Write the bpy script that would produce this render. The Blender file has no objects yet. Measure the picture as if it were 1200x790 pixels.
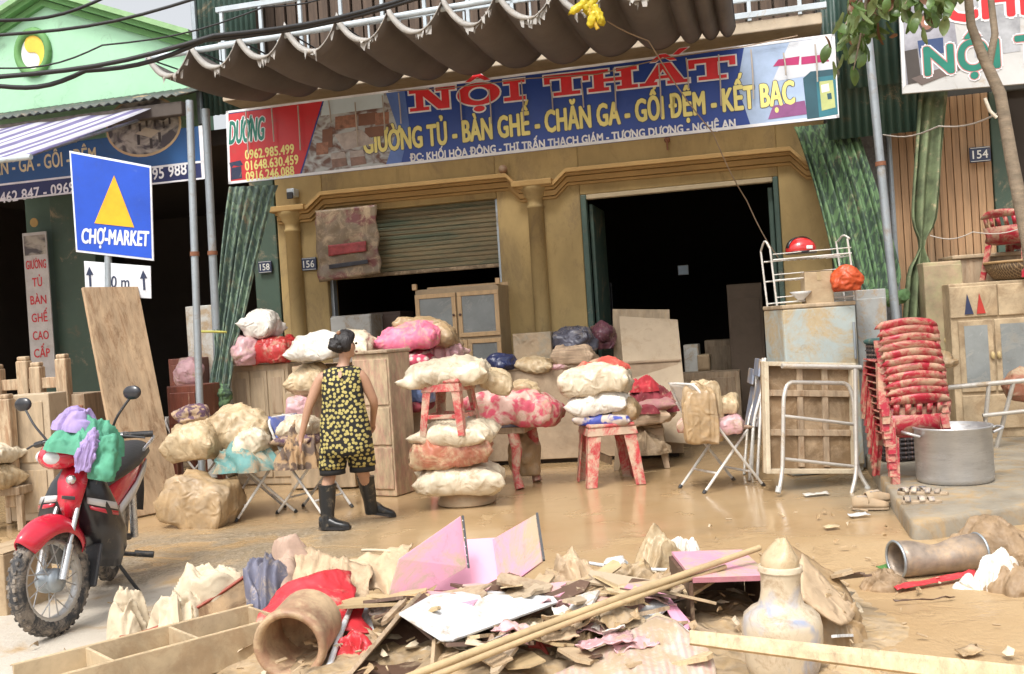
import bpy, math, random
from mathutils import Vector as V, Matrix, noise
random.seed(11)
R = math.radians; PI = math.pi
S = bpy.context.scene; C = S.collection
# ------------------------------------------------------------------ camera
CZ = 1.45; F = 1200.0; ROLL = .064; HY = 385.0
_p = math.atan((395 - HY) / F)
FW = V((0, math.cos(_p), -math.sin(_p))); _u = V((0, math.sin(_p), math.cos(_p))); _r = V((1, 0, 0))
RC = _r * math.cos(ROLL) - _u * math.sin(ROLL); UC = _u * math.cos(ROLL) + _r * math.sin(ROLL)
cd = bpy.data.cameras.new('camera'); cam = bpy.data.objects.new('camera', cd); C.objects.link(cam)
cd.sensor_width = 36; cd.lens = 36; cd.clip_end = 2000; cd.clip_start = .05
m = Matrix((RC, UC, -FW)).transposed().to_4x4(); m.translation = V((0, 0, CZ)); cam.matrix_world = m
S.camera = cam
# ------------------------------------------------------------------ sky, sun, exposure
SUN_EL, SUN_AZ = R(58), R(205)          # azimuth measured clockwise from +Y: the sun is behind the viewer, to the left
w = bpy.data.worlds.new('World'); S.world = w; w.use_nodes = True
nt = w.node_tree; bg = nt.nodes['Background']
sk_ = nt.nodes.new('ShaderNodeTexSky'); sk_.sky_type = 'NISHITA'; sk_.sun_disc = False
sk_.sun_elevation = SUN_EL; sk_.sun_rotation = SUN_AZ; sk_.dust_density = 6; sk_.air_density = 1.2; sk_.ozone_density = 1
hs = nt.nodes.new('ShaderNodeHueSaturation'); hs.inputs['Saturation'].default_value = .18; hs.inputs['Value'].default_value = 1.0
nt.links.new(sk_.outputs[0], hs.inputs['Color']); nt.links.new(hs.outputs[0], bg.inputs[0]); bg.inputs[1].default_value = .15
sd = bpy.data.lights.new('sun', 'SUN'); sd.energy = 1.2; sd.angle = R(14); sd.color = (1, .96, .9)
so = bpy.data.objects.new('sun', sd); C.objects.link(so)
_sd = V((math.sin(SUN_AZ) * math.cos(SUN_EL), math.cos(SUN_AZ) * math.cos(SUN_EL), math.sin(SUN_EL)))
so.rotation_euler = _sd.to_track_quat('Z', 'Y').to_euler(); so.location = (-4, -6, 14)
vs = S.view_settings; vs.view_transform = 'Standard'; vs.look = 'None'; vs.exposure = .75; vs.gamma = 1
S.render.engine = 'CYCLES'
S.cycles.max_bounces = 8

# ------------------------------------------------------------------ picture to place
def ray(x, y): return FW + RC * ((x - 600) / F) + UC * ((395 - y) / F)
def at(x, y, d):
    r = ray(x, y); return V((0, 0, CZ)) + r * (d / r.y)
def G(x, y, z=0.0):
    r = ray(x, y); return V((0, 0, CZ)) + r * ((z - CZ) / r.z)
WANG = math.atan2(-1200, 4700)
WD = V((math.cos(WANG), math.sin(WANG), 0)); WN = V((WD.y, -WD.x, 0))   # along the facades, and out of them
P0 = at(620, 385, 12.0); P0.z = 0
def wl(x, y, o=0.0):
    """point of a plane o metres in front of the facades: (along, height)"""
    r = ray(x, y); c = V((0, 0, CZ)); q = P0 + WN * o
    t = (q - c).dot(WN) / r.dot(WN); p = c + r * t
    return (p - P0).dot(WD), p.z
def wp(s, z, o=0.0): return P0 + WD * s + WN * o + V((0, 0, z))

# ------------------------------------------------------------------ materials
MUD = (.37, .275, .175)
def _n(nt, t, **k):
    n = nt.nodes.new(t)
    for a, b in k.items(): setattr(n, a, b)
    return n
MT = {}
def M(name, col, rough=.7, metal=0, mud=0.0, mudcol=MUD, sc=5.0, bump=.2, bsc=None, var=.15, spec=.5, streak=None, trans=0, coat=0, crump=0, sheen=0, alpha=1):
    if name in MT: return MT[name]
    mt = bpy.data.materials.new(name); mt.use_nodes = True; nt = mt.node_tree; L = nt.links
    b = nt.nodes['Principled BSDF']
    tc = _n(nt, 'ShaderNodeTexCoord'); oi = _n(nt, 'ShaderNodeObjectInfo')
    mul = _n(nt, 'ShaderNodeMath', operation='MULTIPLY'); mul.inputs[1].default_value = 37.3; L.new(oi.outputs['Random'], mul.inputs[0])
    add = _n(nt, 'ShaderNodeVectorMath', operation='ADD'); L.new(tc.outputs['Object'], add.inputs[0]); L.new(mul.outputs[0], add.inputs[1])
    vec = add.outputs[0]
    if streak:
        mp = _n(nt, 'ShaderNodeMapping'); mp.inputs['Scale'].default_value = streak; L.new(vec, mp.inputs[0]); svec = mp.outputs[0]
    else: svec = vec
    n1 = _n(nt, 'ShaderNodeTexNoise'); n1.inputs['Scale'].default_value = sc; n1.inputs['Detail'].default_value = 6; n1.inputs['Roughness'].default_value = .65; L.new(svec, n1.inputs[0])
    mr = _n(nt, 'ShaderNodeMapRange'); mr.inputs[1].default_value = .3; mr.inputs[2].default_value = .7; mr.inputs[3].default_value = 1 - var; mr.inputs[4].default_value = 1 + var
    L.new(n1.outputs[0], mr.inputs[0])
    hv = _n(nt, 'ShaderNodeHueSaturation'); hv.inputs['Color'].default_value = (*col, 1); L.new(mr.outputs[0], hv.inputs['Value'])
    out = hv.outputs[0]; rsock = None
    if mud > 0:
        n2 = _n(nt, 'ShaderNodeTexNoise'); n2.inputs['Scale'].default_value = sc * 1.1; n2.inputs['Detail'].default_value = 12; n2.inputs['Roughness'].default_value = .78; n2.inputs['Distortion'].default_value = .6
        of = _n(nt, 'ShaderNodeVectorMath', operation='ADD'); of.inputs[1].default_value = (3.1, 7.7, 1.3); L.new(svec, of.inputs[0]); L.new(of.outputs[0], n2.inputs[0])
        cr = _n(nt, 'ShaderNodeMapRange'); th = .70 - mud * .46; cr.inputs[1].default_value = th - .06; cr.inputs[2].default_value = th + .07; L.new(n2.outputs[0], cr.inputs[0])
        mx = _n(nt, 'ShaderNodeMix', data_type='RGBA'); L.new(cr.outputs[0], mx.inputs[0]); L.new(out, mx.inputs[6])
        h2 = _n(nt, 'ShaderNodeHueSaturation'); h2.inputs['Color'].default_value = (*mudcol, 1); L.new(mr.outputs[0], h2.inputs['Value']); L.new(h2.outputs[0], mx.inputs[7])
        out = mx.outputs[2]
        n3 = _n(nt, 'ShaderNodeTexNoise'); n3.inputs['Scale'].default_value = sc * 2.7; n3.inputs['Detail'].default_value = 10; n3.inputs['Roughness'].default_value = .8; n3.inputs['Distortion'].default_value = 1.0; L.new(of.outputs[0], n3.inputs[0])
        c3 = _n(nt, 'ShaderNodeMapRange'); c3.inputs[1].default_value = .56; c3.inputs[2].default_value = .72; c3.inputs[4].default_value = .55; L.new(n3.outputs[0], c3.inputs[0])
        m3 = _n(nt, 'ShaderNodeMix', data_type='RGBA'); L.new(c3.outputs[0], m3.inputs[0]); L.new(out, m3.inputs[6]); m3.inputs[7].default_value = (mudcol[0] * .5, mudcol[1] * .45, mudcol[2] * .4, 1); out = m3.outputs[2]
        rr = _n(nt, 'ShaderNodeMapRange'); rr.inputs[3].default_value = rough; rr.inputs[4].default_value = .8; L.new(cr.outputs[0], rr.inputs[0]); L.new(rr.outputs[0], b.inputs['Roughness'])
        if metal: 
            rm = _n(nt, 'ShaderNodeMapRange'); rm.inputs[3].default_value = metal; rm.inputs[4].default_value = 0; L.new(cr.outputs[0], rm.inputs[0]); L.new(rm.outputs[0], b.inputs['Metallic'])
    else:
        b.inputs['Roughness'].default_value = rough; b.inputs['Metallic'].default_value = metal
    L.new(out, b.inputs['Base Color']); b.inputs['Specular IOR Level'].default_value = spec
    if coat: b.inputs['Coat Weight'].default_value = coat
    if sheen: b.inputs['Sheen Weight'].default_value = sheen
    if alpha < 1: b.inputs['Alpha'].default_value = alpha
    if bump or crump:
        nb = _n(nt, 'ShaderNodeTexNoise'); nb.inputs['Scale'].default_value = bsc or sc * 6; nb.inputs['Detail'].default_value = 5; L.new(svec, nb.inputs[0])
        bp = _n(nt, 'ShaderNodeBump'); bp.inputs['Strength'].default_value = bump; bp.inputs['Distance'].default_value = .01; L.new(nb.outputs[0], bp.inputs['Height']); nrm = bp.outputs[0]
        if crump:
            nv = _n(nt, 'ShaderNodeTexNoise', noise_type='RIDGED_MULTIFRACTAL'); nv.inputs['Scale'].default_value = 9; nv.inputs['Detail'].default_value = 3; nv.inputs['Distortion'].default_value = 1.2; L.new(vec, nv.inputs[0])
            b2 = _n(nt, 'ShaderNodeBump'); b2.inputs['Strength'].default_value = min(1, crump * 1.8); b2.inputs['Distance'].default_value = .03; L.new(nv.outputs[0], b2.inputs['Height']); L.new(nrm, b2.inputs['Normal']); nrm = b2.outputs[0]
        L.new(nrm, b.inputs['Normal'])
    if trans:
        o = nt.nodes['Material Output']; t = _n(nt, 'ShaderNodeBsdfTranslucent'); L.new(out, t.inputs[0]); mxs = _n(nt, 'ShaderNodeMixShader'); mxs.inputs[0].default_value = trans
        L.new(b.outputs[0], mxs.inputs[1]); L.new(t.outputs[0], mxs.inputs[2]); L.new(mxs.outputs[0], o.inputs[0])
    MT[name] = mt; return mt
def pattern(name, kind, c1, c2, sc, rough=.75, mud=.0, thr=.5, mp=(1, 1, 1), mix=.04, trans=0, bump=.15):
    """two colours from a voronoi / wave / noise pattern, with mud on top"""
    mt = M(name, c1, rough=rough, mud=mud, trans=trans, bump=bump); nt = mt.node_tree; L = nt.links
    hv = [n for n in nt.nodes if n.type == 'HUE_SAT' and not n.inputs['Color'].is_linked][0]
    tc = [n for n in nt.nodes if n.type == 'TEX_COORD'][0]
    mpn = _n(nt, 'ShaderNodeMapping'); mpn.inputs['Scale'].default_value = mp; L.new(tc.outputs['Object'], mpn.inputs[0])
    if kind == 'dots': t = _n(nt, 'ShaderNodeTexVoronoi'); t.inputs['Scale'].default_value = sc; t.inputs['Randomness'].default_value = .75; t.voronoi_dimensions = '2D'; o = t.outputs['Distance']
    elif kind == 'wave': t = _n(nt, 'ShaderNodeTexWave'); t.inputs['Scale'].default_value = sc; o = t.outputs['Color']
    elif kind == 'weave': t = _n(nt, 'ShaderNodeTexBrick'); t.inputs['Scale'].default_value = sc; t.inputs['Color1'].default_value = (1, 1, 1, 1); t.inputs['Color2'].default_value = (.8, .8, .8, 1); t.inputs['Mortar'].default_value = (0, 0, 0, 1); t.inputs['Mortar Size'].default_value = .03; o = t.outputs['Color']
    else: t = _n(nt, 'ShaderNodeTexNoise'); t.inputs['Scale'].default_value = sc; t.inputs['Detail'].default_value = 3; t.inputs['Distortion'].default_value = .8; o = t.outputs[0]
    if kind == 'dots':
        sx_ = _n(nt, 'ShaderNodeSeparateXYZ'); cx_ = _n(nt, 'ShaderNodeCombineXYZ'); L.new(mpn.outputs[0], sx_.inputs[0]); L.new(sx_.outputs[0], cx_.inputs[0]); L.new(sx_.outputs[2], cx_.inputs[1]); L.new(cx_.outputs[0], t.inputs[0])
    else: L.new(mpn.outputs[0], t.inputs[0])
    r = _n(nt, 'ShaderNodeMapRange'); r.inputs[1].default_value = thr - mix; r.inputs[2].default_value = thr + mix; L.new(o, r.inputs[0])
    x = _n(nt, 'ShaderNodeMix', data_type='RGBA'); x.inputs[6].default_value = (*c1, 1); x.inputs[7].default_value = (*c2, 1); L.new(r.outputs[0], x.inputs[0]); L.new(x.outputs[2], hv.inputs['Color'])
    return mt

# ------------------------------------------------------------------ mesh helpers
def tag(o, label, cat, group=None, kind=None):
    if label: o['label'] = label
    if cat: o['category'] = cat
    if group: o['group'] = group
    if kind: o['kind'] = kind
    return o
def thing(name, label, cat, loc=(0, 0, 0), rz=0.0, group=None, rot=None):
    o = bpy.data.objects.new(name, None); C.objects.link(o); o.location = loc; o.empty_display_size = .1
    o.rotation_euler = rot if rot else (0, 0, rz)
    return tag(o, label, cat, group)
class MB:
    def __init__(s): s.v = []; s.f = []; s.sm = []
    def add(s, vs, fs, smooth=False):
        k = len(s.v); s.v += [tuple(p) for p in vs]; s.f += [tuple(i + k for i in f) for f in fs]; s.sm += [smooth] * len(fs); return s
    def box(s, c, d, rot=None):
        c = V(c); h = V(d) / 2; ps = []
        for z in (-1, 1):
            for x, y in ((-1, -1), (1, -1), (1, 1), (-1, 1)):
                p = V((x * h.x, y * h.y, z * h.z)); 
                if rot is not None: p = rot @ p
                ps.append(c + p)
        return s.add(ps, [(3, 2, 1, 0), (4, 5, 6, 7), (0, 1, 5, 4), (1, 2, 6, 5), (2, 3, 7, 6), (3, 0, 4, 7)])
    def bx(s, x0, x1, y0, y1, z0, z1): return s.box(((x0 + x1) / 2, (y0 + y1) / 2, (z0 + z1) / 2), (x1 - x0, y1 - y0, z1 - z0))
    def para(s, p0, pu, pv, th, flip=1):
        """a board: corner, two neighbouring corners, thickness"""
        p0, pu, pv = V(p0), V(pu), V(pv); n = (pu - p0).cross(pv - p0).normalized() * th * flip; p2 = pu + pv - p0
        a = [p0, pu, p2, pv]; b = [p + n for p in a]
        return s.add(a + b, [(3, 2, 1, 0), (4, 5, 6, 7), (0, 1, 5, 4), (1, 2, 6, 5), (2, 3, 7, 6), (3, 0, 4, 7)])
    def prism(s, pts, ext):
        n = len(pts); ext = V(ext); a = [V(p) for p in pts]; b = [p + ext for p in a]
        return s.add(a + b, [tuple(range(n - 1, -1, -1)), tuple(range(n, 2 * n))] + [(i, (i + 1) % n, n + (i + 1) % n, n + i) for i in range(n)])
    def loft(s, rings, closed=True, caps=True, smooth=True):
        n = len(rings[0]); vs = [p for r in rings for p in r]; fs = []
        for i in range(len(rings) - 1):
            for j in range(n if closed else n - 1):
                k = (j + 1) % n; fs.append((i * n + j, i * n + k, (i + 1) * n + k, (i + 1) * n + j))
        s.add(vs, fs, smooth)
        if caps and closed:
            s.add(rings[0], [tuple(range(n - 1, -1, -1))]); s.add(rings[-1], [tuple(range(n))])
        return s
    def tube(s, pts, r, n=8, caps=True, smooth=True):
        pts = [V(p) for p in pts]; rs = r if isinstance(r, (list, tuple)) else [r] * len(pts); rings = []; up = None
        for i, p in enumerate(pts):
            t = (pts[min(i + 1, len(pts) - 1)] - pts[max(i - 1, 0)]).normalized()
            if up is None: up = V((0, 0, 1)) if abs(t.z) < .9 else V((1, 0, 0))
            a = t.cross(up).normalized(); bb = a.cross(t).normalized(); up = bb
            rings.append([p + (a * math.cos(2 * PI * k / n) + bb * math.sin(2 * PI * k / n)) * rs[i] for k in range(n)])
        return s.loft(rings, True, caps, smooth)
    def lathe(s, prof, n=24, c=(0, 0, 0), mat=None, sx=1, sy=1, caps=True):
        c = V(c); rings = []
        for r, z in prof:
            ring = [V((r * sx * math.cos(2 * PI * k / n), r * sy * math.sin(2 * PI * k / n), z)) for k in range(n)]
            if mat is not None: ring = [mat @ p for p in ring]
            rings.append([c + p for p in ring])
        return s.loft(rings, True, caps, True)
    def ball(s, c, r, n=12, m=8, sq=(1, 1, 1)):
        c = V(c); rings = []
        for i in range(1, m):
            th = PI * i / m; rings.append([c + V((r * sq[0] * math.sin(th) * math.cos(2 * PI * k / n), r * sq[1] * math.sin(th) * math.sin(2 * PI * k / n), -r * sq[2] * math.cos(th))) for k in range(n)])
        return s.loft(rings)
    def build(s, name, mat, parent=None, loc=None, rot=None, bevel=0, smooth=None, sub=0, solid=0):
        me = bpy.data.meshes.new(name); me.from_pydata(s.v, [], s.f); me.update()
        fl = s.sm if smooth is None else [smooth] * len(s.f)
        me.polygons.foreach_set('use_smooth', fl)
        mats = mat if isinstance(mat, list) else [mat]
        for x in mats: me.materials.append(x)
        o = bpy.data.objects.new(name, me); C.objects.link(o)
        if parent: o.parent = parent
        if loc is not None: o.location = loc
        if rot is not None: o.rotation_euler = rot
        if bevel:
            b = o.modifiers.new('bevel', 'BEVEL'); b.width = bevel; b.segments = 2; b.limit_method = 'ANGLE'; b.angle_limit = R(40)
        if solid: q = o.modifiers.new('solid', 'SOLIDIFY'); q.thickness = solid; q.offset = 0
        if sub: q = o.modifiers.new('sub', 'SUBSURF'); q.levels = sub; q.render_levels = sub
        return o
def fan(a, b, n): return [a + (b - a) * i / (n - 1) for i in range(n)]
def arc(p0, p1, p2, n=8):
    p0, p1, p2 = V(p0), V(p1), V(p2); return [p0 * (1 - t) ** 2 + p1 * 2 * t * (1 - t) + p2 * t * t for t in fan(0, 1, n)]
def rnd(pts, r=.05, n=4):
    """polyline with rounded corners"""
    pts = [V(p) for p in pts]; out = [pts[0]]
    for a, b, c in zip(pts, pts[1:], pts[2:]):
        d1 = (a - b); d2 = (c - b); q = min(r, d1.length * .45, d2.length * .45)
        out += arc(b + d1.normalized() * q, b, b + d2.normalized() * q, n)
    return out + [pts[-1]]
def dup(root, loc, rz=None, label=None, group=None, rot=None):
    r = root.copy(); C.objects.link(r); r.location = loc
    if rz is not None: r.rotation_euler = (root.rotation_euler[0], root.rotation_euler[1], rz)
    if rot is not None: r.rotation_euler = rot
    if label: r['label'] = label
    if group: r['group'] = group
    for ch in list(root.children):
        c = ch.copy(); C.objects.link(c); c.parent = r
        for g in ch.children:
            d = g.copy(); C.objects.link(d); d.parent = c
    return r
def wrinkle(p, sc, seed, an=(1, 1, 1)):
    q = V((p.x * an[0] + seed * 3.7, p.y * an[1] - seed * 1.3, p.z * an[2] + seed)) * sc
    q = q + V((noise.noise(q * .7 + V((9, 0, 0))), noise.noise(q * .7 + V((0, 9, 0))), noise.noise(q * .7))) * .6
    a = noise.noise(q); b = noise.noise(q * 2.1 + V((5, 1, 2))); c = noise.noise(q * 4.3 + V((1, 7, 3))); d = noise.noise(q * 8.7)
    rg = lambda v: 1 - min(1, 1.9 * abs(v)) ** .75
    return (rg(a) - .4) * 1.0 + (rg(b) - .4) * .62 + (rg(c) - .4) * .30 + (rg(d) - .4) * .08
def sack_mesh(w, dp, h, seed, crump, p=2.6, n=40, pinch=.1, sag=.3, flat=.32):
    rs = random.Random(seed); an = (rs.uniform(.5, 1.5), rs.uniform(.5, 1.5), 1.4); vs = []; fs = []; idx = {}
    wob = [rs.uniform(-.06, .06) for _ in range(4)]; big = max(w, dp)
    for side in (1, -1):
        for i in range(n + 1):
            for j in range(n + 1):
                edge = i in (0, n) or j in (0, n)
                if side == -1 and edge: idx[(side, i, j)] = idx[(1, i, j)]; continue
                u = -1 + 2 * i / n; v = -1 + 2 * j / n
                u = math.copysign(abs(u) ** .85, u); v = math.copysign(abs(v) ** .85, v)
                t = max(0, (1 - abs(u) ** p) * (1 - abs(v) ** p)) ** .5
                x = u * w / 2 * (1 - pinch * (1 - v * v)); y = v * dp / 2 * (1 - pinch * (1 - u * u))
                z = side * t * h / 2
                if side < 0: z = max(z, -h * flat)
                z += h * (wob[0] * u + wob[1] * v + wob[2] * u * v) + h * .12 * noise.noise(V((x, y, seed)) * (2.2 / big))
                P = V((x, y, z)); P += V((noise.noise(V((y * 5 / big, seed, 1))) * w * .07 * abs(u) ** 4, noise.noise(V((x * 5 / big, seed, 4))) * dp * .07 * abs(v) ** 4, 0)); k = wrinkle(P, 2.5 / big, seed, an) * crump * (1 + .5 * max(abs(u), abs(v)) ** 3)
                nrm = V((u * abs(u) ** 3 * .8, v * abs(v) ** 3 * .8, side * (.25 + t))).normalized()
                P += nrm * k * (1 if side > 0 else .6)
                idx[(side, i, j)] = len(vs); vs.append(P)
    for side in (1, -1):
        for i in range(n):
            for j in range(n):
                q = [idx[(side, i, j)], idx[(side, i + 1, j)], idx[(side, i + 1, j + 1)], idx[(side, i, j + 1)]]
                fs.append(tuple(q if side > 0 else q[::-1]))
    zm = min(p.z for p in vs); return [p - V((0, 0, zm)) for p in vs], fs
def lump_mesh(w, dp, h, seed, crump, knot=.0, n=48, mm=34):
    rs = random.Random(seed); vs = []; fs = []; rs_an = [rs.uniform(.6, 1.6) for _ in range(3)]
    for i in range(mm + 1):
        th = PI * i / mm
        for k in range(n):
            ph = 2 * PI * k / n; st = math.sin(th) ** .8; x = st * math.cos(ph); y = st * math.sin(ph); z = -math.cos(th)
            tt = 1 - .5 * max(0, z - .55) / .45 if knot else 1; x *= tt; y *= tt
            P = V((x * w / 2, y * dp / 2, z * h / 2)); big = max(w, dp, h)
            k1 = wrinkle(V((x, y, z)), 1.25, seed, (rs_an[0], rs_an[1], rs_an[2])) * crump * .55 + noise.noise(V((x, y, z)) * 1.3 + V((seed, 0, 0))) * big * .13
            P += V((x, y, z)).normalized() * k1; P.z = max(P.z, -h * .38)
            vs.append(P)
    for i in range(mm):
        for k in range(n): fs.append((i * n + k, i * n + (k + 1) % n, (i + 1) * n + (k + 1) % n, (i + 1) * n + k))
    zm = min(p.z for p in vs); return [p - V((0, 0, zm)) for p in vs], fs
def heap_mesh(w, dp, h, seed, n=64):
    """crumpled cloth thrown in a heap: one surface with long soft folds and sharp creases, down to the ground all round"""
    rs = random.Random(seed * 7 + 1); o = V((rs.uniform(0, 50), rs.uniform(0, 50), rs.uniform(0, 50))); vs = []; fs = []; big = max(w, dp); ang = rs.uniform(0, PI)
    def nz(x, y, f, k): return noise.noise(V((x * f, y * f, k * 3.3)) + o)
    for i in range(n + 1):
        for j in range(n + 1):
            u = -1 + 2 * i / n; v = -1 + 2 * j / n
            # square to disc
            x = u * math.sqrt(1 - v * v / 2); y = v * math.sqrt(1 - u * u / 2); r = math.hypot(x, y); th = math.atan2(y, x)
            wx = x + .45 * nz(x, y, 1.1, 1) + .12 * nz(x, y, 2.6, 2); wy = y + .45 * nz(x, y, 1.1, 3) + .12 * nz(x, y, 2.6, 4)
            a = ang + 1.6 * nz(x, y, .7, 5); q1 = (wx * math.cos(a) + wy * math.sin(a)); q2 = (-wx * math.sin(a) + wy * math.cos(a))
            f1 = 1 - min(1, 2.0 * abs(noise.noise(V((q1 * 2.3, q2 * .7, 1)) + o))); f2 = 1 - min(1, 2.0 * abs(noise.noise(V((q1 * 4.4, q2 * 1.2, 7)) + o))); f3 = 1 - min(1, 2.2 * abs(noise.noise(V((q1 * 9, q2 * 3.5, 3)) + o)))
            dome = max(0, 1 - r ** 2.2) ** 1.0; lo = .25 * nz(x, y, 1.5, 8)
            z = h * (dome * (.70 + lo) + (dome ** .6) * (.34 * (f1 - .4) + .16 * (f2 - .4) + .05 * (f3 - .4)))
            edge = 1 + .16 * nz(math.cos(th), math.sin(th), 2.2, 9) * r ** 2
            ov = h * .35 * (f1 - .5) * r
            vs.append(V((x * w / 2 * edge + math.cos(th) * ov * .6, y * dp / 2 * edge + math.sin(th) * ov * .6, max(z, .0) + (.004 if r < .98 else -.02))))
    for i in range(n):
        for j in range(n): k = i * (n + 1) + j; fs.append((k, k + n + 1, k + n + 2, k + 1))
    return vs, fs
def bb(xl, xr, yt, yb, d):
    """base point, width and height of what fills those picture bounds at that distance"""
    s = d / F; return at((xl + xr) / 2, yb, d), (xr - xl) * s, (yb - yt) * s
def sk(name, label, cat, xl, xr, yt, yb, d, mat, dp=None, rz=WANG, kind='pillow', seed=1, crump=None, rot=None, knot=0, group=None, p=2.6, pinch=.1, parent=None):
    loc, w, h = bb(xl, xr, yt, yb, d); dp = dp or min(.75 * w, .6); cr = crump if crump is not None else .052 * min(w, h * 2)
    vs, fs = sack_mesh(w, dp, h, seed, cr, p, pinch=pinch) if kind == 'pillow' else heap_mesh(w * 1.05, dp * 1.05, h * 1.1, seed, 44) if kind == 'heap' else lump_mesh(w, dp, h, seed, cr * 1.6, knot)
    o = MB().add(vs, fs, True).build(name, mat, None, loc, rot or (0, 0, rz))
    return tag(o, label, cat, group)
def sheet(name, p00, p10, p11, p01, mat, amp=.03, sc=3, n=24, m_=16, seed=1, thick=.006, drop=0, label=None, cat=None, parent=None, an=(1, 1, 1), arch=0):
    p00, p10, p11, p01 = V(p00), V(p10), V(p11), V(p01); nn = (p10 - p00).cross(p01 - p00).normalized(); vs = []; fs = []
    if nn.z < 0: nn = -nn
    for i in range(n + 1):
        for j in range(m_ + 1):
            u = i / n; v = j / m_; p = p00 * (1 - u) * (1 - v) + p10 * u * (1 - v) + p11 * u * v + p01 * (1 - u) * v
            e = wrinkle(p - p00, sc * .7, seed, an) * amp * .65 + arch * math.sin(PI * u)
            jag = noise.noise(p * 9 + V((seed, 0, 0))) * amp * .8
            p = p + nn * e + (p10 - p00).normalized() * (jag if j in (0, m_) or i in (0, n) else 0)
            vs.append(p - p00)
    for i in range(n):
        for j in range(m_): k = i * (m_ + 1) + j; fs.append((k, k + m_ + 1, k + m_ + 2, k + 1))
    o = MB().add(vs, fs, True).build(name, mat, parent, p00, solid=thick)
    return tag(o, label, cat) if label else o
def board(name, label, cat, p0, pu, pv, th, mat, group=None, bevel=.003):
    p0 = V(p0); o = MB().para((0, 0, 0), V(pu) - p0, V(pv) - p0, th).build(name, mat, None, p0, bevel=bevel)
    return tag(o, label, cat, group)
def stick(name, label, cat, a, b, r, mat, n=8, group=None, bend=.01):
    a, b = V(a), V(b); mid = (b - a) * .5 + V((random.uniform(-1, 1), random.uniform(-1, 1), random.uniform(-1, 1))) * bend
    o = MB().tube(arc((0, 0, 0), mid, b - a, 7), [r, r * 1.06, r, r * .97, r * 1.03, r * .95, r * .9], n).build(name, mat, None, a)
    return tag(o, label, cat, group)
_hh = {}
def letter(body, s0, s1, z0, z1, mat, o, parent, bold=.0, shear=0, name='lettering', th=.004, skew=0):
    """flat lettering in a sign's own frame: x from s0 to s1, capitals from z0 to z1, o metres proud; skew lifts the far end"""
    def mk(t, off):
        c = bpy.data.curves.new('t', 'FONT'); c.body = t; c.size = 1; c.offset = off; c.resolution_u = 3; c.fill_mode = 'FRONT'; c.space_character = 1.03
        ob = bpy.data.objects.new('t', c); C.objects.link(ob); bpy.context.view_layer.update()
        me = bpy.data.meshes.new_from_object(ob.evaluated_get(bpy.context.evaluated_depsgraph_get())); bpy.data.objects.remove(ob); bpy.data.curves.remove(c); return me
    if 'H' not in _hh:
        h = mk('H', 0); _hh['H'] = max(v.co.y for v in h.vertices); bpy.data.meshes.remove(h)
    HORN = {'Ơ': 'O', 'Ờ': 'Ò', 'Ợ': 'Ọ', 'Ư': 'U'}; horns = []
    for i, ch_ in enumerate(body):
        if ch_ in HORN: horns.append(i)
    for a_, b_ in HORN.items(): body = body.replace(a_, b_)
    hx = []
    for i in horns:
        q = mk(body[:i + 1], 0); hx.append(max(v.co.x for v in q.vertices)); bpy.data.meshes.remove(q)
    B = bold; me0 = mk(body, 0); x0 = min(v.co.x for v in me0.vertices); x1 = max(v.co.x for v in me0.vertices); bpy.data.meshes.remove(me0)
    me = mk(body, 0); sx = (s1 - s0) / (x1 - x0); sz = (z1 - z0) / _hh['H']
    if hx:
        vs = [v.co.copy() for v in me.vertices]; fs = [tuple(p.vertices) for p in me.polygons]; H_ = _hh['H']
        for X in hx:
            n = len(vs); vs += [V((X + a_ * H_, b_ * H_, 0)) for a_, b_ in ((-.10, .86), (-.04, .98), (.03, 1.0), (.05, 1.14), (.16, 1.14), (.14, .98), (.05, .86), (-.06, .78))]; fs.append(tuple(range(n, n + 8)))
        bpy.data.meshes.remove(me); me = bpy.data.meshes.new(name); me.from_pydata(vs, [], fs); me.update()
    for v in me.vertices:
        x = (v.co.x - x0) * sx; z = v.co.y * sz; v.co = (s0 + x + shear * z, -o, z0 + z + skew * x)
    if B:
        vs = [v.co.copy() for v in me.vertices]; fs = [tuple(p.vertices) for p in me.polygons]; n = len(vs); V2 = list(vs); F2 = list(fs); k = 8; r = B * (sx + sz) * .5
        for i in range(k):
            dv = V((r * math.cos(2 * PI * i / k), .00008 * (i + 1), r * math.sin(2 * PI * i / k))); V2 += [v + dv for v in vs]; F2 += [tuple(q + n * (i + 1) for q in f) for f in fs]
        bpy.data.meshes.remove(me); me = bpy.data.meshes.new(name); me.from_pydata(V2, [], F2); me.update()
    me.materials.clear(); me.materials.append(mat); me.name = name
    ob = bpy.data.objects.new(name, me); C.objects.link(ob); ob.parent = parent; return ob
# ================================================================== materials used
yel = M('ochre_plaster', (.38, .27, .115), .85, sc=1.6, var=.25, bump=.12, mud=.25, mudcol=(.27, .19, .09), streak=(1, 1, .5))
yel2 = M('ochre_moulding', (.42, .265, .10), .8, sc=2, var=.15, bump=.08)
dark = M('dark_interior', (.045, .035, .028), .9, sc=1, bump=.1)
mint = M('mint_plaster', (.36, .62, .42), .8, sc=1.2, var=.08, bump=.05, mud=.08, mudcol=(.3, .45, .33))
mintd = M('green_trim', (.13, .30, .10), .75, sc=3, var=.15)
dgreen = M('dark_green_paint', (.05, .085, .06), .6, sc=2, mud=.15)
tin = M('green_tin', (.035, .075, .06), .45, sc=2, mud=.15, bump=.1)
steel = M('galvanised_steel', (.36, .40, .43), .42, .6, sc=4, var=.12, mud=.22, mudcol=(.25, .22, .18))
wpaint = M('white_blue_paint', (.46, .52, .56), .45, sc=4, mud=.15)
awnm = M('awning_brown', (.14, .122, .112), .8, sc=1.2, var=.18, bump=.12, mud=.1, mudcol=(.2, .16, .13), trans=.12)
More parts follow.
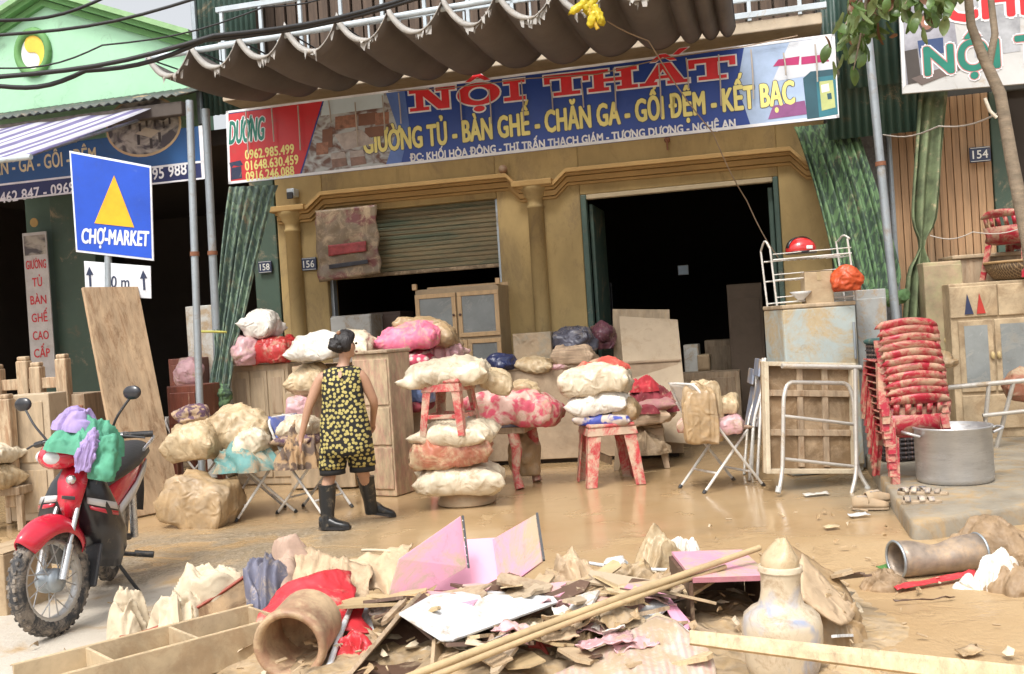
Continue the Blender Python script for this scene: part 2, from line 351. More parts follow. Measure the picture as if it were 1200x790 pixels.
whem = M('white_hem', (.5, .48, .45), .7, sc=6, mud=.2, trans=.3)
black = M('black_rubber', (.018, .018, .02), .5, sc=8, mud=.2, mudcol=(.2, .15, .1))
wirem = M('cable_black', (.02, .02, .022), .6, bump=0)
# ================================================================== ground
def ground():
    mt = bpy.data.materials.new('muddy_ground'); mt.use_nodes = True; nt = mt.node_tree; L = nt.links; b = nt.nodes['Principled BSDF']
    tc = _n(nt, 'ShaderNodeTexCoord'); sp = _n(nt, 'ShaderNodeSeparateXYZ'); L.new(tc.outputs['Object'], sp.inputs[0])
    def noi(sc, det=6, dis=.5, rough=.6):
        n = _n(nt, 'ShaderNodeTexNoise'); n.inputs['Scale'].default_value = sc; n.inputs['Detail'].default_value = det; n.inputs['Distortion'].default_value = dis; n.inputs['Roughness'].default_value = rough; L.new(tc.outputs['Object'], n.inputs[0]); return n.outputs[0]
    def mr(x, a, bb_, c=0, d=1):
        n = _n(nt, 'ShaderNodeMapRange'); n.inputs[1].default_value = a; n.inputs[2].default_value = bb_; n.inputs[3].default_value = c; n.inputs[4].default_value = d; n.interpolation_type = 'SMOOTHSTEP'; L.new(x, n.inputs[0]); return n.outputs[0]
    def mth(op, x, y):
        n = _n(nt, 'ShaderNodeMath', operation=op)
        for i, q in enumerate((x, y)):
            if isinstance(q, (int, float)): n.inputs[i].default_value = q
            else: L.new(q, n.inputs[i])
        return n.outputs[0]
    def mix(f, a, c):
        n = _n(nt, 'ShaderNodeMix', data_type='RGBA'); L.new(f, n.inputs[0])
        for k, q in ((6, a), (7, c)):
            if isinstance(q, tuple): n.inputs[k].default_value = (*q, 1)
            else: L.new(q, n.inputs[k])
        return n.outputs[2]
    big = noi(.55); mid = noi(2.2); fine = noi(26, 4, 0); peb = noi(70, 3, 0)
    # bare concrete near the motorcycle, gritty asphalt patches, mud elsewhere
    xw = mth('ADD', sp.outputs[0], mth('MULTIPLY', mth('SUBTRACT', big, .5), 2.2)); yw = mth('ADD', sp.outputs[1], mth('MULTIPLY', mth('SUBTRACT', mid, .5), 1.3))
    conc = mth('MULTIPLY', mr(xw, -1.25, -1.9), mr(yw, 7.0, 6.3))
    asp = mth('MULTIPLY', mth('MULTIPLY', mr(xw, -.7, -1.4), mr(yw, 6.2, 6.6)), mr(yw, 8.6, 7.9)); asp = mth('MULTIPLY', asp, mr(mid, .36, .52))
    asp2 = mth('MULTIPLY', mth('MULTIPLY', mr(xw, 2.0, 2.6), mr(yw, 6.8, 7.2)), mr(yw, 9.0, 8.4))
    mud = mix(mr(big, .35, .65), (.36, .235, .115), (.42, .295, .16)); mud = mix(mr(mid, .4, .7), mud, (.39, .265, .14))
    col = mix(mth('MULTIPLY', conc, mr(mid, .3, .5)), mud, (.47, .42, .35))
    grit = mix(mr(peb, .45, .62), (.13, .105, .07), (.36, .31, .24)); col = mix(mth('MULTIPLY', asp, .75), col, grit); col = mix(mth('MULTIPLY', asp2, .6), col, (.20, .17, .12))
    L.new(col, b.inputs['Base Color'])
    water = mth('MULTIPLY', mr(yw, 6.0, 6.9), mth('SUBTRACT', 1.0, mth('MULTIPLY', asp, .85))); water = mth('MULTIPLY', water, mr(mid, .25, .42)); 
    pud = mth('MULTIPLY', mr(mid, .5, .62), .7); water = mth('MAXIMUM', water, mth('MULTIPLY', pud, mth('SUBTRACT', 1.0, conc)))
    rg = _n(nt, 'ShaderNodeMapRange'); rg.inputs[3].default_value = .62; rg.inputs[4].default_value = .15; L.new(water, rg.inputs[0]); L.new(rg.outputs[0], b.inputs['Roughness'])
    hsum = mth('ADD', mth('MULTIPLY', fine, .5), mth('MULTIPLY', mid, 1.0)); dry = mth('SUBTRACT', 1.0, water)
    h = mth('MULTIPLY', hsum, mth('ADD', mth('MULTIPLY', dry, 1.0), .03)); rip = mth('MULTIPLY', noi(9, 2, 1.0), .05); h = mth('ADD', h, rip)
    bp = _n(nt, 'ShaderNodeBump'); bp.inputs['Strength'].default_value = .5; bp.inputs['Distance'].default_value = .03; L.new(h, bp.inputs['Height']); L.new(bp.outputs[0], b.inputs['Normal'])
    mb = MB(); vs = []; fs = []; nx, ny = 150, 120
    xs = [-60 + 46 * i / 10 for i in range(10)] + fan(-14, 14, nx) + [14 + 4.6 * (i + 1) for i in range(10)]
    ys = [-40, -25, -12, -4, 0] + fan(2.5, 11, ny) + [12, 14, 20, 40, 80]
    for x in xs:
        for y in ys:
            near = 1 / (1 + max(0, y - 6.6) ** 2 * 3)
            vs.append((x, y, (noise.noise(V((x, y, 0)) * .9) * .012 + noise.noise(V((x, y, 3)) * 4) * .008 + noise.noise(V((x, y, 8)) * 11) * .004) * (.15 + .85 * near) - .006))
    for i in range(len(xs) - 1):
        for j in range(len(ys) - 1): k = i * len(ys) + j; fs.append((k, k + len(ys), k + len(ys) + 1, k + 1))
    o = mb.add(vs, fs, True).build('ground', mt); o['kind'] = 'structure'
ground()
# raised pavement at the right with a rounded kerb
pav = M('worn_concrete', (.27, .235, .18), .55, sc=3, var=.25, mud=.35, mudcol=(.33, .23, .12), bump=.35, bsc=30)
KZ = .12
def pavement():
    A = G(1030, 556, KZ); B = G(1068, 612, KZ); E = G(1200, 592, KZ) ; dirE = (E - B).normalized(); E = B + dirE * 6
    far = A + (A - B).normalized() * 3; pts = [B, E, E + V((2, 6, 0)), far + V((0, 2, 0)), far]
    path = rnd([far, B, E], .12, 6); mb = MB(); path = [V((p.x, p.y, 0)) for p in path]
    inn = V((3.5, 12, 0)); rings = []
    for p in path: q = (V((B.x, B.y, 0)) + V((1.4, 2.2, 0)) - p).normalized(); rings.append([p + V((0, 0, -.05)), p + V((0, 0, KZ - .03)), p + q * .012 + V((0, 0, KZ - .008)), p + q * .03 + V((0, 0, KZ)), p + q * .22 + V((0, 0, KZ + .002))])
    mb.loft(rings, False, False)
    top = [r[-1] for r in rings]; mb.add(top + [V((9, 14, KZ + .002)), V((far.x, 14, KZ + .002))], [tuple(range(len(top) + 2))])
    o = mb.build('pavement', pav); o['kind'] = 'structure'
pavement()

# ================================================================== the ochre shophouse
house = thing('shophouse', 'ochre plaster shophouse with moulded columns and two wide shop openings', 'building', P0, WANG)
def hb(name, x0, x1, y0, y1, z0, z1, mat, par=house, bev=.012): return MB().bx(x0, x1, y0, y1, z0, z1).build(name, mat, par, bevel=bev)
sL = wl(327, 300)[0]; sLo = wl(384, 330)[0]; sC0 = wl(588, 330)[0]; sC1 = wl(684, 300)[0]; sR0 = wl(915, 260)[0]; sR = wl(972, 250)[0]
zSh = wl(480, 242)[1]; zRt = wl(800, 217)[1]; ZT = 4.35
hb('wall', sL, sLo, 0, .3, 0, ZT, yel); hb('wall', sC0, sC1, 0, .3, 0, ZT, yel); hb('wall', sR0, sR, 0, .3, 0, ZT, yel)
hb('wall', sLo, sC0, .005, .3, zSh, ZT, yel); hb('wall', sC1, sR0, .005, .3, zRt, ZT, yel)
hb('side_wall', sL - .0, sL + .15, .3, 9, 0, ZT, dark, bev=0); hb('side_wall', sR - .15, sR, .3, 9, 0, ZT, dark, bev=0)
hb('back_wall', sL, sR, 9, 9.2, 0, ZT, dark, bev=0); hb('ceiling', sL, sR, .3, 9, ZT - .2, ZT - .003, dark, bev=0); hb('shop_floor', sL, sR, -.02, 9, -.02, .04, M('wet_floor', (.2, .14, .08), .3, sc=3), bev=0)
# half columns with capitals
def column(xp, yp):
    s, z = wl(xp, yp); prof = [(.12, 0), (.12, .18), (.098, .2), (.092, z - .05), (.102, z - .045), (.102, z - .02), (.092, z - .01), (.092, z + .06), (.13, z + .1), (.13, z + .13), (.17, z + .16), (.17, z + .2)]
    mb = MB().lathe(prof, 24, (s, -.03, 0)); c = mb.build('column', yel, house)
    MB().bx(s - .24, s + .24, -.2, 0, z + .2, z + .27).build('capital', yel2, c, bevel=.012)
column(344, 268); column(628, 240)
# moulding that steps over the openings: three strips of different depth
def moulding():
    px = [(327, 246), (365, 242), (381, 226), (596, 205), (610, 219), (651, 214), (665, 199), (925, 174), (944, 191), (972, 188)]
    pts = [wl(*p) for p in px]
    for k, (dz, th, o) in enumerate(((.0, .05, .16), (.05, .035, .115), (.09, .06, .075), (.155, .03, .04))):
        rings = []
        for s, z in pts: rings.append([(s, .0, z - dz), (s, -o, z - dz), (s, -o, z - dz - th), (s, 0, z - dz - th)])
        MB().loft(rings, True, True, False).build('moulding', yel2, house, bevel=.006)
moulding()
# roller shutter, half lowered: horizontal ribs
shut = M('shutter_tin', (.20, .155, .085), .55, .2, sc=1.5, var=.25, mud=.35, mudcol=(.09, .11, .07), streak=(.4, .4, 3), bump=.1)
def shutter():
    za, zb = wl(480, 240)[1], wl(480, 316)[1]; rings = []; n = int((za - zb) / .055); 
    for i in range(n):
        z = zb + i * .055
        for dz, o in ((0, 0), (.008, -.014), (.036, -.018), (.046, -.002)): rings.append([(sLo + .0, .12 + o, z + dz), (sC0, .12 + o, z + dz)])
    MB().loft(rings, False, False, False).build('roller_shutter', shut, house, solid=.004)
    hb('shutter_bar', sLo, sC0, .085, .135, zb - .05, zb - .002, M('shutter_bar', (.17, .12, .07), .6, .3, mud=.4))
    for x in (sLo + .02, sC0 - .02): hb('shutter_rail', x - .02, x + .02, .07, .17, 0, za, steel, bev=.003)
shutter()
# right opening: green frame, open leaf
gfr = M('green_frame', (.055, .095, .075), .55, sc=3, mud=.2)
hb('door_frame', sC1 + .003, sC1 + .07, -.015, .1, 0, zRt - .003, gfr); hb('door_frame', sR0 - .06, sR0 - .003, -.015, .1, 0, zRt - .003, gfr); hb('door_frame', sC1 + .07, sR0 - .06, -.01, .08, zRt - .06, zRt - .003, M('beige_frame', (.4, .32, .2), .7))
hb('door_leaf', sR0 - .12, sR0 - .065, .12, 1.1, .05, zRt - .1, gfr)
hb('door_leaf', sC1 + .075, sC1 + .12, .12, 1.0, .05, zRt - .1, gfr)
# upper floor: wall, slab, dark timber screen, balcony railing
umat = M('upper_wall', (.10, .075, .055), .8, sc=2, mud=.2)
hb('upper_wall', sL - .3, sR, .25, .45, ZT, 8, umat)
zs = 4.45
hb('balcony_slab', sL - .2, sR, -.78, .25, zs - .12, zs, M('beige_plaster', (.45, .37, .27), .8, mud=.2))
for i in range(46):
    x = sL - .2 + i * (sR - sL + .2) / 46; hb('screen_board', x, x + .12, .14 + .02 * (i % 2), .2 + .02 * (i % 2), zs, 7, M('screen_timber', (.09, .06, .042), .8, sc=3, var=.4, streak=(6, 6, .6)), bev=.004)
rail = thing('balcony_railing', 'white painted steel balcony railing above the scalloped awning', 'railing', P0, WANG)
for z, r in ((zs + .06, .03), (zs + .22, .02), (zs + .55, .02), (zs + .95, .03)): hb('rail', sL - .2, sR + .05, -.78 - r, -.78 + r, z - r, z + r, wpaint, rail, .004)
for i in range(60):
    x = sL - .2 + i * .125
    if x < sR and i % 3 == 0: hb('baluster', x, x + .022, -.79, -.768, zs + .25, zs + .53, wpaint, rail, .003); 
    if x < sR and i % 4 == 0: hb('post', x + .04, x + .08, -.8, -.76, zs, zs + .92, wpaint, rail, .004)
# corrugated siding to the left of the upper floor
def corr(name, s0, s1, z0, z1, y, mat, par, pitch=.07, amp=.018):
    n = int((s1 - s0) / pitch * 4); rings = [[(s0 + (s1 - s0) * i / n, y + amp * math.sin(i * PI / 2 + .4), z0), (s0 + (s1 - s0) * i / n, y + amp * math.sin(i * PI / 2 + .4), z1)] for i in range(n + 1)]
    return MB().loft(rings, False, False, True).build(name, mat, par, solid=.003)
a = wl(231, 50, .3)[0]; b = wl(292, 40, .3)[0]
corr('tin_siding', a, b + .1, 4.3, 8, -.3, tin, house)
hb('corner_post', a - .03, a + .03, -.36, -.3, 4.2, 8, steel)
# ================================================================== gutter pipe and bulb on the wall
pc = thing('security_camera', 'small white security camera fixed under the moulding by the curtain', 'camera', P0, WANG)
s, z = wl(343, 231, .1); MB().bx(s - .05, s + .05, -.16, -.02, z, z + .1).build('housing', wpaint, pc, bevel=.01); MB().bx(s - .042, s + .042, -.185, -.162, z - .03, z + .055).build('lens', black, pc, bevel=.01)
pc = thing('wall_bulb', 'round brown wall bulb above the centre column', 'bulb', P0, WANG)
s, z = wl(590, 199, .08); MB().ball((s, -.1, z), .055).build('globe', M('bulb_brown', (.25, .15, .09), .3, mud=.3), pc); MB().tube([(s, -.05, z), (s, -.01, z)], .03).build('socket', black, pc)
pc = thing('rusty_hook', 'small rusty wall hook under the sign board', 'hook', P0, WANG)
s, z = wl(782, 164, .02); MB().ball((s, -.03, z), .035).build('plate', M('rust', (.2, .08, .04), .8), pc); MB().tube([(s, -.05, z), (s, -.06, z - .12)], .01).build('pin', MT['rust'], pc)
# ================================================================== house number plates
npm = M('enamel_navy', (.02, .03, .07), .35, mud=.12); npw = M('enamel_white', (.65, .65, .6), .4, bump=0)
def plate(txt, x0, x1, y0, y1, lab, o=.02, ):
    s0, z0 = wl(x0, (y0 + y1) / 2, o)[0], wl((x0 + x1) / 2, y1, o)[1]; s1, z1 = wl(x1, (y0 + y1) / 2, o)[0], wl((x0 + x1) / 2, y0, o)[1]
    t = thing('house_number_plate', lab, 'number plate', P0, WANG)
    MB().bx(s0, s1, -o - .012, -o + .02, z0, z1).build('plate', npm, t, bevel=.006)
    q = (s1 - s0) * .04
    MB().bx(s0 + q, s1 - q, -o - .0135, -o, z0 + q, z0 + q * 1.6).bx(s0 + q, s1 - q, -o - .0135, -o, z1 - q * 1.6, z1 - q).build('border', npw, t)
    letter(txt, s0 + (s1 - s0) * .14, s1 - (s1 - s0) * .14, z0 + (z1 - z0) * .24, z1 - (z1 - z0) * .24, npw, o + .014, t, .012)
plate('156', 353.5, 371, 302, 317, 'navy enamel number plate reading 156 beside the column')
plate('158', 303, 318.5, 306, 320, 'navy enamel number plate reading 158 on the green wall')
plate('154', 1136, 1161, 172, 190, 'navy enamel number plate reading 154 on the timber planks', .1)
# ================================================================== mint shophouse at the left
lh = thing('shophouse', 'mint green gabled shophouse with a yellow and white round medallion', 'building', P0, WANG)
LO = -.9      # its front wall stands a little behind the ochre one (used as o = -0.0 for the green strip)
xl = -9.5
gs = wl(296, 300)[0]
hb('wall', gs, sL - .03, .02, .3, 0, 4.2, dgreen, lh)
hb('gap_wall', sL - .03, sL - .004, .2, .3, 0, 4.3, dark, lh, 0)
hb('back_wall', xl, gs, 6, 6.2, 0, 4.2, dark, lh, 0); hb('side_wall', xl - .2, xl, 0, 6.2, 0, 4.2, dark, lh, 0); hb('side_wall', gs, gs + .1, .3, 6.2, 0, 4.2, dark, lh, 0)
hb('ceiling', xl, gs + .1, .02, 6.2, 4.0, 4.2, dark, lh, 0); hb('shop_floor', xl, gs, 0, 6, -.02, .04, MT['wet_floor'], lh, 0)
s0, s1 = wl(62, 350)[0], wl(112, 350)[0]
hb('pillar', s0, s1, .05, .4, 0, 4.0, dgreen, lh); 
s2 = wl(27, 350)[0]; hb('pillar', s2, s0 - .01, .15, .4, 0, 4.0, M('green_shop_wall', (.07, .12, .09), .7, sc=2), lh)
# gable
ap = wl(52, -6, 0); rt = wl(232, 46, 0); lf = (2 * ap[0] - rt[0], rt[1])
MB().prism([(lf[0], .0, 4.15), (rt[0], 0, 4.15), (rt[0], 0, rt[1]), (ap[0], 0, ap[1]), (lf[0], 0, lf[1])], (0, .25, 0)).build('gable', mint, lh)
for a, b in ((lf, ap), (ap, rt)):
    for k, (dz, o, th) in enumerate(((0, .22, .07), (-.07, .15, .07), (-.16, .06, .08))):
        MB().loft([[(q[0], -o, q[1] + dz), (q[0], .1, q[1] + dz), (q[0], .1, q[1] + dz + th), (q[0], -o, q[1] + dz + th)] for q in (a, b)], True, True, False).build('cornice', mintd if k else M('green_trim_pale', (.25, .42, .2), .7), lh)
s, z = wl(40, 62); rr = .29
def disc(par, name, s, z, o, rx, rz_, mat, th=.03, n=32, cut=None):
    pts = [(s + rx * math.cos(2 * PI * k / n), -o, z + rz_ * math.sin(2 * PI * k / n)) for k in range(n)]
    if cut: pts = cut
    return MB().prism(pts, (0, th, 0)).build(name, mat, par)
md = disc(lh, 'medallion', s, z, .02, .2, .235, M('medallion_white', (.7, .72, .7), .6), .05)
ring = MB(); rings = []
for k in range(33):
    a = 2 * PI * k / 32; e = V((math.cos(a), 0, math.sin(a) * 1.17)); c = V((s, -.02, z)) + e * .235
    rings.append([c + e * (.05 * math.cos(t)) + V((0, -.05 * math.sin(t), 0)) for t in fan(0, 2 * PI * 7 / 8, 8)])
ring.loft(rings, True, False).build('ring', mintd, md)
ypts = []
for t in fan(-PI / 2, PI / 2, 14): ypts.append((s + .19 * math.cos(t), -.03, z + .222 * math.sin(t)))
for t in fan(PI / 2, -PI / 2, 9): ypts.append((s - .02 + .1 * -math.cos(t), -.03, z + .111 + .111 * math.sin(t)))
for t in fan(PI / 2, -PI / 2, 9): ypts.append((s + .0 + .1 * math.cos(t), -.03, z - .111 + .111 * math.sin(t)))
disc(md, 'yellow_half', s, z, .03, 0, 0, M('medallion_yellow', (.75, .5, .06), .6), .03, cut=ypts)
# corrugated eave below the gable
ea = wl(-60, 118, .5); eb = wl(232, 60, .5)
n = 120; rings = []
for i in range(n + 1):
    s = ea[0] + (eb[0] - ea[0]) * i / n; dz = .018 * math.sin(i * PI / 2)
    rings.append([(s, 0, 4.75 + dz), (s, -1.0, 4.42 + dz)])
MB().loft(rings, False, False).build('tin_eave', M('eave_tin', (.06, .075, .065), .6, sc=3, mud=.2), lh, solid=.012)
hb('eave_beam', ea[0], eb[0], -.95, -.85, 4.2, 4.36, M('eave_beam_brown', (.07, .055, .045), .7), lh)
# striped awning sloping to the street
aw = thing('striped_awning', 'lavender and white striped fabric awning below the mint gable', 'awning', P0, WANG)
strp = pattern('lavender_stripes', 'wave', (.80, .80, .86), (.30, .27, .50), 1.05, .7, .0, .62, (1, 0, 0), .12, trans=.55, bump=0)
p1 = wl(176, 92, .92); back_z = 4.33
fr = wl(35, 182, 3.3)
sb0, sb1 = -11.0, p1[0]; sf1 = fr[0]
rings = []
for i in range(41):
    t = i / 40; row = []
    for j in range(9):
        v = j / 8; sb = sb0 + (sb1 - sb0) * t; sf = sb0 - .6 + (sf1 - sb0 + .6) * t; o = .92 + (3.3 - .92) * v
        row.append((sb + (sf - sb) * v, -o, back_z + (fr[1] - back_z) * v - .01 * math.sin(PI * v) + .012 * math.sin(t * 60)))
    rings.append(row)
MB().loft(rings, False, False).build('canopy', strp, aw, solid=.004)
MB().tube([(sb0 - .6, -3.32, fr[1] - .02), (sf1 + .03, -3.32, fr[1] - .02)], .028).build('front_bar', wpaint, aw)
MB().tube([(sf1 - .2, -3.3, fr[1] - .03), (sb1 - .2, -.9, back_z - .12)], .018).build('arm', steel, aw)
# its blue sign board
sg = thing('shop_sign', 'blue shop sign with an oval furniture picture under the striped awning', 'sign', P0, WANG)
SO = .7
def wlx(x, y, o=SO): return wl(x, y, o)
blue = M('sign_blue', (.02, .085, .23), .4, sc=1, var=.1, bump=.03, mud=.06, mudcol=(.1, .13, .2)); navy = M('sign_navy', (.02, .028, .10), .4, sc=1, bump=.03)
cream = M('sign_cream', (.62, .52, .30), .5, bump=0); swhite = M('sign_white', (.72, .72, .74), .5, bump=0)
e0 = wl(-70, 200, SO)[0]; e1 = wl(238, 160, SO)[0]; zb = wl(120, 223, SO)[1]; zm = wl(120, 203, SO)[1]
hb('panel', e0, e1, -SO, -SO + .04, zm, 4.1, blue, sg, .004); hb('number_band', e0, e1, -SO, -SO + .04, zb, zm - .002, navy, sg, .004)
MB().bx(e0, e1, -SO - .006, -SO, zm - .012, zm + .012).bx(e0, e1, -SO - .006, -SO, zb, zb + .02).bx(e1 - .05, e1, -SO - .006, -SO, zb + .02, 4.1).build('white_border', swhite, sg)
s, z = wl(168, 148, SO); disc(sg, 'oval_picture_rim', s, z, SO + .004, .52, .37, M('rim_gold', (.5, .36, .2), .5), .004)
pic = pattern('printed_furniture', 'noise', (.40, .36, .30), (.07, .06, .06), 4.5, .4, 0, .5, (1, 1, 1.6), .10)
disc(sg, 'oval_picture', s, z, SO + .007, .49, .34, pic, .003)
def furn(par, s, z, o, k, tone):
    """flat printed table with legs and chairs"""
    MB().prism([(s - .16 * k, -o, z), (s + .05 * k, -o, z - .07 * k), (s + .18 * k, -o, z), (s - .02 * k, -o, z + .06 * k)], (0, .002, 0)).build('printed_table', tone, par)
    for dx, dz in ((-.14, -.02), (.03, -.08), (.15, -.02)): MB().bx(s + dx * k, s + (dx + .035) * k, -o - .0015, -o + .001, z + (dz - .12) * k, z + dz * k).build('printed_leg', M('print_dark', (.05, .04, .035), .5, bump=0), par)
pt = M('print_tan', (.45, .38, .28), .5, bump=0); pw = M('print_wood', (.19, .085, .05), .5, bump=0)
furn(sg, s + .05, z - .08, SO + .010, 1, pt); furn(sg, s - .08, z + .1, SO + .012, .8, pt); furn(sg, s + .25, z + .08, SO + .013, .7, MT['print_dark'])
def lt(par, txt, xa, ya, xb, yb, hpx, mat, o, so, **k):
    """lettering from picture point (left foot of first letter) to (right foot of last letter)"""
    a = wl(xa, ya, so); b = wl(xb, yb, so); d = wl((xa + xb) / 2, (ya + yb) / 2 - hpx, so)[1] - wl((xa + xb) / 2, (ya + yb) / 2, so)[1]
    zz = (a[1] + b[1]) / 2; sl = (b[1] - a[1]) / (b[0] - a[0])
    return letter(txt, a[0], b[0], a[1], a[1] + d, mat, so + o, par, skew=sl, **k)
lt(sg, 'CAO CẤP', 42, 173, 94, 166, 16, cream, .006, SO, bold=.02); lt(sg, 'BÀN - GA - GỐI - ĐỆM', -13, 207, 113, 189, 16, cream, .006, SO, bold=.02)
lt(sg, '462 847 - 0969', 1, 238, 88, 225, 12, swhite, .006, SO, bold=.02); lt(sg, '495 988', 172, 212, 219, 204, 13, swhite, .006, SO, bold=.02)
# vertical banner inside the shop
vb = thing('vertical_banner', 'pale vertical banner with red lettering on the green pillar', 'banner', P0, WANG)
a = wl(33, 360, 0.06)[0]; b = wl(61, 360, .06)[0]; z0 = wl(48, 450, .06)[1]; z1 = wl(45, 272, .06)[1]
hb('panel', a, b, -.08, -.06, z0, z1, M('banner_pale', (.5, .48, .46), .6, mud=.12), vb, .003)
hb('printed_picture', a + .02, b - .02, -.083, -.08, z1 - .3, z1 - .04, pic, vb, 0)
red = M('sign_red', (.55, .02, .03), .45, sc=2, bump=.02)
for i, t in enumerate(('GIƯỜNG', 'TỦ', 'BÀN', 'GHẾ', 'CAO', 'CẤP')):
    zz = z1 - .48 - i * .235; ww = (b - a); k = .08 if len(t) > 3 else (.3 if len(t) == 2 else .17)
    letter(t, a + ww * k, b - ww * k, zz, zz + .11, red, .084, vb, .02)
disc(vb, 'seal', (a + b) / 2, z1 + .13, .07, .06, .06, M('gold_seal', (.4, .26, .08), .4), .01)


def serif_title(par, mat, o, so, grow):
    """wide slab serif capitals NOI THAT with their marks, drawn stroke by stroke in the sign's frame"""
    mb = MB(); lay = [0]
    def poly(pts, base, u, v):
        lay[0] += 1; ps = []
        for x, y in pts: ps.append(V((base[0] + u[0] * x + v[0] * y, -so - o - .00015 * lay[0], base[1] + u[1] * x + v[1] * y)))
        c = sum(ps, V()) / len(ps); mb.add(ps, [tuple(range(len(ps)))])
    g = grow
    def R_(x0, y0, x1, y1): return [(x0 - g, y0 - g * 2), (x1 + g, y0 - g * 2), (x1 + g, y1 + g * 2), (x0 - g, y1 + g * 2)]
    def bowl(cx, cy, rx, ry, ix, iy, n=28): return [[(cx + (rx + g) * math.cos(a), cy + (ry + g * 2) * math.sin(a)), (cx + (rx + g) * math.cos(b), cy + (ry + g * 2) * math.sin(b)), (cx + (ix - g) * math.cos(b), cy + (iy - g * 2) * math.sin(b)), (cx + (ix - g) * math.cos(a), cy + (iy - g * 2) * math.sin(a))] for a, b in zip(fan(0, 2 * PI, n), fan(0, 2 * PI, n)[1:])]
    GL = {'N': [R_(.14, 0, .30, 1), R_(.70, 0, .86, 1), R_(.0, 0, .42, .16), R_(.0, .84, .34, 1), R_(.58, .84, 1, 1), [(.14 - g, 1 + g), (.40 + g, 1 + g), (.86 + g, -g), (.62 - g, -g)]],
          'I': [R_(.32, 0, .68, 1), R_(.05, 0, .95, .18), R_(.05, .82, .95, 1)],
          'T': [R_(.38, 0, .62, 1), R_(.2, 0, .8, .16), R_(.0, .80, 1, 1), R_(.0, .58, .13, .9), R_(.87, .58, 1, .9)],
          'H': [R_(.12, 0, .32, 1), R_(.68, 0, .88, 1), R_(.3, .42, .7, .58), R_(0, 0, .42, .16), R_(.58, 0, 1, .16), R_(0, .84, .42, 1), R_(.58, .84, 1, 1)],
          'A': [[(.06 - g, -g), (.24 + g, -g), (.58 + g, 1 + g), (.40 - g, 1 + g)], [(.66 - g, -g), (.94 + g, -g), (.64 + g, 1 + g), (.42 - g, 1 + g)], R_(.24, .28, .74, .42), R_(0, 0, .36, .15), R_(.56, 0, 1, .15), [(.22, 1.10 - g), (.36, 1.10 - g), (.5, 1.28), (.64, 1.10 - g), (.78, 1.10 - g), (.56, 1.42 + g), (.44, 1.42 + g)], [(.70 - g, 1.34 - g), (.82, 1.32 - g), (1.02 + g, 1.60 + g), (.84, 1.60 + g)]],
          'O': bowl(.5, .5, .5, .53, .24, .33) + [[(.2, 1.10 - g), (.34, 1.10 - g), (.5, 1.28), (.66, 1.10 - g), (.8, 1.10 - g), (.57, 1.44 + g), (.43, 1.44 + g)], [(.5 + (.13 + g) * math.cos(a), -.2 + (.14 + g * 2) * math.sin(a)) for a in fan(0, 2 * PI * 11 / 12, 12)]]}
    for ch_, x0, x1 in (('N', 481, 535), ('O', 537, 587), ('I', 590, 618), ('T', 639, 691), ('H', 690, 748), ('A', 750, 808), ('T', 808, 863)):
        yb = 131.5 - (x0 - 481) * .108; yb2 = 131.5 - (x1 - 481) * .108
        a = wl(x0, yb, so); b = wl(x1, yb2, so); t_ = wl(x0 + 1, yb - 25, so)
        for pts in GL[ch_]: poly(pts, a, (b[0] - a[0], b[1] - a[1]), (0, t_[1] - a[1]))
    return mb.build('lettering', mat, par)
# ================================================================== main sign board
SO = 1.0
ms = thing('shop_sign', 'long blue and red shop sign with red serif title hung above the openings', 'sign', P0, WANG)
def q4(p): return [(wl(x, y, SO)[0], -SO, wl(x, y, SO)[1]) for x, y in p]
sblue = M('sign_royal', (.012, .045, .26), .35, sc=.8, var=.2, bump=.05, crump=.03, mud=.05, mudcol=(.06, .12, .3))
cor = [(265, 130.5), (978, 39.5), (983.5, 138), (268, 216)]
back = [(x, y + .035, z) for x, y, z in q4(cor)]
MB().prism(q4(cor)[::-1], (0, .03, 0)).build('panel', sblue, ms, bevel=.003)
def flat(par, name, px, mat, o, so=None):
    so = so or SO; return MB().prism([(wl(x, y, so)[0], -so - o, wl(x, y, so)[1]) for x, y in px][::-1], (0, .0015, 0)).build(name, mat, par)
rim = []
c4 = [V(p) for p in q4(cor)]; cen = sum(c4, V()) / 4
for i in range(4):
    a, b = c4[i], c4[(i + 1) % 4]; inn = [p + (cen - p) * 0 for p in (a, b)]
    d = V((0, 0, -.025)) if i == 0 else V((-.03, 0, 0)) if i == 1 else V((0, 0, .03)) if i == 2 else V((.03, 0, 0))
    q = [a, b, b + d, a + d]; MB().prism([p + V((0, -.006, 0)) for p in q], (0, .005, 0)).build('border', swhite, ms)
flat(ms, 'red_corner', [(268, 134), (378, 118), (351, 206), (270, 215)], M('sign_scarlet', (.52, .025, .03), .4, sc=1.5, bump=.04, mud=.06, mudcol=(.5, .2, .15)), .004)
flat(ms, 'printed_photo', [(380, 117), (452, 108), (470, 150), (452, 195), (353, 206)], pattern('print_sofa', 'noise', (.42, .44, .44), (.14, .07, .05), 6, .5, 0, .52, (1, 1, 1.5), .1), .003)
flat(ms, 'printed_photo_sky', [(380, 117.5), (450, 109), (450, 126), (376, 136)], M('print_paleblue', (.5, .58, .62), .5, sc=2, var=.1, bump=0), .0045)
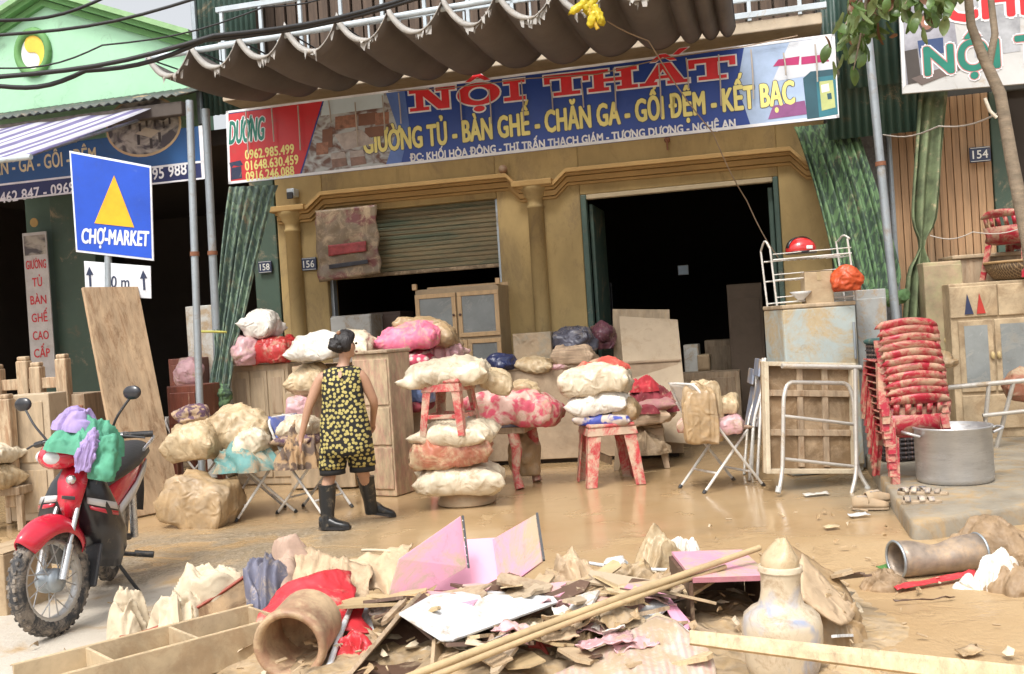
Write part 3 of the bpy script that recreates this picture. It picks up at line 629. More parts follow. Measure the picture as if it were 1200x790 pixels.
# printed wooden sofa set
for i, (x, y, ww, hh) in enumerate(((393, 137, 26, 15), (420, 134, 22, 14), (440, 133, 16, 14), (378, 152, 12, 22), (371, 168, 14, 14), (428, 150, 22, 12))):
    flat(ms, 'printed_seat', [(x, y), (x + ww, y - ww * .12), (x + ww, y + hh - ww * .12), (x, y + hh)], pw if i % 2 else M('print_wood_mid', (.28, .13, .08), .5, sc=14, var=.5, bump=0), .006 + i * .0005)
flat(ms, 'printed_table', [(392, 158), (424, 152), (440, 168), (404, 176)], M('print_stone', (.42, .36, .33), .5, sc=9, var=.3, bump=0), .0095)
for x, y in ((388, 180), (410, 178)): 
    flat(ms, 'printed_stool', [(x, y), (x + 16, y - 2), (x + 20, y + 14), (x + 2, y + 17)], M('print_brown', (.22, .13, .10), .5, sc=9, var=.4, bump=0), .01)
    flat(ms, 'printed_stool_top', [(x, y), (x + 16, y - 2), (x + 18, y + 5), (x + 1, y + 7)], MT['print_stone'], .0115)
flat(ms, 'printed_glow', [(452, 108), (474, 105), (480, 150), (470, 192), (452, 195), (466, 150)], M('print_haze', (.09, .16, .42), .4, sc=2, var=.3, bump=0), .0035)
# printed bedroom and safe at the right end
flat(ms, 'printed_room', [(872, 55), (974, 43), (980, 136), (880, 148), (864, 100)], M('print_room', (.36, .47, .66), .45, sc=1.5, var=.25, bump=0), .003)
flat(ms, 'printed_wall', [(925, 50), (974, 43), (978, 84), (905, 96)], M('print_wall', (.60, .63, .68), .45, sc=1.5, var=.1, bump=0), .0045)
mag = M('print_magenta', (.38, .02, .12), .5, bump=0)
flat(ms, 'printed_pillow', [(906, 78), (912, 70), (937, 66), (936, 76)], mag, .006); flat(ms, 'printed_pillow', [(939, 76), (939, 67), (966, 64), (972, 72)], mag, .006)
flat(ms, 'printed_bedspread', [(906, 124), (943, 118), (946, 134), (900, 140)], M('print_plum', (.25, .08, .22), .5, sc=3, var=.3, bump=0), .006)
flat(ms, 'printed_safe_side', [(941, 92), (956, 88), (960, 138), (946, 140)], M('print_teal', (.02, .08, .11), .5, bump=0), .007)
flat(ms, 'printed_safe_top', [(941, 92), (950, 84), (978, 81), (979, 88), (956, 91)], MT['print_teal'], .008)
flat(ms, 'printed_safe_front', [(956, 90), (979, 87), (982, 134), (960, 138)], M('print_teal_mid', (.03, .17, .22), .5, bump=0), .0075)
flat(ms, 'printed_safe_door', [(960, 96), (976, 94), (979, 126), (963, 130)], M('print_lime', (.45, .5, .2), .5, bump=0), .009)
flat(ms, 'printed_safe_dial', [(962, 100), (971, 98), (972, 107), (963, 109)], swhite, .0105); flat(ms, 'printed_safe_keypad', [(969, 110), (974, 109), (975, 116), (970, 117)], MT['print_teal'], .0105)
yl = M('sign_yellow', (.75, .66, .22), .45, sc=3, var=.15, bump=0); red2 = M('title_red', (.60, .02, .025), .4, bump=0)
gr = M('title_green', (.01, .17, .12), .4, bump=0)
lt(ms, 'DƯƠNG', 269, 169, 309, 163.5, 26, swhite, .0055, SO, bold=.07, shear=.12); lt(ms, 'DƯƠNG', 269, 169, 309, 163.5, 26, gr, .008, SO, bold=.025, shear=.12)
for t, x0, y0, x1, y1 in (('0962.985.499', 288, 187, 345, 179.5), ('01648.630.459', 288, 200, 350, 192), ('0916.246.088', 289, 212.5, 345, 205)): lt(ms, t, x0, y0, x1, y1, 10.5, yl, .007, SO, bold=.03)
flat(ms, 'phone_icon', [(271, 197), (283, 195), (284, 209), (271, 211)], MT['enamel_navy'], .006); flat(ms, 'phone_handset', [(269, 191), (282, 188), (285, 193), (281, 195), (274, 194), (271, 198)], MT['enamel_navy'], .007)
serif_title(ms, swhite, .004, SO, .035); serif_title(ms, red2, .012, SO, -.0)
T2 = ('GIƯỜNG TỦ - BÀN GHẾ - CHĂN GA - GỐI ĐỆM - KẾT BẠC', 427, 180, 931, 121, 25)
lt(ms, *T2, MT['enamel_navy'], .0055, SO, bold=.065); lt(ms, *T2, yl, .0075, SO, bold=.036)
lt(ms, 'ĐC: KHỐI HÒA ĐÔNG - THỊ TRẤN THẠCH GIÁM - TƯƠNG DƯƠNG - NGHỆ AN', 481, 189.5, 862, 149, 9, swhite, .0055, SO, bold=.035)
# string of hooks hanging across the sign
hk = M('rusty_wire', (.30, .22, .15), .7, bump=0)
fl = thing('hanging_wire', 'thin wire strung across the long sign with short wire hangers', 'wire', P0, WANG)
wpts = []
for x, y in ((455, 107), (520, 104), (620, 92), (700, 87), (780, 68), (870, 55), (935, 42)): s, z = wl(x, y, SO + .05); wpts.append((s, -SO - .05, z))
MB().tube(wpts, .006, 5).build('wire', hk, fl)
for x, y, l in ((467, 109, 36), (538, 105, 36), (573, 105, 40), (611, 95, 48), (645, 97, 32), (681, 94, 32), (719, 80, 50), (772, 75, 62), (804, 68, 36), (842, 64, 60), (880, 58, 58), (918, 62, 26), (955, 52, 44), (288, 130, 50), (318, 126, 40), (349, 124, 52), (385, 118, 26), (416, 120, 52), (448, 112, 40)):
    s, z = wl(x, y, SO + .05); s1, z1 = wl(x + 3, y + l, SO + .05); MB().tube([(s, -SO - .05, z), ((s + s1) / 2 + .005, -SO - .055, (z + z1) / 2), (s1, -SO - .05, z1)], .008, 5).build('hanger', M('hanger_beige', (.42, .37, .32), .6, bump=0), fl)

# ================================================================== scalloped brown awning
ba = thing('fabric_awning', 'grey brown scalloped fabric awning with tattered white hem over the long sign', 'awning', P0, WANG)
AO0, AO1 = 1.03, 2.9
cusps = [(172, 70), (222, 57), (277, 47), (332, 36), (393, 25), (453, 14), (517, 3), (580, -5), (648, -12), (715, -22), (775, -32), (805, -38), (830, -42), (852, -46)]
cs = [wl(x, y, AO1) for x, y in cusps]
az = sum(z for s, z in cs) / len(cs)
bz = 4.33
def awn(t, v):       # t in sag units, v back to front
    i = min(int(t), len(cs) - 2); f = t - i; s = cs[i][0] + (cs[i + 1][0] - cs[i][0]) * f; zf = cs[i][1] + (cs[i + 1][1] - cs[i][1]) * f
    wd = cs[i + 1][0] - cs[i][0]; depth = min(.26, .34 * wd + .06) * (1 if wd > .3 else 1.3)
    sag = depth * (1 - abs(2 * f - 1) ** 2.2) * (.55 + .45 * v)
    z = bz + (zf - bz) * v - sag - .05 * math.sin(PI * v) + .02 * noise.noise(V((t * 1.3, v * 3, 2)))
    sb = s + .25 * (1 - v) * 0
    return V((sb, -(AO0 + (AO1 - AO0) * v), z))
NS = (len(cs) - 1) * 16
rings = [[awn(i / 16, j / 12) for j in range(13)] for i in range(NS + 1)]
MB().loft(rings, False, False).build('canopy', awnm, ba, solid=.004)
# hem: a strip standing up behind every cusp, plus torn scraps
for i in range(len(cs) - 1):
    wd = cs[i + 1][0] - cs[i][0]
    rr = []
    for k in range(13):
        f = k / 12 * .98 + .01; p = awn(i + f, 1.0); hgt = .012 + .085 * max(0, 1 - f * 1.5) ** .8
        rr.append([p + V((0, -.004, -.006)), p + V((0, -.008, hgt * .5)), p + V((0, .02, hgt))])
    MB().loft(rr, False, False).build('hem', whem, ba, solid=.003)
rs = random.Random(5); mb = MB()
for q in range(150):
    i = rs.randrange(0, len(cs) - 1); f = rs.choice((rs.uniform(.35, .95), rs.uniform(.5, .8))); p = awn(i + f, 1.0 - rs.uniform(0, .03)); l = rs.uniform(.02, .09); ww = rs.uniform(.006, .03)
    mb.add([p + V((-ww, -.01, .01)), p + V((ww, -.01, .01)), p + V((ww * rs.uniform(-.5, 1), -.02, -l)), p + V((-ww * rs.uniform(0, 1.2), -.015, -l * rs.uniform(.4, 1)))], [(0, 1, 2, 3)])
o = mb.build('torn_scraps', whem, ba); o['kind'] = 'stuff'
fa = [V((cs[0][0] - .05, -AO1 + .07, cs[0][1] + .03)), V((cs[-1][0] + .1, -AO1 + .07, cs[-1][1] + .03))]
MB().tube(fa, .03).build('front_rail', wpaint, ba)
for i in range(len(cs)): p = awn(min(i, len(cs) - 1.001), 1); b = awn(min(i, len(cs) - 1.001), 0); MB().tube([p + V((0, 0, .012)), b + V((0, 0, .012))], .008, 6).build('wire', wirem, ba)
# yellow bow hanging from the awning
s, z = wl(691, 12, 3.0)
bw = thing('plastic_bow', 'crumpled yellow plastic bow tied on the front of the brown awning', 'bow', wp(s, z, 3.0), WANG)
ym = M('yellow_plastic', (.72, .58, .04), .35, sc=8, trans=.35, crump=.4)
for dx, dz, a, l in ((-.12, .02, .5, .2), (.02, .10, 1.6, .17), (.06, -.12, -1.2, .2), (-.03, -.1, -1.9, .16), (.1, .06, .8, .14)):
    vs, fs = sack_mesh(l, .06, .07, int(90 + a * 7), .02, n=10); MB().add(vs, fs, True).build('ribbon_loop', ym, bw, (dx * .55, 0, dz * .55), (0, -a, 0))
MB().tube([(.02, 0, .12), (.0, -.01, -.02), (.06, 0, -.17)], .02, 6).build('tie', M('tie_yellow', (.55, .36, .03), .5), bw)
# ================================================================== right shophouse
rh = thing('shophouse', 'timber plank fronted shophouse beside the ochre house', 'building', P0, WANG)
gsteel = M('grey_mesh_panel', (.14, .135, .13), .7, .1, sc=40, var=.35, bump=.4)
sa, sbb = wl(977, 250)[0], wl(1046, 250)[0]; sp0, sp1 = wl(1046, 200)[0], wl(1163, 200)[0]; sd1 = wl(1185, 200)[0]
hb('grey_panel', sR + .004, sp0 - .03, .04, .16, 0, 3.55, gsteel, rh)
MB().tube([(sp0 - .012, .02, 0), (sp0 - .012, .02, 3.5)], .03).build('corner_pipe', steel, rh)
woodb_ = M('plank_backing_brown', (.16, .09, .05), .8)
rs = random.Random(3)
np_ = 13; wdt = (sp1 - sp0) / np_
pl = [M('plank_%d' % k, c, .65, sc=2.5, var=.3, streak=(14, 14, .5), bump=.2, mud=.2, mudcol=(.36, .24, .13)) for k, c in enumerate(((.40, .245, .13), (.43, .275, .155), (.37, .22, .115)))]
for i in range(np_):
    hb('plank', sp0 + i * wdt + .003, sp0 + (i + 1) * wdt - .003, .0 + rs.uniform(-.006, .006), .06, 0, 3.6, rs.choice(pl), rh, .006)
hb('plank_backing', sp0 + .002, sp1, .062, .16, 0, 3.6, woodb_, rh, 0)
hb('green_jamb', sp1 + .005, sd1, -.02, .2, 0, 3.6, dgreen, rh)
hb('dark_wall', sd1 + .003, sd1 + 3, .1, .3, 0, 3.6, dark, rh, 0)
hb('upper_wall', sR + .005, sd1 + 3, .05, .35, 3.6, 8, M('upper_dark', (.06, .06, .055), .8), rh)
corr('tin_siding', sR + .01, sp0 + .25, 3.2, 5.2, -.45, tin, rh, .08)
corr('tin_apron', wl(985, 60, .6)[0], wl(1062, 60, .6)[0], wl(1030, 100, .6)[1], 6, -.6, tin, rh, .09)
SO = .75
rsn = thing('shop_sign', 'pale shop sign with green and red lettering behind the young tree', 'sign', P0, WANG)
cor = [(1051, -40), (1290, -68), (1297, 90), (1057.5, 110)]
MB().prism([(wl(x, y, SO)[0], -SO, wl(x, y, SO)[1]) for x, y in cor][::-1], (0, .04, 0)).build('panel', M('sign_grey', (.5, .5, .49), .5, sc=1.5, var=.15, bump=.04, mud=.15), rsn, bevel=.004)
flat(rsn, 'printed_room', [(1056, -30), (1110, -36), (1125, 75), (1062, 100)], M('print_room2', (.30, .30, .34), .5, sc=3, var=.5, bump=0), .003)
flat(rsn, 'printed_wall_photo', [(1075, 48), (1105, 44), (1106, 62), (1078, 68)], M('print_navy2', (.03, .06, .16), .5, bump=0), .005)
flat(rsn, 'printed_cabinet', [(1060, 60), (1075, 57), (1080, 96), (1064, 99)], MT['print_dark'], .005)
flat(rsn, 'printed_table', [(1068, 92), (1125, 72), (1140, 76), (1080, 100)], M('print_slate', (.12, .09, .08), .5, bump=0), .006)
flat(rsn, 'printed_window', [(1140, 0), (1195, -8), (1196, 60), (1142, 68)], M('print_win', (.33, .34, .36), .5, sc=4, var=.4, bump=0), .003)
flat(rsn, 'printed_border', [(1052, -38), (1056, -38), (1061, 100), (1058, 104)], swhite, .004)
cx, cy = 1086, 26
for k, (rad, mm) in enumerate(((12, MT['print_dark']), (9, MT['print_wood_mid']), (4, swhite))):
    flat(rsn, 'printed_wheel', [(cx + rad * .8 * math.cos(a), cy + rad * math.sin(a)) for a in fan(0, 2 * PI * 15 / 16, 16)], mm, .005 + .001 * k)
T = ('NỘI T', 1085, 88, 1222, 72.5, 32)
lt(rsn, *T, swhite, .0075, SO, bold=.09); lt(rsn, *T, M('letter_pink', (.5, .2, .2), .4, bump=0), .009, SO, bold=.06); lt(rsn, *T, gr, .0105, SO, bold=.035)
T = ('CHI', 1108, 26, 1204, 15.5, 42); lt(rsn, *T, swhite, .0075, SO, bold=.08); lt(rsn, *T, red2, .0095, SO, bold=.035)

# ================================================================== poles, curtains, cables
def pole(lab, x0, y0, x1, y1, d, r):
    a = at(x0, y0, d); b = at(x1, y1, d); k = (b - a) / (b.z - a.z); base = a - k * a.z
    t = thing('steel_pole', lab, 'pole', base); MB().tube([(0, 0, 0), (b - base)], r, 12).build('shaft', steel, t)
    mid = (b - base) * .62
    MB().tube([mid - (b - base).normalized() * .02, mid + (b - base).normalized() * .02], r * 1.25, 12).build('collar', M('rust', (.2, .08, .04), .8), t)
    MB().bx(-.08, .08, -.08, .08, 0, .012).build('base_plate', steel, t)
pole('thin steel pole standing beside the blue market sign', 234, 470, 222, 118, 9.6, .035)
pole('steel pole standing against the green curtain by plate 158', 257, 460, 241, 128, 10.6, .042)
pole('leaning steel pole at the corner of the grey panel', 1047, 345, 1011, -20, 9.6, .04)
# camouflage curtains: gathered cloth hanging in folds
camo = pattern('camouflage_cloth', 'noise', (.12, .175, .15), (.27, .37, .26), 11, .8, .2, .54, (1.6, 1.6, .8), .05, trans=.1)
camo2 = pattern('camouflage_cloth_dark', 'noise', (.045, .075, .05), (.12, .21, .095), 11, .8, .15, .5, (1.6, 1.6, .8), .05, trans=.1)
def curtain(name, lab, top, bot, d0, d1, folds, mat, tie=None, gather=.5, parent=None):
    """top, bot: (x left, x right, y left, y right) in the picture; cloth gathered towards its tie"""
    rings = []; n = folds * 10
    for i in range(n + 1):
        u = i / n; row = []
        for j in range(25):
            v = j / 24; e = v ** .85
            xl = top[0] + (bot[0] - top[0]) * e; xr = top[1] + (bot[1] - top[1]) * e; yl = top[2] + (bot[2] - top[2]) * v; yr = top[3] + (bot[3] - top[3]) * v
            if tie: pin = math.exp(-((v - tie) / .07) ** 2) * gather; cxx = (xl + xr) / 2; xl += (cxx - xl) * pin; xr += (cxx - xr) * pin
            dd = d0 + (d1 - d0) * v
            p = at(xl + (xr - xl) * u, yl + (yr - yl) * u, dd); wpx = abs(xr - xl) * dd / F
            ph = u * folds * 2 * PI + .7 * math.sin(v * 3 + u * 5); amp = min(.07, .35 * wpx / folds + .025) * (.35 + .65 * min(1, v * 3))
            p += V((.25 * math.sin(ph * .5 + 1) * amp, -math.sin(ph) * amp, 0)) + V((0, -.04 * noise.noise(V((u * 4, v * 3, folds))), 0))
            row.append(p)
        rings.append(row)
    base = at((bot[0] + bot[1]) / 2, bot[2], d1); t = thing(name, lab, 'curtain', base)
    MB().loft([[p - base for p in r] for r in rings], False, False).build('cloth', mat, t, solid=.004)
    return t
ct = curtain('curtain', 'faded camouflage green curtain tied beside the steel pole', (268, 326, 219, 217), (243, 268, 470, 462), 11.2, 10.3, 7, camo, .78, .25)
b0 = ct.location
p = at(250, 388, 10.35); mb = MB().tube([V((-.16, -.02, .01)), V((-.08, -.11, 0)), V((.05, -.12, -.01)), V((.14, -.04, -.02))], .014, 6); mb.build('tie_cord', M('cord_yellow', (.45, .42, .1), .7), ct, p - b0)
vs, fs = lump_mesh(.34, .22, .26, 31, .05); MB().add(vs, fs, True).build('gathered_hem', camo2, ct, at(252, 478, 10.3) - b0)
ct = curtain('curtain', 'dark camouflage green curtain gathered towards the grey panel', (930, 1000, 149, 142), (985, 1062, 352, 352), 10.9, 10.0, 8, camo2, .97, .3)
vs, fs = sack_mesh(.42, .3, .14, 33, .05); MB().add(vs, fs, True).build('gathered_hem', M('curtain_hem_green', (.07, .14, .05), .8, sc=8, var=.5, mud=.2), ct, at(1036, 360, 9.9) - ct.location, (0, .1, 0))
ct = curtain('curtain', 'narrow twisted olive curtain hanging against the timber planks', (1076, 1112, 108, 106), (1055, 1092, 382, 382), 10.5, 10.2, 3, M('olive_cloth', (.12, .15, .075), .8, sc=7, var=.5, mud=.2), .66, .85)
# number banner hung inside left bay: plastic wrapped rug hung on the wall
rug = pattern('wrapped_rug', 'noise', (.18, .13, .08), (.15, .045, .04), 2.6, .35, .35, .56, (1, 1, 2.2), .05)
t = thing('wrapped_rug', 'plastic wrapped patterned rug hung over the roller shutter', 'rug', P0, WANG)
def wq(px, o): return [V((wl(x, y, o)[0], -o, wl(x, y, o)[1])) for x, y in px]
a, b, c, d = wq([(369, 247), (440, 240), (446, 320), (374, 331)], .14)
sheet('cloth', a, b, c, d, rug, .035, 4, 26, 26, 6, .02, parent=t)
for zz, mm, k in ((.66, M('rug_red', (.28, .04, .04), .5, sc=12, var=.4), .15), (.84, M('rug_black', (.03, .03, .04), .5, sc=12, var=.4), .06)):
    e = a + (d - a) * zz; f_ = b + (c - b) * zz; g = a + (d - a) * (zz - k); h = b + (c - b) * (zz - k); q = (f_ - e) * .2
    sheet('printed_band', g + q + V((0, -.035, 0)), h - q * .9 + V((0, -.035, 0)), f_ - q * .9 + V((0, -.035, 0)), e + q + V((0, -.035, 0)), mm, .02, 5, 16, 6, 7, .004, parent=t)
# cables
def cable(lab, pts, r=.011, mt=None):
    P = [V(at(x, y, d)) for x, y, d in pts]; b = P[0]
    q = []
    for a, c in zip(P, P[1:]): q += [a - b + (c - a) * t - V((0, 0, .05 * math.sin(PI * t))) for t in fan(0, 1, 8)[:-1]]
    q.append(P[-1] - b); tag(MB().tube(q, r, 6).build('power_cable' if mt is None else 'cord', mt or wirem, None, b), lab, 'cable' if mt is None else 'cord', 'overhead cables' if mt is None else None)
for lab, pts in (('black overhead cable crossing above the gable peak', [(-120, 45, 6.4), (0, 24, 6.6), (125, -4, 7), (330, -55, 7.6)]),
                 ('black overhead cable crossing the gable towards the tin siding', [(-120, 62, 6.4), (0, 41, 6.6), (230, -2, 7), (420, -48, 7.6)]),
                 ('thick black cable bundle sagging over the gable eave', [(-120, 110, 6.4), (0, 90, 6.6), (250, 42, 7), (490, -6, 7.6), (700, -50, 8)]),
                 ('black cable running just below the thick cable bundle', [(-120, 122, 6.4), (0, 101, 6.6), (100, 83, 6.8), (240, 47, 7), (490, -2, 7.6), (700, -46, 8)]),
                 ('thin cable with a small ring crossing the medallion', [(-120, 98, 6.4), (0, 80, 6.6), (120, 53, 6.8), (310, 8, 7.2), (420, -20, 7.6)])):
    cable(lab, pts, .016 if 'thick' in lab else .006 if 'thin' in lab else .011)
cable('thin tan cord stretched from the awning down across the right opening', [(672, -5, 9.2), (760, 48, 9.4), (835, 155, 10.2), (875, 235, 10.8), (912, 302, 11.0)], .006, hk)
cable('white cord tied from the grey panel to the tree trunk', [(1035, 158, 10.2), (1100, 148, 8.5), (1180, 127, 7.2)], .007, MT['hanger_beige'])
cable('white cord stretched low across the timber planks', [(1090, 276, 9.8), (1140, 272, 9.6), (1210, 262, 9.4)], .006, MT['hanger_beige'])
# ================================================================== materials for the goods
tan = M('muddy_tan_plastic', (.47, .36, .22), .42, sc=5, var=.25, mud=.3, mudcol=(.36, .24, .12), crump=.35)
brownp = M('brown_wrap', (.36, .245, .13), .38, sc=5, var=.3, mud=.35, crump=.3)
creamp = M('cream_plastic', (.58, .50, .37), .42, sc=4, var=.2, mud=.28, crump=.35)
whitep = M('white_plastic', (.68, .64, .57), .4, sc=4, var=.15, mud=.2, crump=.4)
pinkp = M('pink_bedding', (.70, .16, .26), .55, sc=5, var=.3, mud=.33, mudcol=(.52, .38, .24), crump=.35)
pinkd = pattern('pink_dotted', 'dots', (.66, .5, .45), (.52, .07, .12), 16, .5, .2, .3, mix=.08)
pinkf = pattern('pink_floral', 'noise', (.55, .36, .3), (.48, .06, .10), 9, .5, .3, .5, mix=.06)
bluep = M('blue_bedding', (.16, .22, .40), .5, sc=4, var=.3, mud=.35, mudcol=(.42, .34, .26), crump=.35)
palep = M('pale_pink_plastic', (.58, .34, .36), .4, sc=5, var=.25, mud=.3, crump=.45)
redp = M('red_plastic_wrap', (.42, .03, .03), .32, sc=5, var=.25, mud=.25, crump=.45)
redc = M('maroon_cloth', (.20, .025, .035), .8, sc=8, var=.4, mud=.22, bump=.4)
darkp = M('dark_plastic_bag', (.10, .10, .13), .25, sc=5, var=.5, mud=.22, mudcol=(.3, .25, .2), crump=.7)
navyp = M('navy_bag', (.02, .028, .085), .35, sc=5, crump=.6, mud=.1)
teal = M('teal_cloth', (.10, .235, .22), .7, sc=6, var=.25, mud=.35, crump=.2)
card = M('muddy_carton', (.36, .255, .15), .75, sc=3, var=.2, mud=.4, mudcol=(.42, .32, .2), bump=.2)
woodl = M('muddy_light_wood', (.42, .30, .17), .6, sc=3, var=.25, mud=.62, mudcol=(.40, .305, .2), streak=(5, 5, 1.2), bump=.15)
woodm = M('muddy_brown_wood', (.25, .155, .085), .6, sc=3, var=.3, mud=.58, mudcol=(.36, .27, .18), streak=(5, 5, 1), bump=.2)
woodr = M('red_brown_wood', (.13, .035, .02), .35, sc=3, var=.3, mud=.15, streak=(6, 6, .8))
ply = M('muddy_plywood', (.40, .28, .17), .65, sc=1.8, var=.3, mud=.35, mudcol=(.25, .15, .08), streak=(5, 5, .5), bump=.25)
dullp = M('dusty_panel', (.44, .345, .235), .75, sc=2.5, var=.12, mud=.2, mudcol=(.36, .26, .16))
cfr = M('chair_white_steel', (.62, .60, .56), .4, sc=6, mud=.25)
cfg = M('chair_chrome', (.55, .52, .47), .35, .4, sc=5, mud=.25)
rpl = M('red_stool_plastic', (.45, .045, .05), .45, sc=6, var=.2, mud=.46, mudcol=(.48, .35, .25), bump=.15)
rpl2 = M('red_chair_plastic', (.35, .012, .03), .35, sc=6, var=.2, mud=.42, mudcol=(.42, .27, .18), bump=.1)
glass = M('dusty_glass', (.22, .235, .23), .25, sc=2, var=.25, mud=.25, mudcol=(.3, .27, .22), spec=.6)
whm = M('dirty_white_metal', (.48, .48, .45), .5, sc=3, var=.15, mud=.35, bump=.1)
# ================================================================== builders
def box_thing(name, label, cat, xl, xr, yt, yb, d, dp, mat, rz=WANG, bevel=.008, ground=False, part='body', tilt=None):
    loc, w, h = bb(xl, xr, yt, yb, d); t = thing(name, label, cat, loc, rz)
    if tilt: t.rotation_euler = tilt + (rz,) if len(tilt) == 2 else tilt
    b = MB().bx(-w / 2, w / 2, 0, dp, 0, h).build(part, mat, t, bevel=bevel); t['w'] = w; t['h'] = h
    return t, w, h
def carton(name, label, xl, xr, yt, yb, d, dp=.3, mat=None, rz=WANG, tape=True, cat='box'):
    t, w, h = box_thing(name, label, cat, xl, xr, yt, yb, d, dp, mat or card, rz)
    if tape:
        MB().bx(-w * .07, w * .07, -.003, dp, h - .002, h + .002).bx(-w * .07, w * .07, -.003, -.0005, h * .72, h + .002).build('tape', M('parcel_tape', (.4, .3, .17), .3), t)
        for k in (-1, 1): MB().box((k * w * .25, dp * .5, h + .006), (w * .48, dp * .98, .005), Matrix.Rotation(k * .02, 3, 'Y')).build('flap', mat or card, t)
    return t
def folding_chair(label, loc, rz, fm, seatm, bkm, sc=1.0, group='white folding chairs'):
    """steel folding chair facing local -y: front leg loop runs up into the backrest"""
    t = thing('folding_chair', label, 'chair', loc, rz, group); k = sc; r = .012 * k; W = .21 * k
    for s in (-1, 1):
        f = MB().tube(rnd([(s * W, -.27 * k, 0), (s * W, .12 * k, .50 * k), (s * W, .235 * k, .70 * k)], .1), r).build('leg', fm, t)
        MB().tube([(s * W, -.276 * k, -.004), (s * W, -.255 * k, .02 * k)], r * 1.35).build('rubber_foot', black, f)
        g = MB().tube([(s * W * .86, .27 * k, 0), (s * W * .86, -.17 * k, .46 * k)], r).build('leg', fm, t)
        MB().tube([(s * W * .86, .276 * k, -.004), (s * W * .86, .258 * k, .02 * k)], r * 1.35).build('rubber_foot', black, g)
    MB().tube(rnd([(-W, .2 * k, .64 * k), (-W, .30 * k, .86 * k), (W, .30 * k, .86 * k), (W, .2 * k, .64 * k)], .1 * k, 6), r).build('back_loop', fm, t)
    for z, y, q in ((.12, -.178, 1), (.14, .137, .86)): MB().tube([(-W * q, y * k, z * k), (W * q, y * k, z * k)], r * .8).build('stretcher', fm, t)
    vs, fs = sack_mesh(.42 * k, .41 * k, .05 * k, 3, .004, 5, n=14, pinch=.03); MB().add(vs, fs, True).build('seat', seatm, t, (0, -.02 * k, .455 * k))
    a = V((0, .245 * k, .66 * k)); vs, fs = sack_mesh(.40 * k, .24 * k, .035 * k, 4, .003, 5, n=12, pinch=.05); MB().add(vs, fs, True).build('backrest', bkm, t, (0, .268 * k, .755 * k), (R(66), 0, 0))
    return t
def plastic_stool(label, loc, rz, w, h, mat, rot=None, group=None, cross=True, lw0=.075):
    t = thing('plastic_stool', label, 'stool', loc, rz, group)
    if rot: t.rotation_euler = rot
    a = w / 2; b = w * .40
    MB().bx(-b, b, -b, b, h - .035, h).build('seat', mat, t, bevel=.014)
    MB().loft([[(x * b * q, y * b * q, z) for x, y in ((-1, -1), (1, -1), (1, 1), (-1, 1))] for z, q in ((h - .10, 1.06), (h - .036, 1.0))], True, False, False).build('apron', mat, t, solid=.01)
    for sx in (-1, 1):
        for sy in (-1, 1):
            mb = MB(); rings = []
            for q in fan(0, 1, 5):
                z = (h - .04) * (1 - q); o = b + (a - b) * q; lw = lw0 - .25 * lw0 * q
                rings.append([(sx * o, sy * o, z), (sx * (o - lw), sy * o, z), (sx * (o - lw), sy * (o - .014), z), (sx * (o - .014), sy * (o - .014), z), (sx * (o - .014), sy * (o - lw), z), (sx * o, sy * (o - lw), z)])
            if sx * sy < 0: rings = [r[::-1] for r in rings]
            mb.loft(rings, True, True, False).build('leg', mat, t, bevel=.004)
    c = a - (a - b) * .35
    for sx, sy in ((0, -1), (0, 1), (-1, 0), (1, 0)) if cross else ():
        d = (2 * c - .02, .012, .035) if sx == 0 else (.012, 2 * c - .02, .035); MB().box((sx * (c - .012), sy * (c - .012), h * .34), d).build('crossbar', mat, t, bevel=.003)
    return t
# ================================================================== left: leaning door panel, market sign, bed parts
A = G(146, 609); B = G(211, 596); Tl = at(95, 338, 9.35); Tr = Tl + (B - A)
pn = board('door_panel', 'tall mud streaked plywood door panel leaning on the market sign post', 'panel', A, B, Tl, .035, ply)
sgp = thing('market_sign', 'square blue road sign with yellow triangle reading market', 'sign', at(128, 560, 9.75) * 1)
sgp.location.z = 0; gx, gy = sgp.location.x, sgp.location.y
def sgl(x, y, d=9.75): p = at(x, y, d); return V((p.x - gx, p.y - gy, p.z))
MB().tube([(0, 0, 0), sgl(124, 190) + V((0, .03, 0))], .035, 12).build('post', steel, sgp)
c4 = [sgl(82, 177), sgl(178, 195), sgl(181, 306), sgl(90, 295.5)]
fw = V((0, 1, 0))
MB().prism(c4[::-1], fw * -.02).build('white_edge', M('sign_board_white', (.68, .7, .74), .4, bump=.02, mud=.05), sgp, bevel=.003)
cc = sum(c4, V()) / 4; MB().prism([cc + (p - cc) * .955 + fw * -.021 for p in c4][::-1], fw * -.002).build('blue_field', M('sign_bright_blue', (.012, .075, .52), .35, sc=1.2, var=.2, bump=.03, mud=.07, mudcol=(.08, .15, .5)), sgp)
MB().prism([p + fw * -.026 for p in (sgl(135, 206), sgl(158.5, 267), sgl(112, 262))][::-1], fw * -.002).build('yellow_triangle', M('sign_amber', (.75, .38, .01), .4, bump=.02), sgp)
h = thing('tmp', '', '');  bpy.data.objects.remove(h)
def sign_text(txt, pa, pb, hh, mat, par, off, bold):
    a, b = pa, pb; l = letter(txt, 0, (b - a).length, 0, hh, mat, 0, par, bold)
    x = (b - a).normalized()
    l.matrix_local = Matrix(((x.x, 0, 0, a.x), (x.y, 1, 0, a.y + off), (x.z, 0, 1, a.z), (0, 0, 0, 1)))
sign_text('CHỢ-MARKET', sgl(97, 285), sgl(174, 297), .135, MT['sign_board_white'], sgp, -.027, .035)
c4 = [sgl(99, 306, 9.77), sgl(177, 312, 9.77), sgl(178, 350, 9.77), sgl(101, 346, 9.77)]
MB().prism(c4[::-1], fw * -.015).build('lower_panel', MT['sign_board_white'], sgp, bevel=.003)
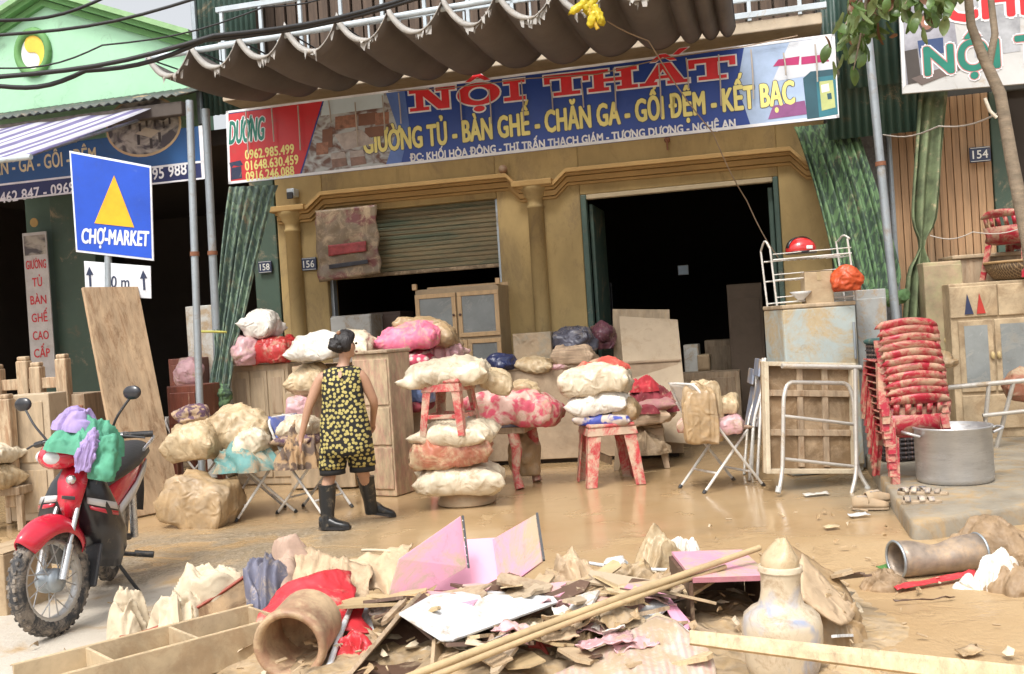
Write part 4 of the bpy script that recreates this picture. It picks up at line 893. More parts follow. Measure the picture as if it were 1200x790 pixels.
for x, y in ((107, 336), (170, 340)):
    p = sgl(x, y, 9.77); MB().prism([p + V((dx, -.02, dz)) for dx, dz in ((-.01, 0), (.01, 0), (.01, .11), (.035, .11), (0, .19), (-.035, .11), (-.01, .11))], (0, .003, 0)).build('arrow', MT['enamel_navy'], sgp)
sign_text('50 m', sgl(124, 337, 9.77), sgl(152, 340, 9.77), .11, MT['enamel_navy'], sgp, -.019, .01)
# bed frame parts and furniture at the far left
def post_frame(name, lab, xs, y0, y1, d, mat, bars, w=.11, cat='bed frame'):
    loc = at(xs[0], y1, d); t = thing(name, lab, cat, loc, WANG * .6); s = d / F
    for x in xs:
        hgt = (y1 - y0) * s + (.06 if xs.index(x) % 2 else 0); X = (x - xs[0]) * s
        MB().bx(X - w / 2, X + w / 2, -.05, .05, 0, hgt).bx(X - w * .42, X + w * .42, -.04, .04, hgt, hgt + .04).build('post', mat, t, bevel=.012)
    for yb, hh in bars: z = (y1 - yb) * s; MB().bx(0, (xs[-1] - xs[0]) * s, -.028, .028, z, z + hh).build('rail', mat, t, bevel=.006)
    return t
woodb = M('bed_wood', (.30, .18, .10), .55, sc=4, var=.3, mud=.5, mudcol=(.45, .34, .22), streak=(6, 6, .8))
post_frame('bed_frame', 'muddy wooden bed frame with square posts below the vertical banner', (5, 40, 56, 89), 432, 560, 9.5, woodb, ((458, .1), (500, .16), (530, .12)))
post_frame('bed_frame', 'short wooden headboard frame standing behind the handlebar', (-40, -8, 22), 470, 596, 8.9, woodb, ((486, .1), (520, .1)), .1)
cb, w_, h_ = box_thing('wooden_cabinet', 'pale mud coated cabinet side panel standing behind the motorcycle', 'cabinet', 12, 68, 462, 610, 8.9, .3, dullp, -.1)
for a, b in ((.06, .40), (.46, .94)): MB().bx(-w_ * .36, w_ * .36, -.012, -.002, h_ * a, h_ * b).build('panel', woodl, cb, bevel=.006)
cb, w_, h_ = box_thing('wooden_cabinet', 'red brown wooden cabinet behind the pale cabinet panel', 'cabinet', 66, 108, 462, 590, 9.4, .4, woodm, -.1)
for x in (-.25, .25): MB().bx(w_ * x - w_ * .2, w_ * x + w_ * .2, -.012, -.002, h_ * .1, h_ * .9).build('door', M('door_reddish', (.3, .14, .08), .6, mud=.4), cb, bevel=.005)
bt, w_, h_ = box_thing('wooden_bench', 'low muddy wooden bench beside the motorcycle', 'bench', -30, 24, 572, 582, 8.7, .5, woodm, -.1, part='seat')
for x in (-.45, .45):
    for y in (.04, .44): MB().bx(w_ * x - .025, w_ * x + .025, y - .025, y + .025, -bt.location.z, 0).build('leg', woodm, bt, bevel=.004)
sk('sack', 'tan muddy sack lying on the low wooden bench', 'sack', -28, 20, 542, 573, 8.7, tan, .4, seed=2)
sk('sack', 'grey tan sack stacked above the tan sack on the low bench', 'sack', -30, 18, 518, 545, 8.75, creamp, .4, seed=3)
carton('carton', 'muddy carton lying at the edge behind the motorcycle wheel', -40, 13, 650, 728, 5.9, .4, card)
# dark wooden goods inside the left shop
for lab, x0, x1, y0, y1, o in (('glossy red brown wooden chair back beside the thin pole', 196, 238, 452, 505, 9.9), ('red brown wooden chest in the dark shop behind the leaning panel', 198, 236, 420, 470, 11.2)):
    t, w_, h_ = box_thing('wooden_chest', lab, 'chest', x0, x1, y0, y1, o, .4, woodr)
    MB().bx(-w_ * .4, w_ * .4, -.015, -.002, h_ * .15, h_ * .85).build('panel', woodr, t, bevel=.01)
    for x in (-.42, .42): MB().bx(w_ * x - .03, w_ * x + .03, .01, .07, -t.location.z, 0).bx(w_ * x - .03, w_ * x + .03, .33, .39, -t.location.z, 0).build('leg', woodr, t)
t, w_, h_ = box_thing('refrigerator', 'white refrigerator standing in the dark shop behind the poles', 'refrigerator', 222, 262, 358, 470, 11.4, .5, whm)
t.children[0].scale.z = 1.0; MB().bx(-w_ / 2, w_ / 2, 0, .5, -t.location.z, -.004).build('lower_door', whm, t, bevel=.01); MB().bx(w_ * .38, w_ * .42, -.03, -.001, h_ * .2, h_ * .6).build('handle', steel, t)
sk('wrapped_bundle', 'plastic wrapped bundle on the chest beside the poles', 'bundle', 206, 238, 416, 452, 10.4, palep, .3, seed=8, kind='lump')
# chest with drawers under the curtain, bags on it
ch, w_, h_ = box_thing('drawer_chest', 'mud coated wooden drawer chest with six panelled fronts behind the curtain', 'chest', 270, 346, 427, 503, 10.6, .5, woodl, WANG - .05)
for i in range(3):
    for j in range(2):
        x0 = -w_ * .46 + i * w_ * .31; z0 = h_ * (.06 + .47 * j); f = MB().bx(x0, x0 + w_ * .285, -.014, -.002, z0, z0 + h_ * .42).build('drawer_front', woodl, ch, bevel=.006)
        MB().bx(x0 + w_ * .05, x0 + w_ * .235, -.02, -.0145, z0 + h_ * .06, z0 + h_ * .36).build('raised_panel', woodm if (i + j) % 2 else woodl, f, bevel=.006)
ch.location.z = 0; 
for c_ in ch.children: pass
zc = at(308, 427, 10.6).z; k = zc / h_
for c_ in list(ch.children):
    c_.scale.z = k
sk('cushion', 'white and pink wrapped cushion on top of the drawer chest', 'cushion', 285, 325, 360, 396, 10.7, whitep, .4, seed=11, rot=(0, .25, WANG))
sk('wrapped_bundle', 'pale pink plastic wrapped bundle on the drawer chest beside the curtain', 'bundle', 272, 308, 390, 428, 10.6, palep, .4, seed=12, kind='lump')
sk('wrapped_bundle', 'glossy red wrapped bundle on the drawer chest', 'bundle', 300, 348, 394, 427, 10.65, redp, .4, seed=13, p=5, pinch=.04)
# parcel on the ground
sk('parcel', 'tan plastic wrapped parcel slumped on the wet ground by the leaning panel', 'parcel', 190, 273, 553, 619, G(232, 617).y + .15, brownp, .42, seed=14, p=6, pinch=.03, rot=(0, R(14), -.25), crump=.03)
# folding chairs with sacks
g = G(318, 603)
folding_chair('white folding chair heaped with muddy sacks and teal cloth', G(322, 602) + V((-.13, .05, 0)), R(-62), cfr, M('seat_vinyl_pink', (.4, .2, .18), .5, mud=.4), M('back_grey', (.45, .42, .38), .5, mud=.3), .95)
folding_chair('white folding chair with blue backrest beside the walking woman', G(372, 600) + V((-.05, .1, 0)), R(62), cfr, M('seat_vinyl_dark', (.12, .09, .08), .5, mud=.4), M('back_blue', (.10, .13, .35), .45, mud=.2), .95)
folding_chair('white folding chair standing under the leaning panel sacks', G(232, 583) + V((.02, .15, 0)), R(75), cfr, MT['seat_vinyl_pink'], MT['back_grey'], .92)
d1 = 8.75
sk('sack', 'bulging tan muddy sack on the folding chair beside the leaning panel', 'sack', 200, 265, 490, 542, d1, tan, .42, seed=21, crump=.03)
sk('sack', 'long tan muddy sack lying across the folding chair seats', 'sack', 235, 320, 478, 530, d1 + .12, tan, .4, seed=22, rot=(0, R(20), -.2))
sk('sack', 'cream muddy sack leaning on the chair with teal cloth', 'sack', 285, 328, 498, 538, d1 - .05, creamp, .35, seed=23, rot=(0, R(-25), 0))
sk('cloth_bundle', 'teal cloth crumpled under the tan sacks on the chair', 'cloth', 250, 325, 512, 548, d1 - .12, teal, .4, seed=24, kind='heap')
sk('cloth_bundle', 'dark patterned cloth bundle on top of the bulging tan sack', 'cloth', 205, 245, 472, 496, d1 + .05, pattern('patterned_bundle', 'noise', (.10, .05, .08), (.38, .26, .16), 16, .7, .2, .5), .3, seed=25, kind='lump')
sk('cloth_bundle', 'rolled brown muddy blanket hanging over the blue backed chair', 'cloth', 325, 378, 500, 545, d1 - .12, pattern('brown_blanket', 'noise', (.12, .08, .06), (.36, .23, .12), 9, .85, .25, .5), .35, seed=26, kind='heap')
sk('cushion', 'cream cushion lying on the blue backed folding chair', 'cushion', 332, 375, 484, 512, d1 + .05, creamp, .4, seed=27)
sk('cloth_bundle', 'red and brown patterned cloth under the cream cushion', 'cloth', 328, 376, 505, 524, d1 + .02, MT['patterned_bundle'], .4, seed=28)
# cabinet on end with sacks behind the woman
tc_, w_, h_ = box_thing('wooden_cabinet', 'narrow muddy wooden cabinet standing on end beside the woman', 'cabinet', 418, 470, 418, 585, 9.35, .35, M('streaky_cabinet', (.42, .24, .17), .6, sc=4, var=.35, mud=.52, mudcol=(.42, .32, .2), streak=(4, 4, 1.2), bump=.15), R(-28))
tc_.location.z = 0
MB().bx(-w_ * .46, w_ * .46, -.012, -.002, h_ * .36, h_ * .62).build('door', MT['streaky_cabinet'], tc_, bevel=.006); MB().bx(-w_ * .46, w_ * .46, -.012, -.002, h_ * .05, h_ * .34).build('drawer', MT['streaky_cabinet'], tc_, bevel=.006); MB().bx(-w_ * .46, w_ * .46, -.012, -.002, h_ * .64, h_ * .96).build('door', MT['streaky_cabinet'], tc_, bevel=.006)
MB().bx(-w_ * .52, w_ * .52, -.03, .37, h_, h_ + .03).build('top', woodm, tc_, bevel=.008)
carton('carton', 'crumpled muddy carton behind the womans shoulder', 343, 420, 428, 500, 9.9, .4, MT['streaky_cabinet'])
sk('sack', 'tan sack stacked behind the womans left shoulder', 'sack', 340, 392, 424, 462, 9.75, tan, .4, seed=31)
sk('sack', 'white full sack resting behind the womans head', 'sack', 345, 412, 386, 424, 9.7, whitep, .45, seed=32, rot=(0, R(-8), WANG))
sk('sack', 'cream sack lying beside the white full sack', 'sack', 385, 438, 386, 420, 9.8, creamp, .45, seed=33, rot=(0, R(18), WANG))
carton('carton', 'low muddy carton under the tan sack beside the blue backed chair', 338, 420, 458, 572, 10.0, .4, woodl, tape=False)
sk('cloth_bundle', 'pink and white flowered cloth behind the blue backed chair', 'cloth', 336, 366, 462, 492, 9.6, palep, .25, seed=34, kind='lump')
# bedding stack: pink bags, blue pack, on a low cabinet
lc, w_, h_ = box_thing('low_cabinet', 'plain pale low cabinet under the bedding packs', 'cabinet', 455, 505, 482, 572, 9.9, .5, dullp, WANG)
lc.location.z = 0; MB().bx(-w_ * .51, w_ * .51, -.02, .51, h_, h_ + .025).build('top', woodl, lc, bevel=.006)
sk('bedding_pack', 'muddy blue bedding pack lowest in the pink bedding stack', 'bedding', 453, 518, 436, 471, 9.95, bluep, .5, seed=41, p=6, pinch=.03)
sk('bedding_pack', 'dark red bedding pack under the blue bedding pack', 'bedding', 453, 505, 468, 484, 9.9, redc, .5, seed=42, p=5)
sk('bedding_pack', 'red bedding pack with white dots in the pink bedding stack', 'bedding', 452, 512, 412, 438, 9.95, pinkd, .5, seed=43, p=5)
sk('bedding_pack', 'bright pink bedding bag near the top of the stack', 'bedding', 446, 522, 380, 416, 9.95, pinkp, .5, seed=44, p=4)
sk('bedding_pack', 'brown topped bedding bag leaning on the bright pink bag', 'bedding', 462, 536, 372, 408, 10.1, brownp, .45, seed=45, rot=(0, R(16), WANG))
sk('bedding_pack', 'pale pink wrapped pack tucked behind the bright pink bag', 'bedding', 500, 545, 400, 424, 10.15, palep, .4, seed=46)
# stool standing on sacks over a drum
dd = 8.45; lo = G(546, 594)
dr = thing('metal_drum', 'short mud coated drum standing in water under the sacks', 'drum', lo + V((0, .2, 0)))
MB().lathe([(.235, 0), (.25, .01), (.225, .06), (.215, .14), (.22, .2), (.20, .21)], 28).build('side', M('drum_mud', (.38, .26, .16), .6, mud=.5), dr)
ztop = .20
def stackz(lst, x, d):
    z = lst
    return z
sk('sack', 'cream sack lying on the short drum', 'sack', 488, 592, 535, 580, dd + .15, creamp, .55, seed=51, rot=(0, R(3), 0))
sk('sack', 'red brown edged sack in the middle of the drum stack', 'sack', 480, 578, 508, 550, dd + .13, M('redbrown_sack', (.34, .12, .07), .5, sc=3, var=.3, mud=.4, mudcol=(.45, .33, .2), crump=.3), .5, seed=52, rot=(0, R(-4), 0), p=5)
sk('sack', 'flat cream sack under the feet of the upper red stool', 'sack', 488, 584, 490, 524, dd + .12, creamp, .5, seed=53)
sl = at(529, 508, dd + .08); plastic_stool('muddy red plastic stool standing on top of the drum sacks', sl, -.35, .40, .46, rpl, group='red plastic stools')
sk('sack', 'large folded cream plastic sheet lying over the upper red stool', 'sack', 474, 580, 418, 456, dd + .15, creamp, .5, seed=54, rot=(0, R(-3), -.1), crump=.035)
sk('sack', 'small cream bag beside the folded sheet on the upper stool', 'sack', 556, 598, 430, 460, dd + .25, tan, .35, seed=55, rot=(0, R(20), 0))
# low table with quilts
tb = thing('low_table', 'low muddy table with curved red legs under the quilts', 'table', V((G(575, 570).x, 9.55, 0)), WANG)
MB().bx(-.55, .42, -.25, .3, .5, .56).build('tabletop', woodm, tb, bevel=.01)
for x, y in ((-.5, -.2), (.3, -.2), (-.5, .25), (.36, .25)): MB().tube([(x, y, .5), (x + .03, y - .02, .35), (x, y, .15), (x + .04, y - .04, 0)], [.055, .05, .035, .045], 8).build('leg', rpl, tb)
sk('bedding_pack', 'grey blue muddy pack under the pink floral quilt', 'bedding', 545, 625, 478, 506, 9.5, bluep, .5, seed=61, rot=(0, R(5), WANG))
sk('quilt', 'pink floral quilt pack lying on the low table', 'quilt', 552, 656, 456, 502, 9.4, pinkf, .55, seed=62, rot=(0, R(8), WANG), p=4)
sk('sack', 'knotted tan bag on top of the pink floral quilt', 'sack', 592, 632, 444, 466, 9.5, tan, .3, seed=63, kind='lump', knot=.25)
sk('wrapped_bundle', 'brown draped bundle standing beside the low table', 'bundle', 598, 636, 500, 556, 9.7, brownp, .35, seed=64, kind='lump')
# large long box
lb, w_, h_ = box_thing('long_cabinet', 'long mud coated cabinet lying in front of the right opening', 'cabinet', 500, 800, 432, 538, 10.85, .7, M('mudcoat', (.33, .235, .15), .7, sc=2.2, var=.25, mud=.5, mudcol=(.40, .30, .20), bump=.3), WANG + .12)
lb.location.z = .04; MB().bx(-w_ / 2 + .05, w_ / 2 - .05, .05, .65, -.04, 0).build('plinth', dark, lb); MB().bx(-w_ * .51, w_ * .51, -.015, .71, h_, h_ + .03).build('top', MT['mudcoat'], lb, bevel=.01)
TB = 10.95
carton('carton', 'plastic wrapped muddy carton standing on the long cabinet', 602, 648, 390, 428, 11.05, .4, M('carton_grey', (.30, .26, .19), .5, mud=.5, crump=.3), tape=False)
sk('sack', 'tan lumpy bag in front of the wrapped carton', 'sack', 606, 650, 418, 438, TB, tan, .3, seed=71)
sk('wrapped_bundle', 'dark bundle in clear shiny plastic on the long cabinet', 'bundle', 648, 700, 378, 413, 11.1, darkp, .4, seed=72, kind='lump')
sk('wrapped_bundle', 'maroon bundle in clear plastic beside the upright panels', 'bundle', 691, 722, 374, 409, 11.3, M('maroon_plastic_bag', (.16, .06, .08), .25, sc=6, var=.6, mud=.2, crump=.7), .35, seed=73, kind='lump')
sk('folded_cloth', 'stack of folded muddy cloths on the long cabinet', 'cloth', 650, 700, 404, 432, TB, M('folded_tan', (.42, .30, .2), .8, sc=6, var=.35, mud=.3, streak=(1, 1, 9)), .4, seed=74, p=5)
sk('small_bag', 'navy plastic bag in front of the glass cabinet', 'bag', 570, 608, 412, 434, 10.95, navyp, .3, seed=75, kind='lump')
for lab, x0, x1, y0, y1, mm in (('small tan bag at the left end of the long cabinet', 545, 580, 418, 440, creamp), ('flat pink box beside the folded cloths', 648, 668, 424, 436, palep)): sk('small_bag', lab, 'bag', x0, x1, y0, y1, TB - .02, mm, .25, seed=len(lab))
# upright panels leaning behind
A = at(738, 515, 10.6); board('panel_board', 'large upright pale brown board leaning in the right opening', 'board', A, at(809, 521, 10.45), at(726, 372, 11.0), .04, dullp)
A = at(722, 520, 11.2); board('panel_board', 'second pale board standing behind the large upright board', 'board', A, at(790, 522, 11.1), at(718, 363, 11.45), .04, woodl)
# glass fronted cabinet
gcb, w_, h_ = box_thing('glass_cabinet', 'wooden kitchen cabinet with glass doors in the left opening', 'cabinet', 494, 596, 336, 500, 11.75, .5, M('cab_body', (.33, .24, .14), .5, mud=.25), WANG)
gcb.location.z = .04; h_ = at(545, 336, 11.75).z - .04; gcb.children[0].scale.z = h_ / gcb['h']
cw = M('cab_frame_wood', (.50, .33, .17), .45, sc=3, var=.15, mud=.2, streak=(8, 8, 1))
def framed(par, x0, x1, z0, z1, name='door', t=.05):
    f = MB().bx(x0, x1, -.03, -.004, z0, z0 + t).bx(x0, x1, -.03, -.004, z1 - t, z1).bx(x0, x0 + t, -.03, -.004, z0 + t, z1 - t).bx(x1 - t, x1, -.03, -.004, z0 + t, z1 - t).build(name, cw, par, bevel=.004)
    MB().bx(x0 + t, x1 - t, -.014, -.006, z0 + t, z1 - t).build('pane', glass, f); return f
for x0, x1, z0, z1 in ((-.5, -.01, .70, .97), (.01, .5, .70, .97), (-.5, -.1, .22, .685), (-.095, .1, .22, .685), (.105, .5, .22, .685)):
    f = framed(gcb, x0 * w_, x1 * w_, z0 * h_, z1 * h_)
    if x0 != -.095: MB().ball(((x1 - .03) * w_ if x0 < 0 else (x0 + .03) * w_, -.04, (z0 + z1) / 2 * h_), .016, 8, 6).build('knob', M('knob_dark', (.08, .04, .03), .4), f)
for x in (-.5, .5): MB().bx(x * w_ - .025, x * w_ + .025, -.03, .02, h_, h_ + .07).build('corner_post', cw, gcb, bevel=.004)
MB().bx(-w_ * .5, w_ * .5, .44, .49, h_, h_ + .04).build('back_ledge', cw, gcb)
# pale refrigerators inside
t, w_, h_ = box_thing('refrigerator', 'grey white refrigerator standing in shade under the roller shutter', 'refrigerator', 384, 446, 358, 520, 12.6, .6, whm); t.location.z = .04
MB().bx(-w_ * .49, w_ * .49, -.02, -.002, h_ * .64, h_ * .99).build('freezer_door', whm, t, bevel=.01); MB().bx(-w_ * .49, w_ * .49, -.02, -.002, .05, h_ * .63).build('door', whm, t, bevel=.01); MB().bx(w_ * .36, w_ * .42, -.05, -.021, h_ * .4, h_ * .6).build('handle', steel, t)
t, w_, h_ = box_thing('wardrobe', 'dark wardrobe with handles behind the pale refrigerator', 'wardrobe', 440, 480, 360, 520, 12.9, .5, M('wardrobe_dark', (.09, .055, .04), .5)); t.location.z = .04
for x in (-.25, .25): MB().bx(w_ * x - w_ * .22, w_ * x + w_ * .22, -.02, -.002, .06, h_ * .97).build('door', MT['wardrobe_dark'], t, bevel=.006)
# dim goods in right opening
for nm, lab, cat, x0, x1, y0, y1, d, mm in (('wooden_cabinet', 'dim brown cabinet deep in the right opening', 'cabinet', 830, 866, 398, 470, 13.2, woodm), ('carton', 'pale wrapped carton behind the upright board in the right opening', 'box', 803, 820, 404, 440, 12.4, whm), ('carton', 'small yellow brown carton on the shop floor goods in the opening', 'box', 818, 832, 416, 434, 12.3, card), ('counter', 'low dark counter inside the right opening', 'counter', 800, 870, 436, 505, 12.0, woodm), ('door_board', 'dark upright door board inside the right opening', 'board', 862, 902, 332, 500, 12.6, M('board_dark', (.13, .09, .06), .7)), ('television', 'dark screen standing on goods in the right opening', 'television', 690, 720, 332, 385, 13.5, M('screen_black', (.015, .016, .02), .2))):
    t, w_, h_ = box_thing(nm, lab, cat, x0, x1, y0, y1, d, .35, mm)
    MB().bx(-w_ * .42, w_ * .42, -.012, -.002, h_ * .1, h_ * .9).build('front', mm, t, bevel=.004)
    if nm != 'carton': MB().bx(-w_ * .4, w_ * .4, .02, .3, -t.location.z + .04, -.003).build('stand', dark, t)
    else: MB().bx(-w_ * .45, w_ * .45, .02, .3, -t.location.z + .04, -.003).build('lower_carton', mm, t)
t = thing('wall_note', 'small pale blue lit notice deep inside the right opening', 'notice', at(800.5, 316.5, 14), WANG); MB().bx(-.06, .06, 0, .01, -.055, .055).build('sheet', M('note_blue', (.55, .68, .8), .5), t); MB().bx(-.07, .07, .011, .02, -.065, .065).build('backing', wpaint, t)
# ================================================================== red stool with bags
st = plastic_stool('muddy red plastic stool in water holding a stack of bags', G(718, 569) + V((0, .2, 0)), .12, .53, .55, rpl, group='red plastic stools', cross=False, lw0=.12)
d2 = G(718, 569).y + .2
sk('cloth_bundle', 'blue and white printed cloth pack on the red stool', 'cloth', 676, 744, 482, 499, d2, pattern('blue_print', 'noise', (.04, .06, .30), (.5, .42, .36), 8, .6, .2, .53), .4, seed=81, p=5)
sk('sack', 'white plastic bag on the blue printed cloth pack', 'sack', 666, 740, 455, 487, d2, whitep, .4, seed=82)
sk('sack', 'cream plastic bag topmost on the red stool', 'sack', 658, 742, 425, 464, d2, creamp, .42, seed=83, p=4, crump=.03)
sk('cloth_bundle', 'orange red cloth strip on the cream plastic bag', 'cloth', 676, 736, 418, 431, d2 + .05, M('orange_cloth', (.42, .06, .04), .8, sc=8, mud=.3), .25, seed=84, kind='heap')
sk('folded_cloth', 'brown wrapped cloth hanging at the side of the stool bags', 'cloth', 722, 750, 462, 492, d2 - .02, brownp, .35, seed=85)
# stool with maroon clothes
d3 = 10.1
plastic_stool('mud covered stool draped with wet cloths beside the upright board', V((at(752, 500, d3).x, d3 + .15, 0)), -.15, .55, .42, M('stool_mud', (.36, .25, .16), .6, mud=.6), group='red plastic stools')
sk('folded_cloth', 'tan folded cloths lowest on the draped stool', 'cloth', 722, 790, 476, 500, d3, MT['folded_tan'], .5, seed=86, p=5)
sk('cloth_bundle', 'brown wet cloth hanging down the draped stool', 'cloth', 726, 784, 495, 528, d3 - .03, M('wet_brown_cloth', (.24, .17, .10), .7, sc=6, mud=.35, crump=.4), .45, seed=87, kind='heap')
sk('cloth_bundle', 'maroon quilted cloth heap on the draped stool', 'cloth', 728, 796, 446, 480, d3, redc, .5, seed=88, kind='heap')
sk('cloth_bundle', 'dull pink cloth tucked under the maroon heap', 'cloth', 735, 794, 466, 482, d3 - .05, M('dull_pink', (.35, .16, .16), .8, mud=.3), .45, seed=89)
sk('cloth_bundle', 'bright red cloth on top of the maroon heap', 'cloth', 738, 772, 440, 456, d3 + .02, M('bright_red_cloth', (.42, .03, .04), .8, mud=.2), .35, seed=90, kind='heap')
bx_ = board('broken_drawer', 'small broken wooden drawer side leaning between the stools', 'board', at(694, 527, 9.6), at(717, 536, 9.45), at(694, 518, 9.6), .03, woodl); bx_.location.z = .2
# ================================================================== chair with cartons
d4 = 8.5; g = G(842, 574)
folding_chair('white folding chair loaded with wrapped brown cartons', V((g.x + .05, d4 + .18, 0)), R(112), cfr, M('seat_vinyl_muddy', (.35, .22, .16), .6, mud=.5), M('back_white', (.6, .57, .52), .5, mud=.2), 1.04)
sk('carton_pack', 'tall flat brown wrapped carton on the white folding chair', 'parcel', 803, 842, 446, 521, d4 - .05, brownp, .2, rz=.05, seed=92, p=9, pinch=.01, crump=.015)
sk('carton_pack', 'second tan carton pack behind the tall wrapped carton', 'parcel', 810, 848, 436, 520, d4 + .15, tan, .2, rz=-.1, seed=93, p=9, pinch=.01, crump=.015)
sk('bedding_pack', 'pink edged flat pack on the chair seat behind the cartons', 'bedding', 836, 872, 484, 510, d4 + .12, palep, .4, seed=94, p=5)
sk('bedding_pack', 'tan flat pack lying higher behind the wrapped cartons', 'bedding', 838, 866, 462, 486, d4 + .2, tan, .35, seed=95, p=5)
sk('bedding_pack', 'small red and tan pack sticking out left of the cartons', 'bedding', 795, 816, 488, 508, d4 + .1, pinkf, .3, seed=96, p=5)
# folded chairs leaning on the table
def folded_chair(lab, xb, yb, xt, yt, d, mat):
    a = G(xb, yb); b = at(xt, yt, a.y + .35); t = thing('folded_chair', lab, 'chair', a, 0, 'folded chairs'); q = b - a
    for o in (0, .07):
        off = V((o, .03 * o, 0)); f = MB().tube(rnd([off, q * .5 + off * .8 + V((-.02, 0, 0)), q * .75 + V((.03, 0, 0)), q + off * .3], .1), .013).build('frame', mat, t)
    for k in (.12, .5, .95): MB().tube([q * k, q * k + V((.07, .35, 0))], .011).build('stretcher', mat, t)
    MB().para(q * .42 + V((.03, .02, 0)), q * .8 + V((.05, .02, 0)), q * .42 + V((.06, .34, 0)), .03).build('seat', M('seat_bluegrey', (.2, .23, .3), .5, mud=.35), t, bevel=.008)
    MB().para(q * .84 + V((.0, .02, 0)), q * .99 + V((.0, .02, 0)), q * .84 + V((.03, .34, 0)), .02).build('backrest', MT['seat_bluegrey'], t, bevel=.006)
folded_chair('folded white chair leaning nearest to the upturned table', 878, 563, 894, 420, 8.9, cfr)
folded_chair('folded grey chair leaning behind the folded white chair', 872, 556, 886, 432, 9.1, cfg)
# upturned folding table: tilted top with tube legs towards the street
tb = thing('folding_table', 'folding table tipped on its side showing underside and bent tube legs', 'table', G(950, 572) + V((0, .02, 0)), rot=(0, R(5), R(10)))
TW, TH = .80, .90
def tip(x, y, z): return V((x, y + .10 * z, z))
base = .12
tabm = M('table_underside', (.21, .135, .07), .6, sc=3, var=.3, mud=.35, mudcol=(.36, .26, .16))
MB().para(tip(-TW / 2, 0, base), tip(TW / 2, 0, base), tip(-TW / 2, 0, base + TH), .022, -1).build('tabletop', tabm, tb, bevel=.003)
edge = M('table_edge_pale', (.55, .47, .34), .5, mud=.25)
for a, b in (((-TW / 2, base), (-TW / 2 + .035, base + TH)), ((TW / 2 - .035, base), (TW / 2, base + TH)), ((-TW / 2 + .036, base), (TW / 2 - .036, base + .035)), ((-TW / 2 + .036, base + TH - .035), (TW / 2 - .036, base + TH))):
    ps = [tip(a[0], 0, a[1]), tip(b[0], 0, a[1]), tip(b[0], 0, b[1]), tip(a[0], 0, b[1])]; MB().prism(ps, (0, -.07, 0)).build('edge_rail', edge, tb, bevel=.004)
for z in (.3, .62): MB().prism([tip(-TW / 2 + .04, 0, base + z), tip(TW / 2 - .04, 0, base + z), tip(TW / 2 - .04, 0, base + z + .05), tip(-TW / 2 + .04, 0, base + z + .05)], (0, -.03, 0)).build('batten', woodm, tb, bevel=.003)
for x in (-.1, .12): MB().prism([tip(x, 0, base + .05), tip(x + .05, 0, base + .05), tip(x + .05, 0, base + TH - .05), tip(x, 0, base + TH - .05)], (0, -.024, 0)).build('batten', woodm, tb, bevel=.003)
for sx in (0, 1):
    o = -.12 - .12 * sx; xx = .30 if sx == 0 else .33
    q = MB().tube(rnd([(-xx - .08, o - .12, .0), (-xx - .02, o - .05, .16), (-xx, o, .75), (-xx + .04, o + .02, .86), (xx - .04, o + .02, .86), (xx, o, .75), (xx + .02, o - .05, .16), (xx + .10, o - .12, .0)] if sx == 0 else [(xx * .55 - .02, o - .12, -.03), (xx * .75, o - .05, .14), (xx * .8, o, .5), (xx * .8, o + .03, .98)], .12, 5), .017, 10).build('leg', cfg, tb)
    if sx == 0:
        for k, zz in ((.3, .22), (.3, .56)): MB().tube([(-k, o - .02, zz + .03), (k, o - .02, zz - .03)], .014).build('stretcher', cfg, tb)
        for k in (-1, 1): MB().tube([(k * (xx + .09) - (.01 if k > 0 else 0), o - .125, -.005), (k * (xx + .075), o - .11, .04)], .024).build('rubber_foot', M('foot_grey', (.4, .4, .38), .6), tb)
MB().tube([(-.34, -.16, .99), (.34, -.16, .99)], .02).build('crossbar', cfg, tb)
# ================================================================== pale cabinet, dish rack
fc, w_, h_ = box_thing('refrigerator', 'small muddy pale blue refrigerator behind the tipped table', 'refrigerator', 927, 1014, 362, 557, 9.0, .5, M('fridge_pale', (.40, .45, .43), .45, sc=2.5, var=.12, mud=.42, mudcol=(.46, .36, .22)), R(4))
fc.location.z = 0; MB().bx(-w_ * .5, w_ * .5, -.03, -.003, h_ * .62, h_).build('freezer_door', MT['fridge_pale'], fc, bevel=.012); MB().bx(-w_ * .5, w_ * .5, -.03, -.003, .06, h_ * .61).build('door', MT['fridge_pale'], fc, bevel=.012)
MB().bx(-w_ * .51, w_ * .51, -.035, .51, h_ + .002, h_ + .04).build('top', woodl, fc, bevel=.01); MB().tube([(w_ * .45, -.05, h_ * .68), (w_ * .45, -.05, h_ * .9)], .012).build('handle', steel, fc)
FZ = h_ + .04
wv, w2, h2 = box_thing('microwave_stand', 'grey metal cabinet corner beside the pale refrigerator', 'cabinet', 1012, 1052, 352, 560, 9.2, .45, M('grey_cabinet', (.34, .35, .34), .45, mud=.3), R(4)); wv.location.z = 0
MB().bx(-w2 * .45, w2 * .45, -.02, -.003, h2 * .55, h2 * .95).build('door', MT['grey_cabinet'], wv, bevel=.006)
rk = thing('dish_rack', 'tall wire dish rack standing on the pale refrigerator', 'rack', fc.location + V((0, .02, FZ)), R(4))
ww, dpp, hh = .36, .26, .50
for y in (0, dpp): MB().tube(rnd([(-ww, y, 0), (-ww - .02, y, hh * .95), (-ww + .06, y + .0, hh), (-ww + .06, y, hh * .9)] if 0 else [(-ww, y, 0), (-ww - .03, y, hh)], .05), .009).build('side_post', cfr, rk); MB().tube([(ww, y, 0), (ww - .05, y, hh + .05)], .009).build('side_post', cfr, rk)
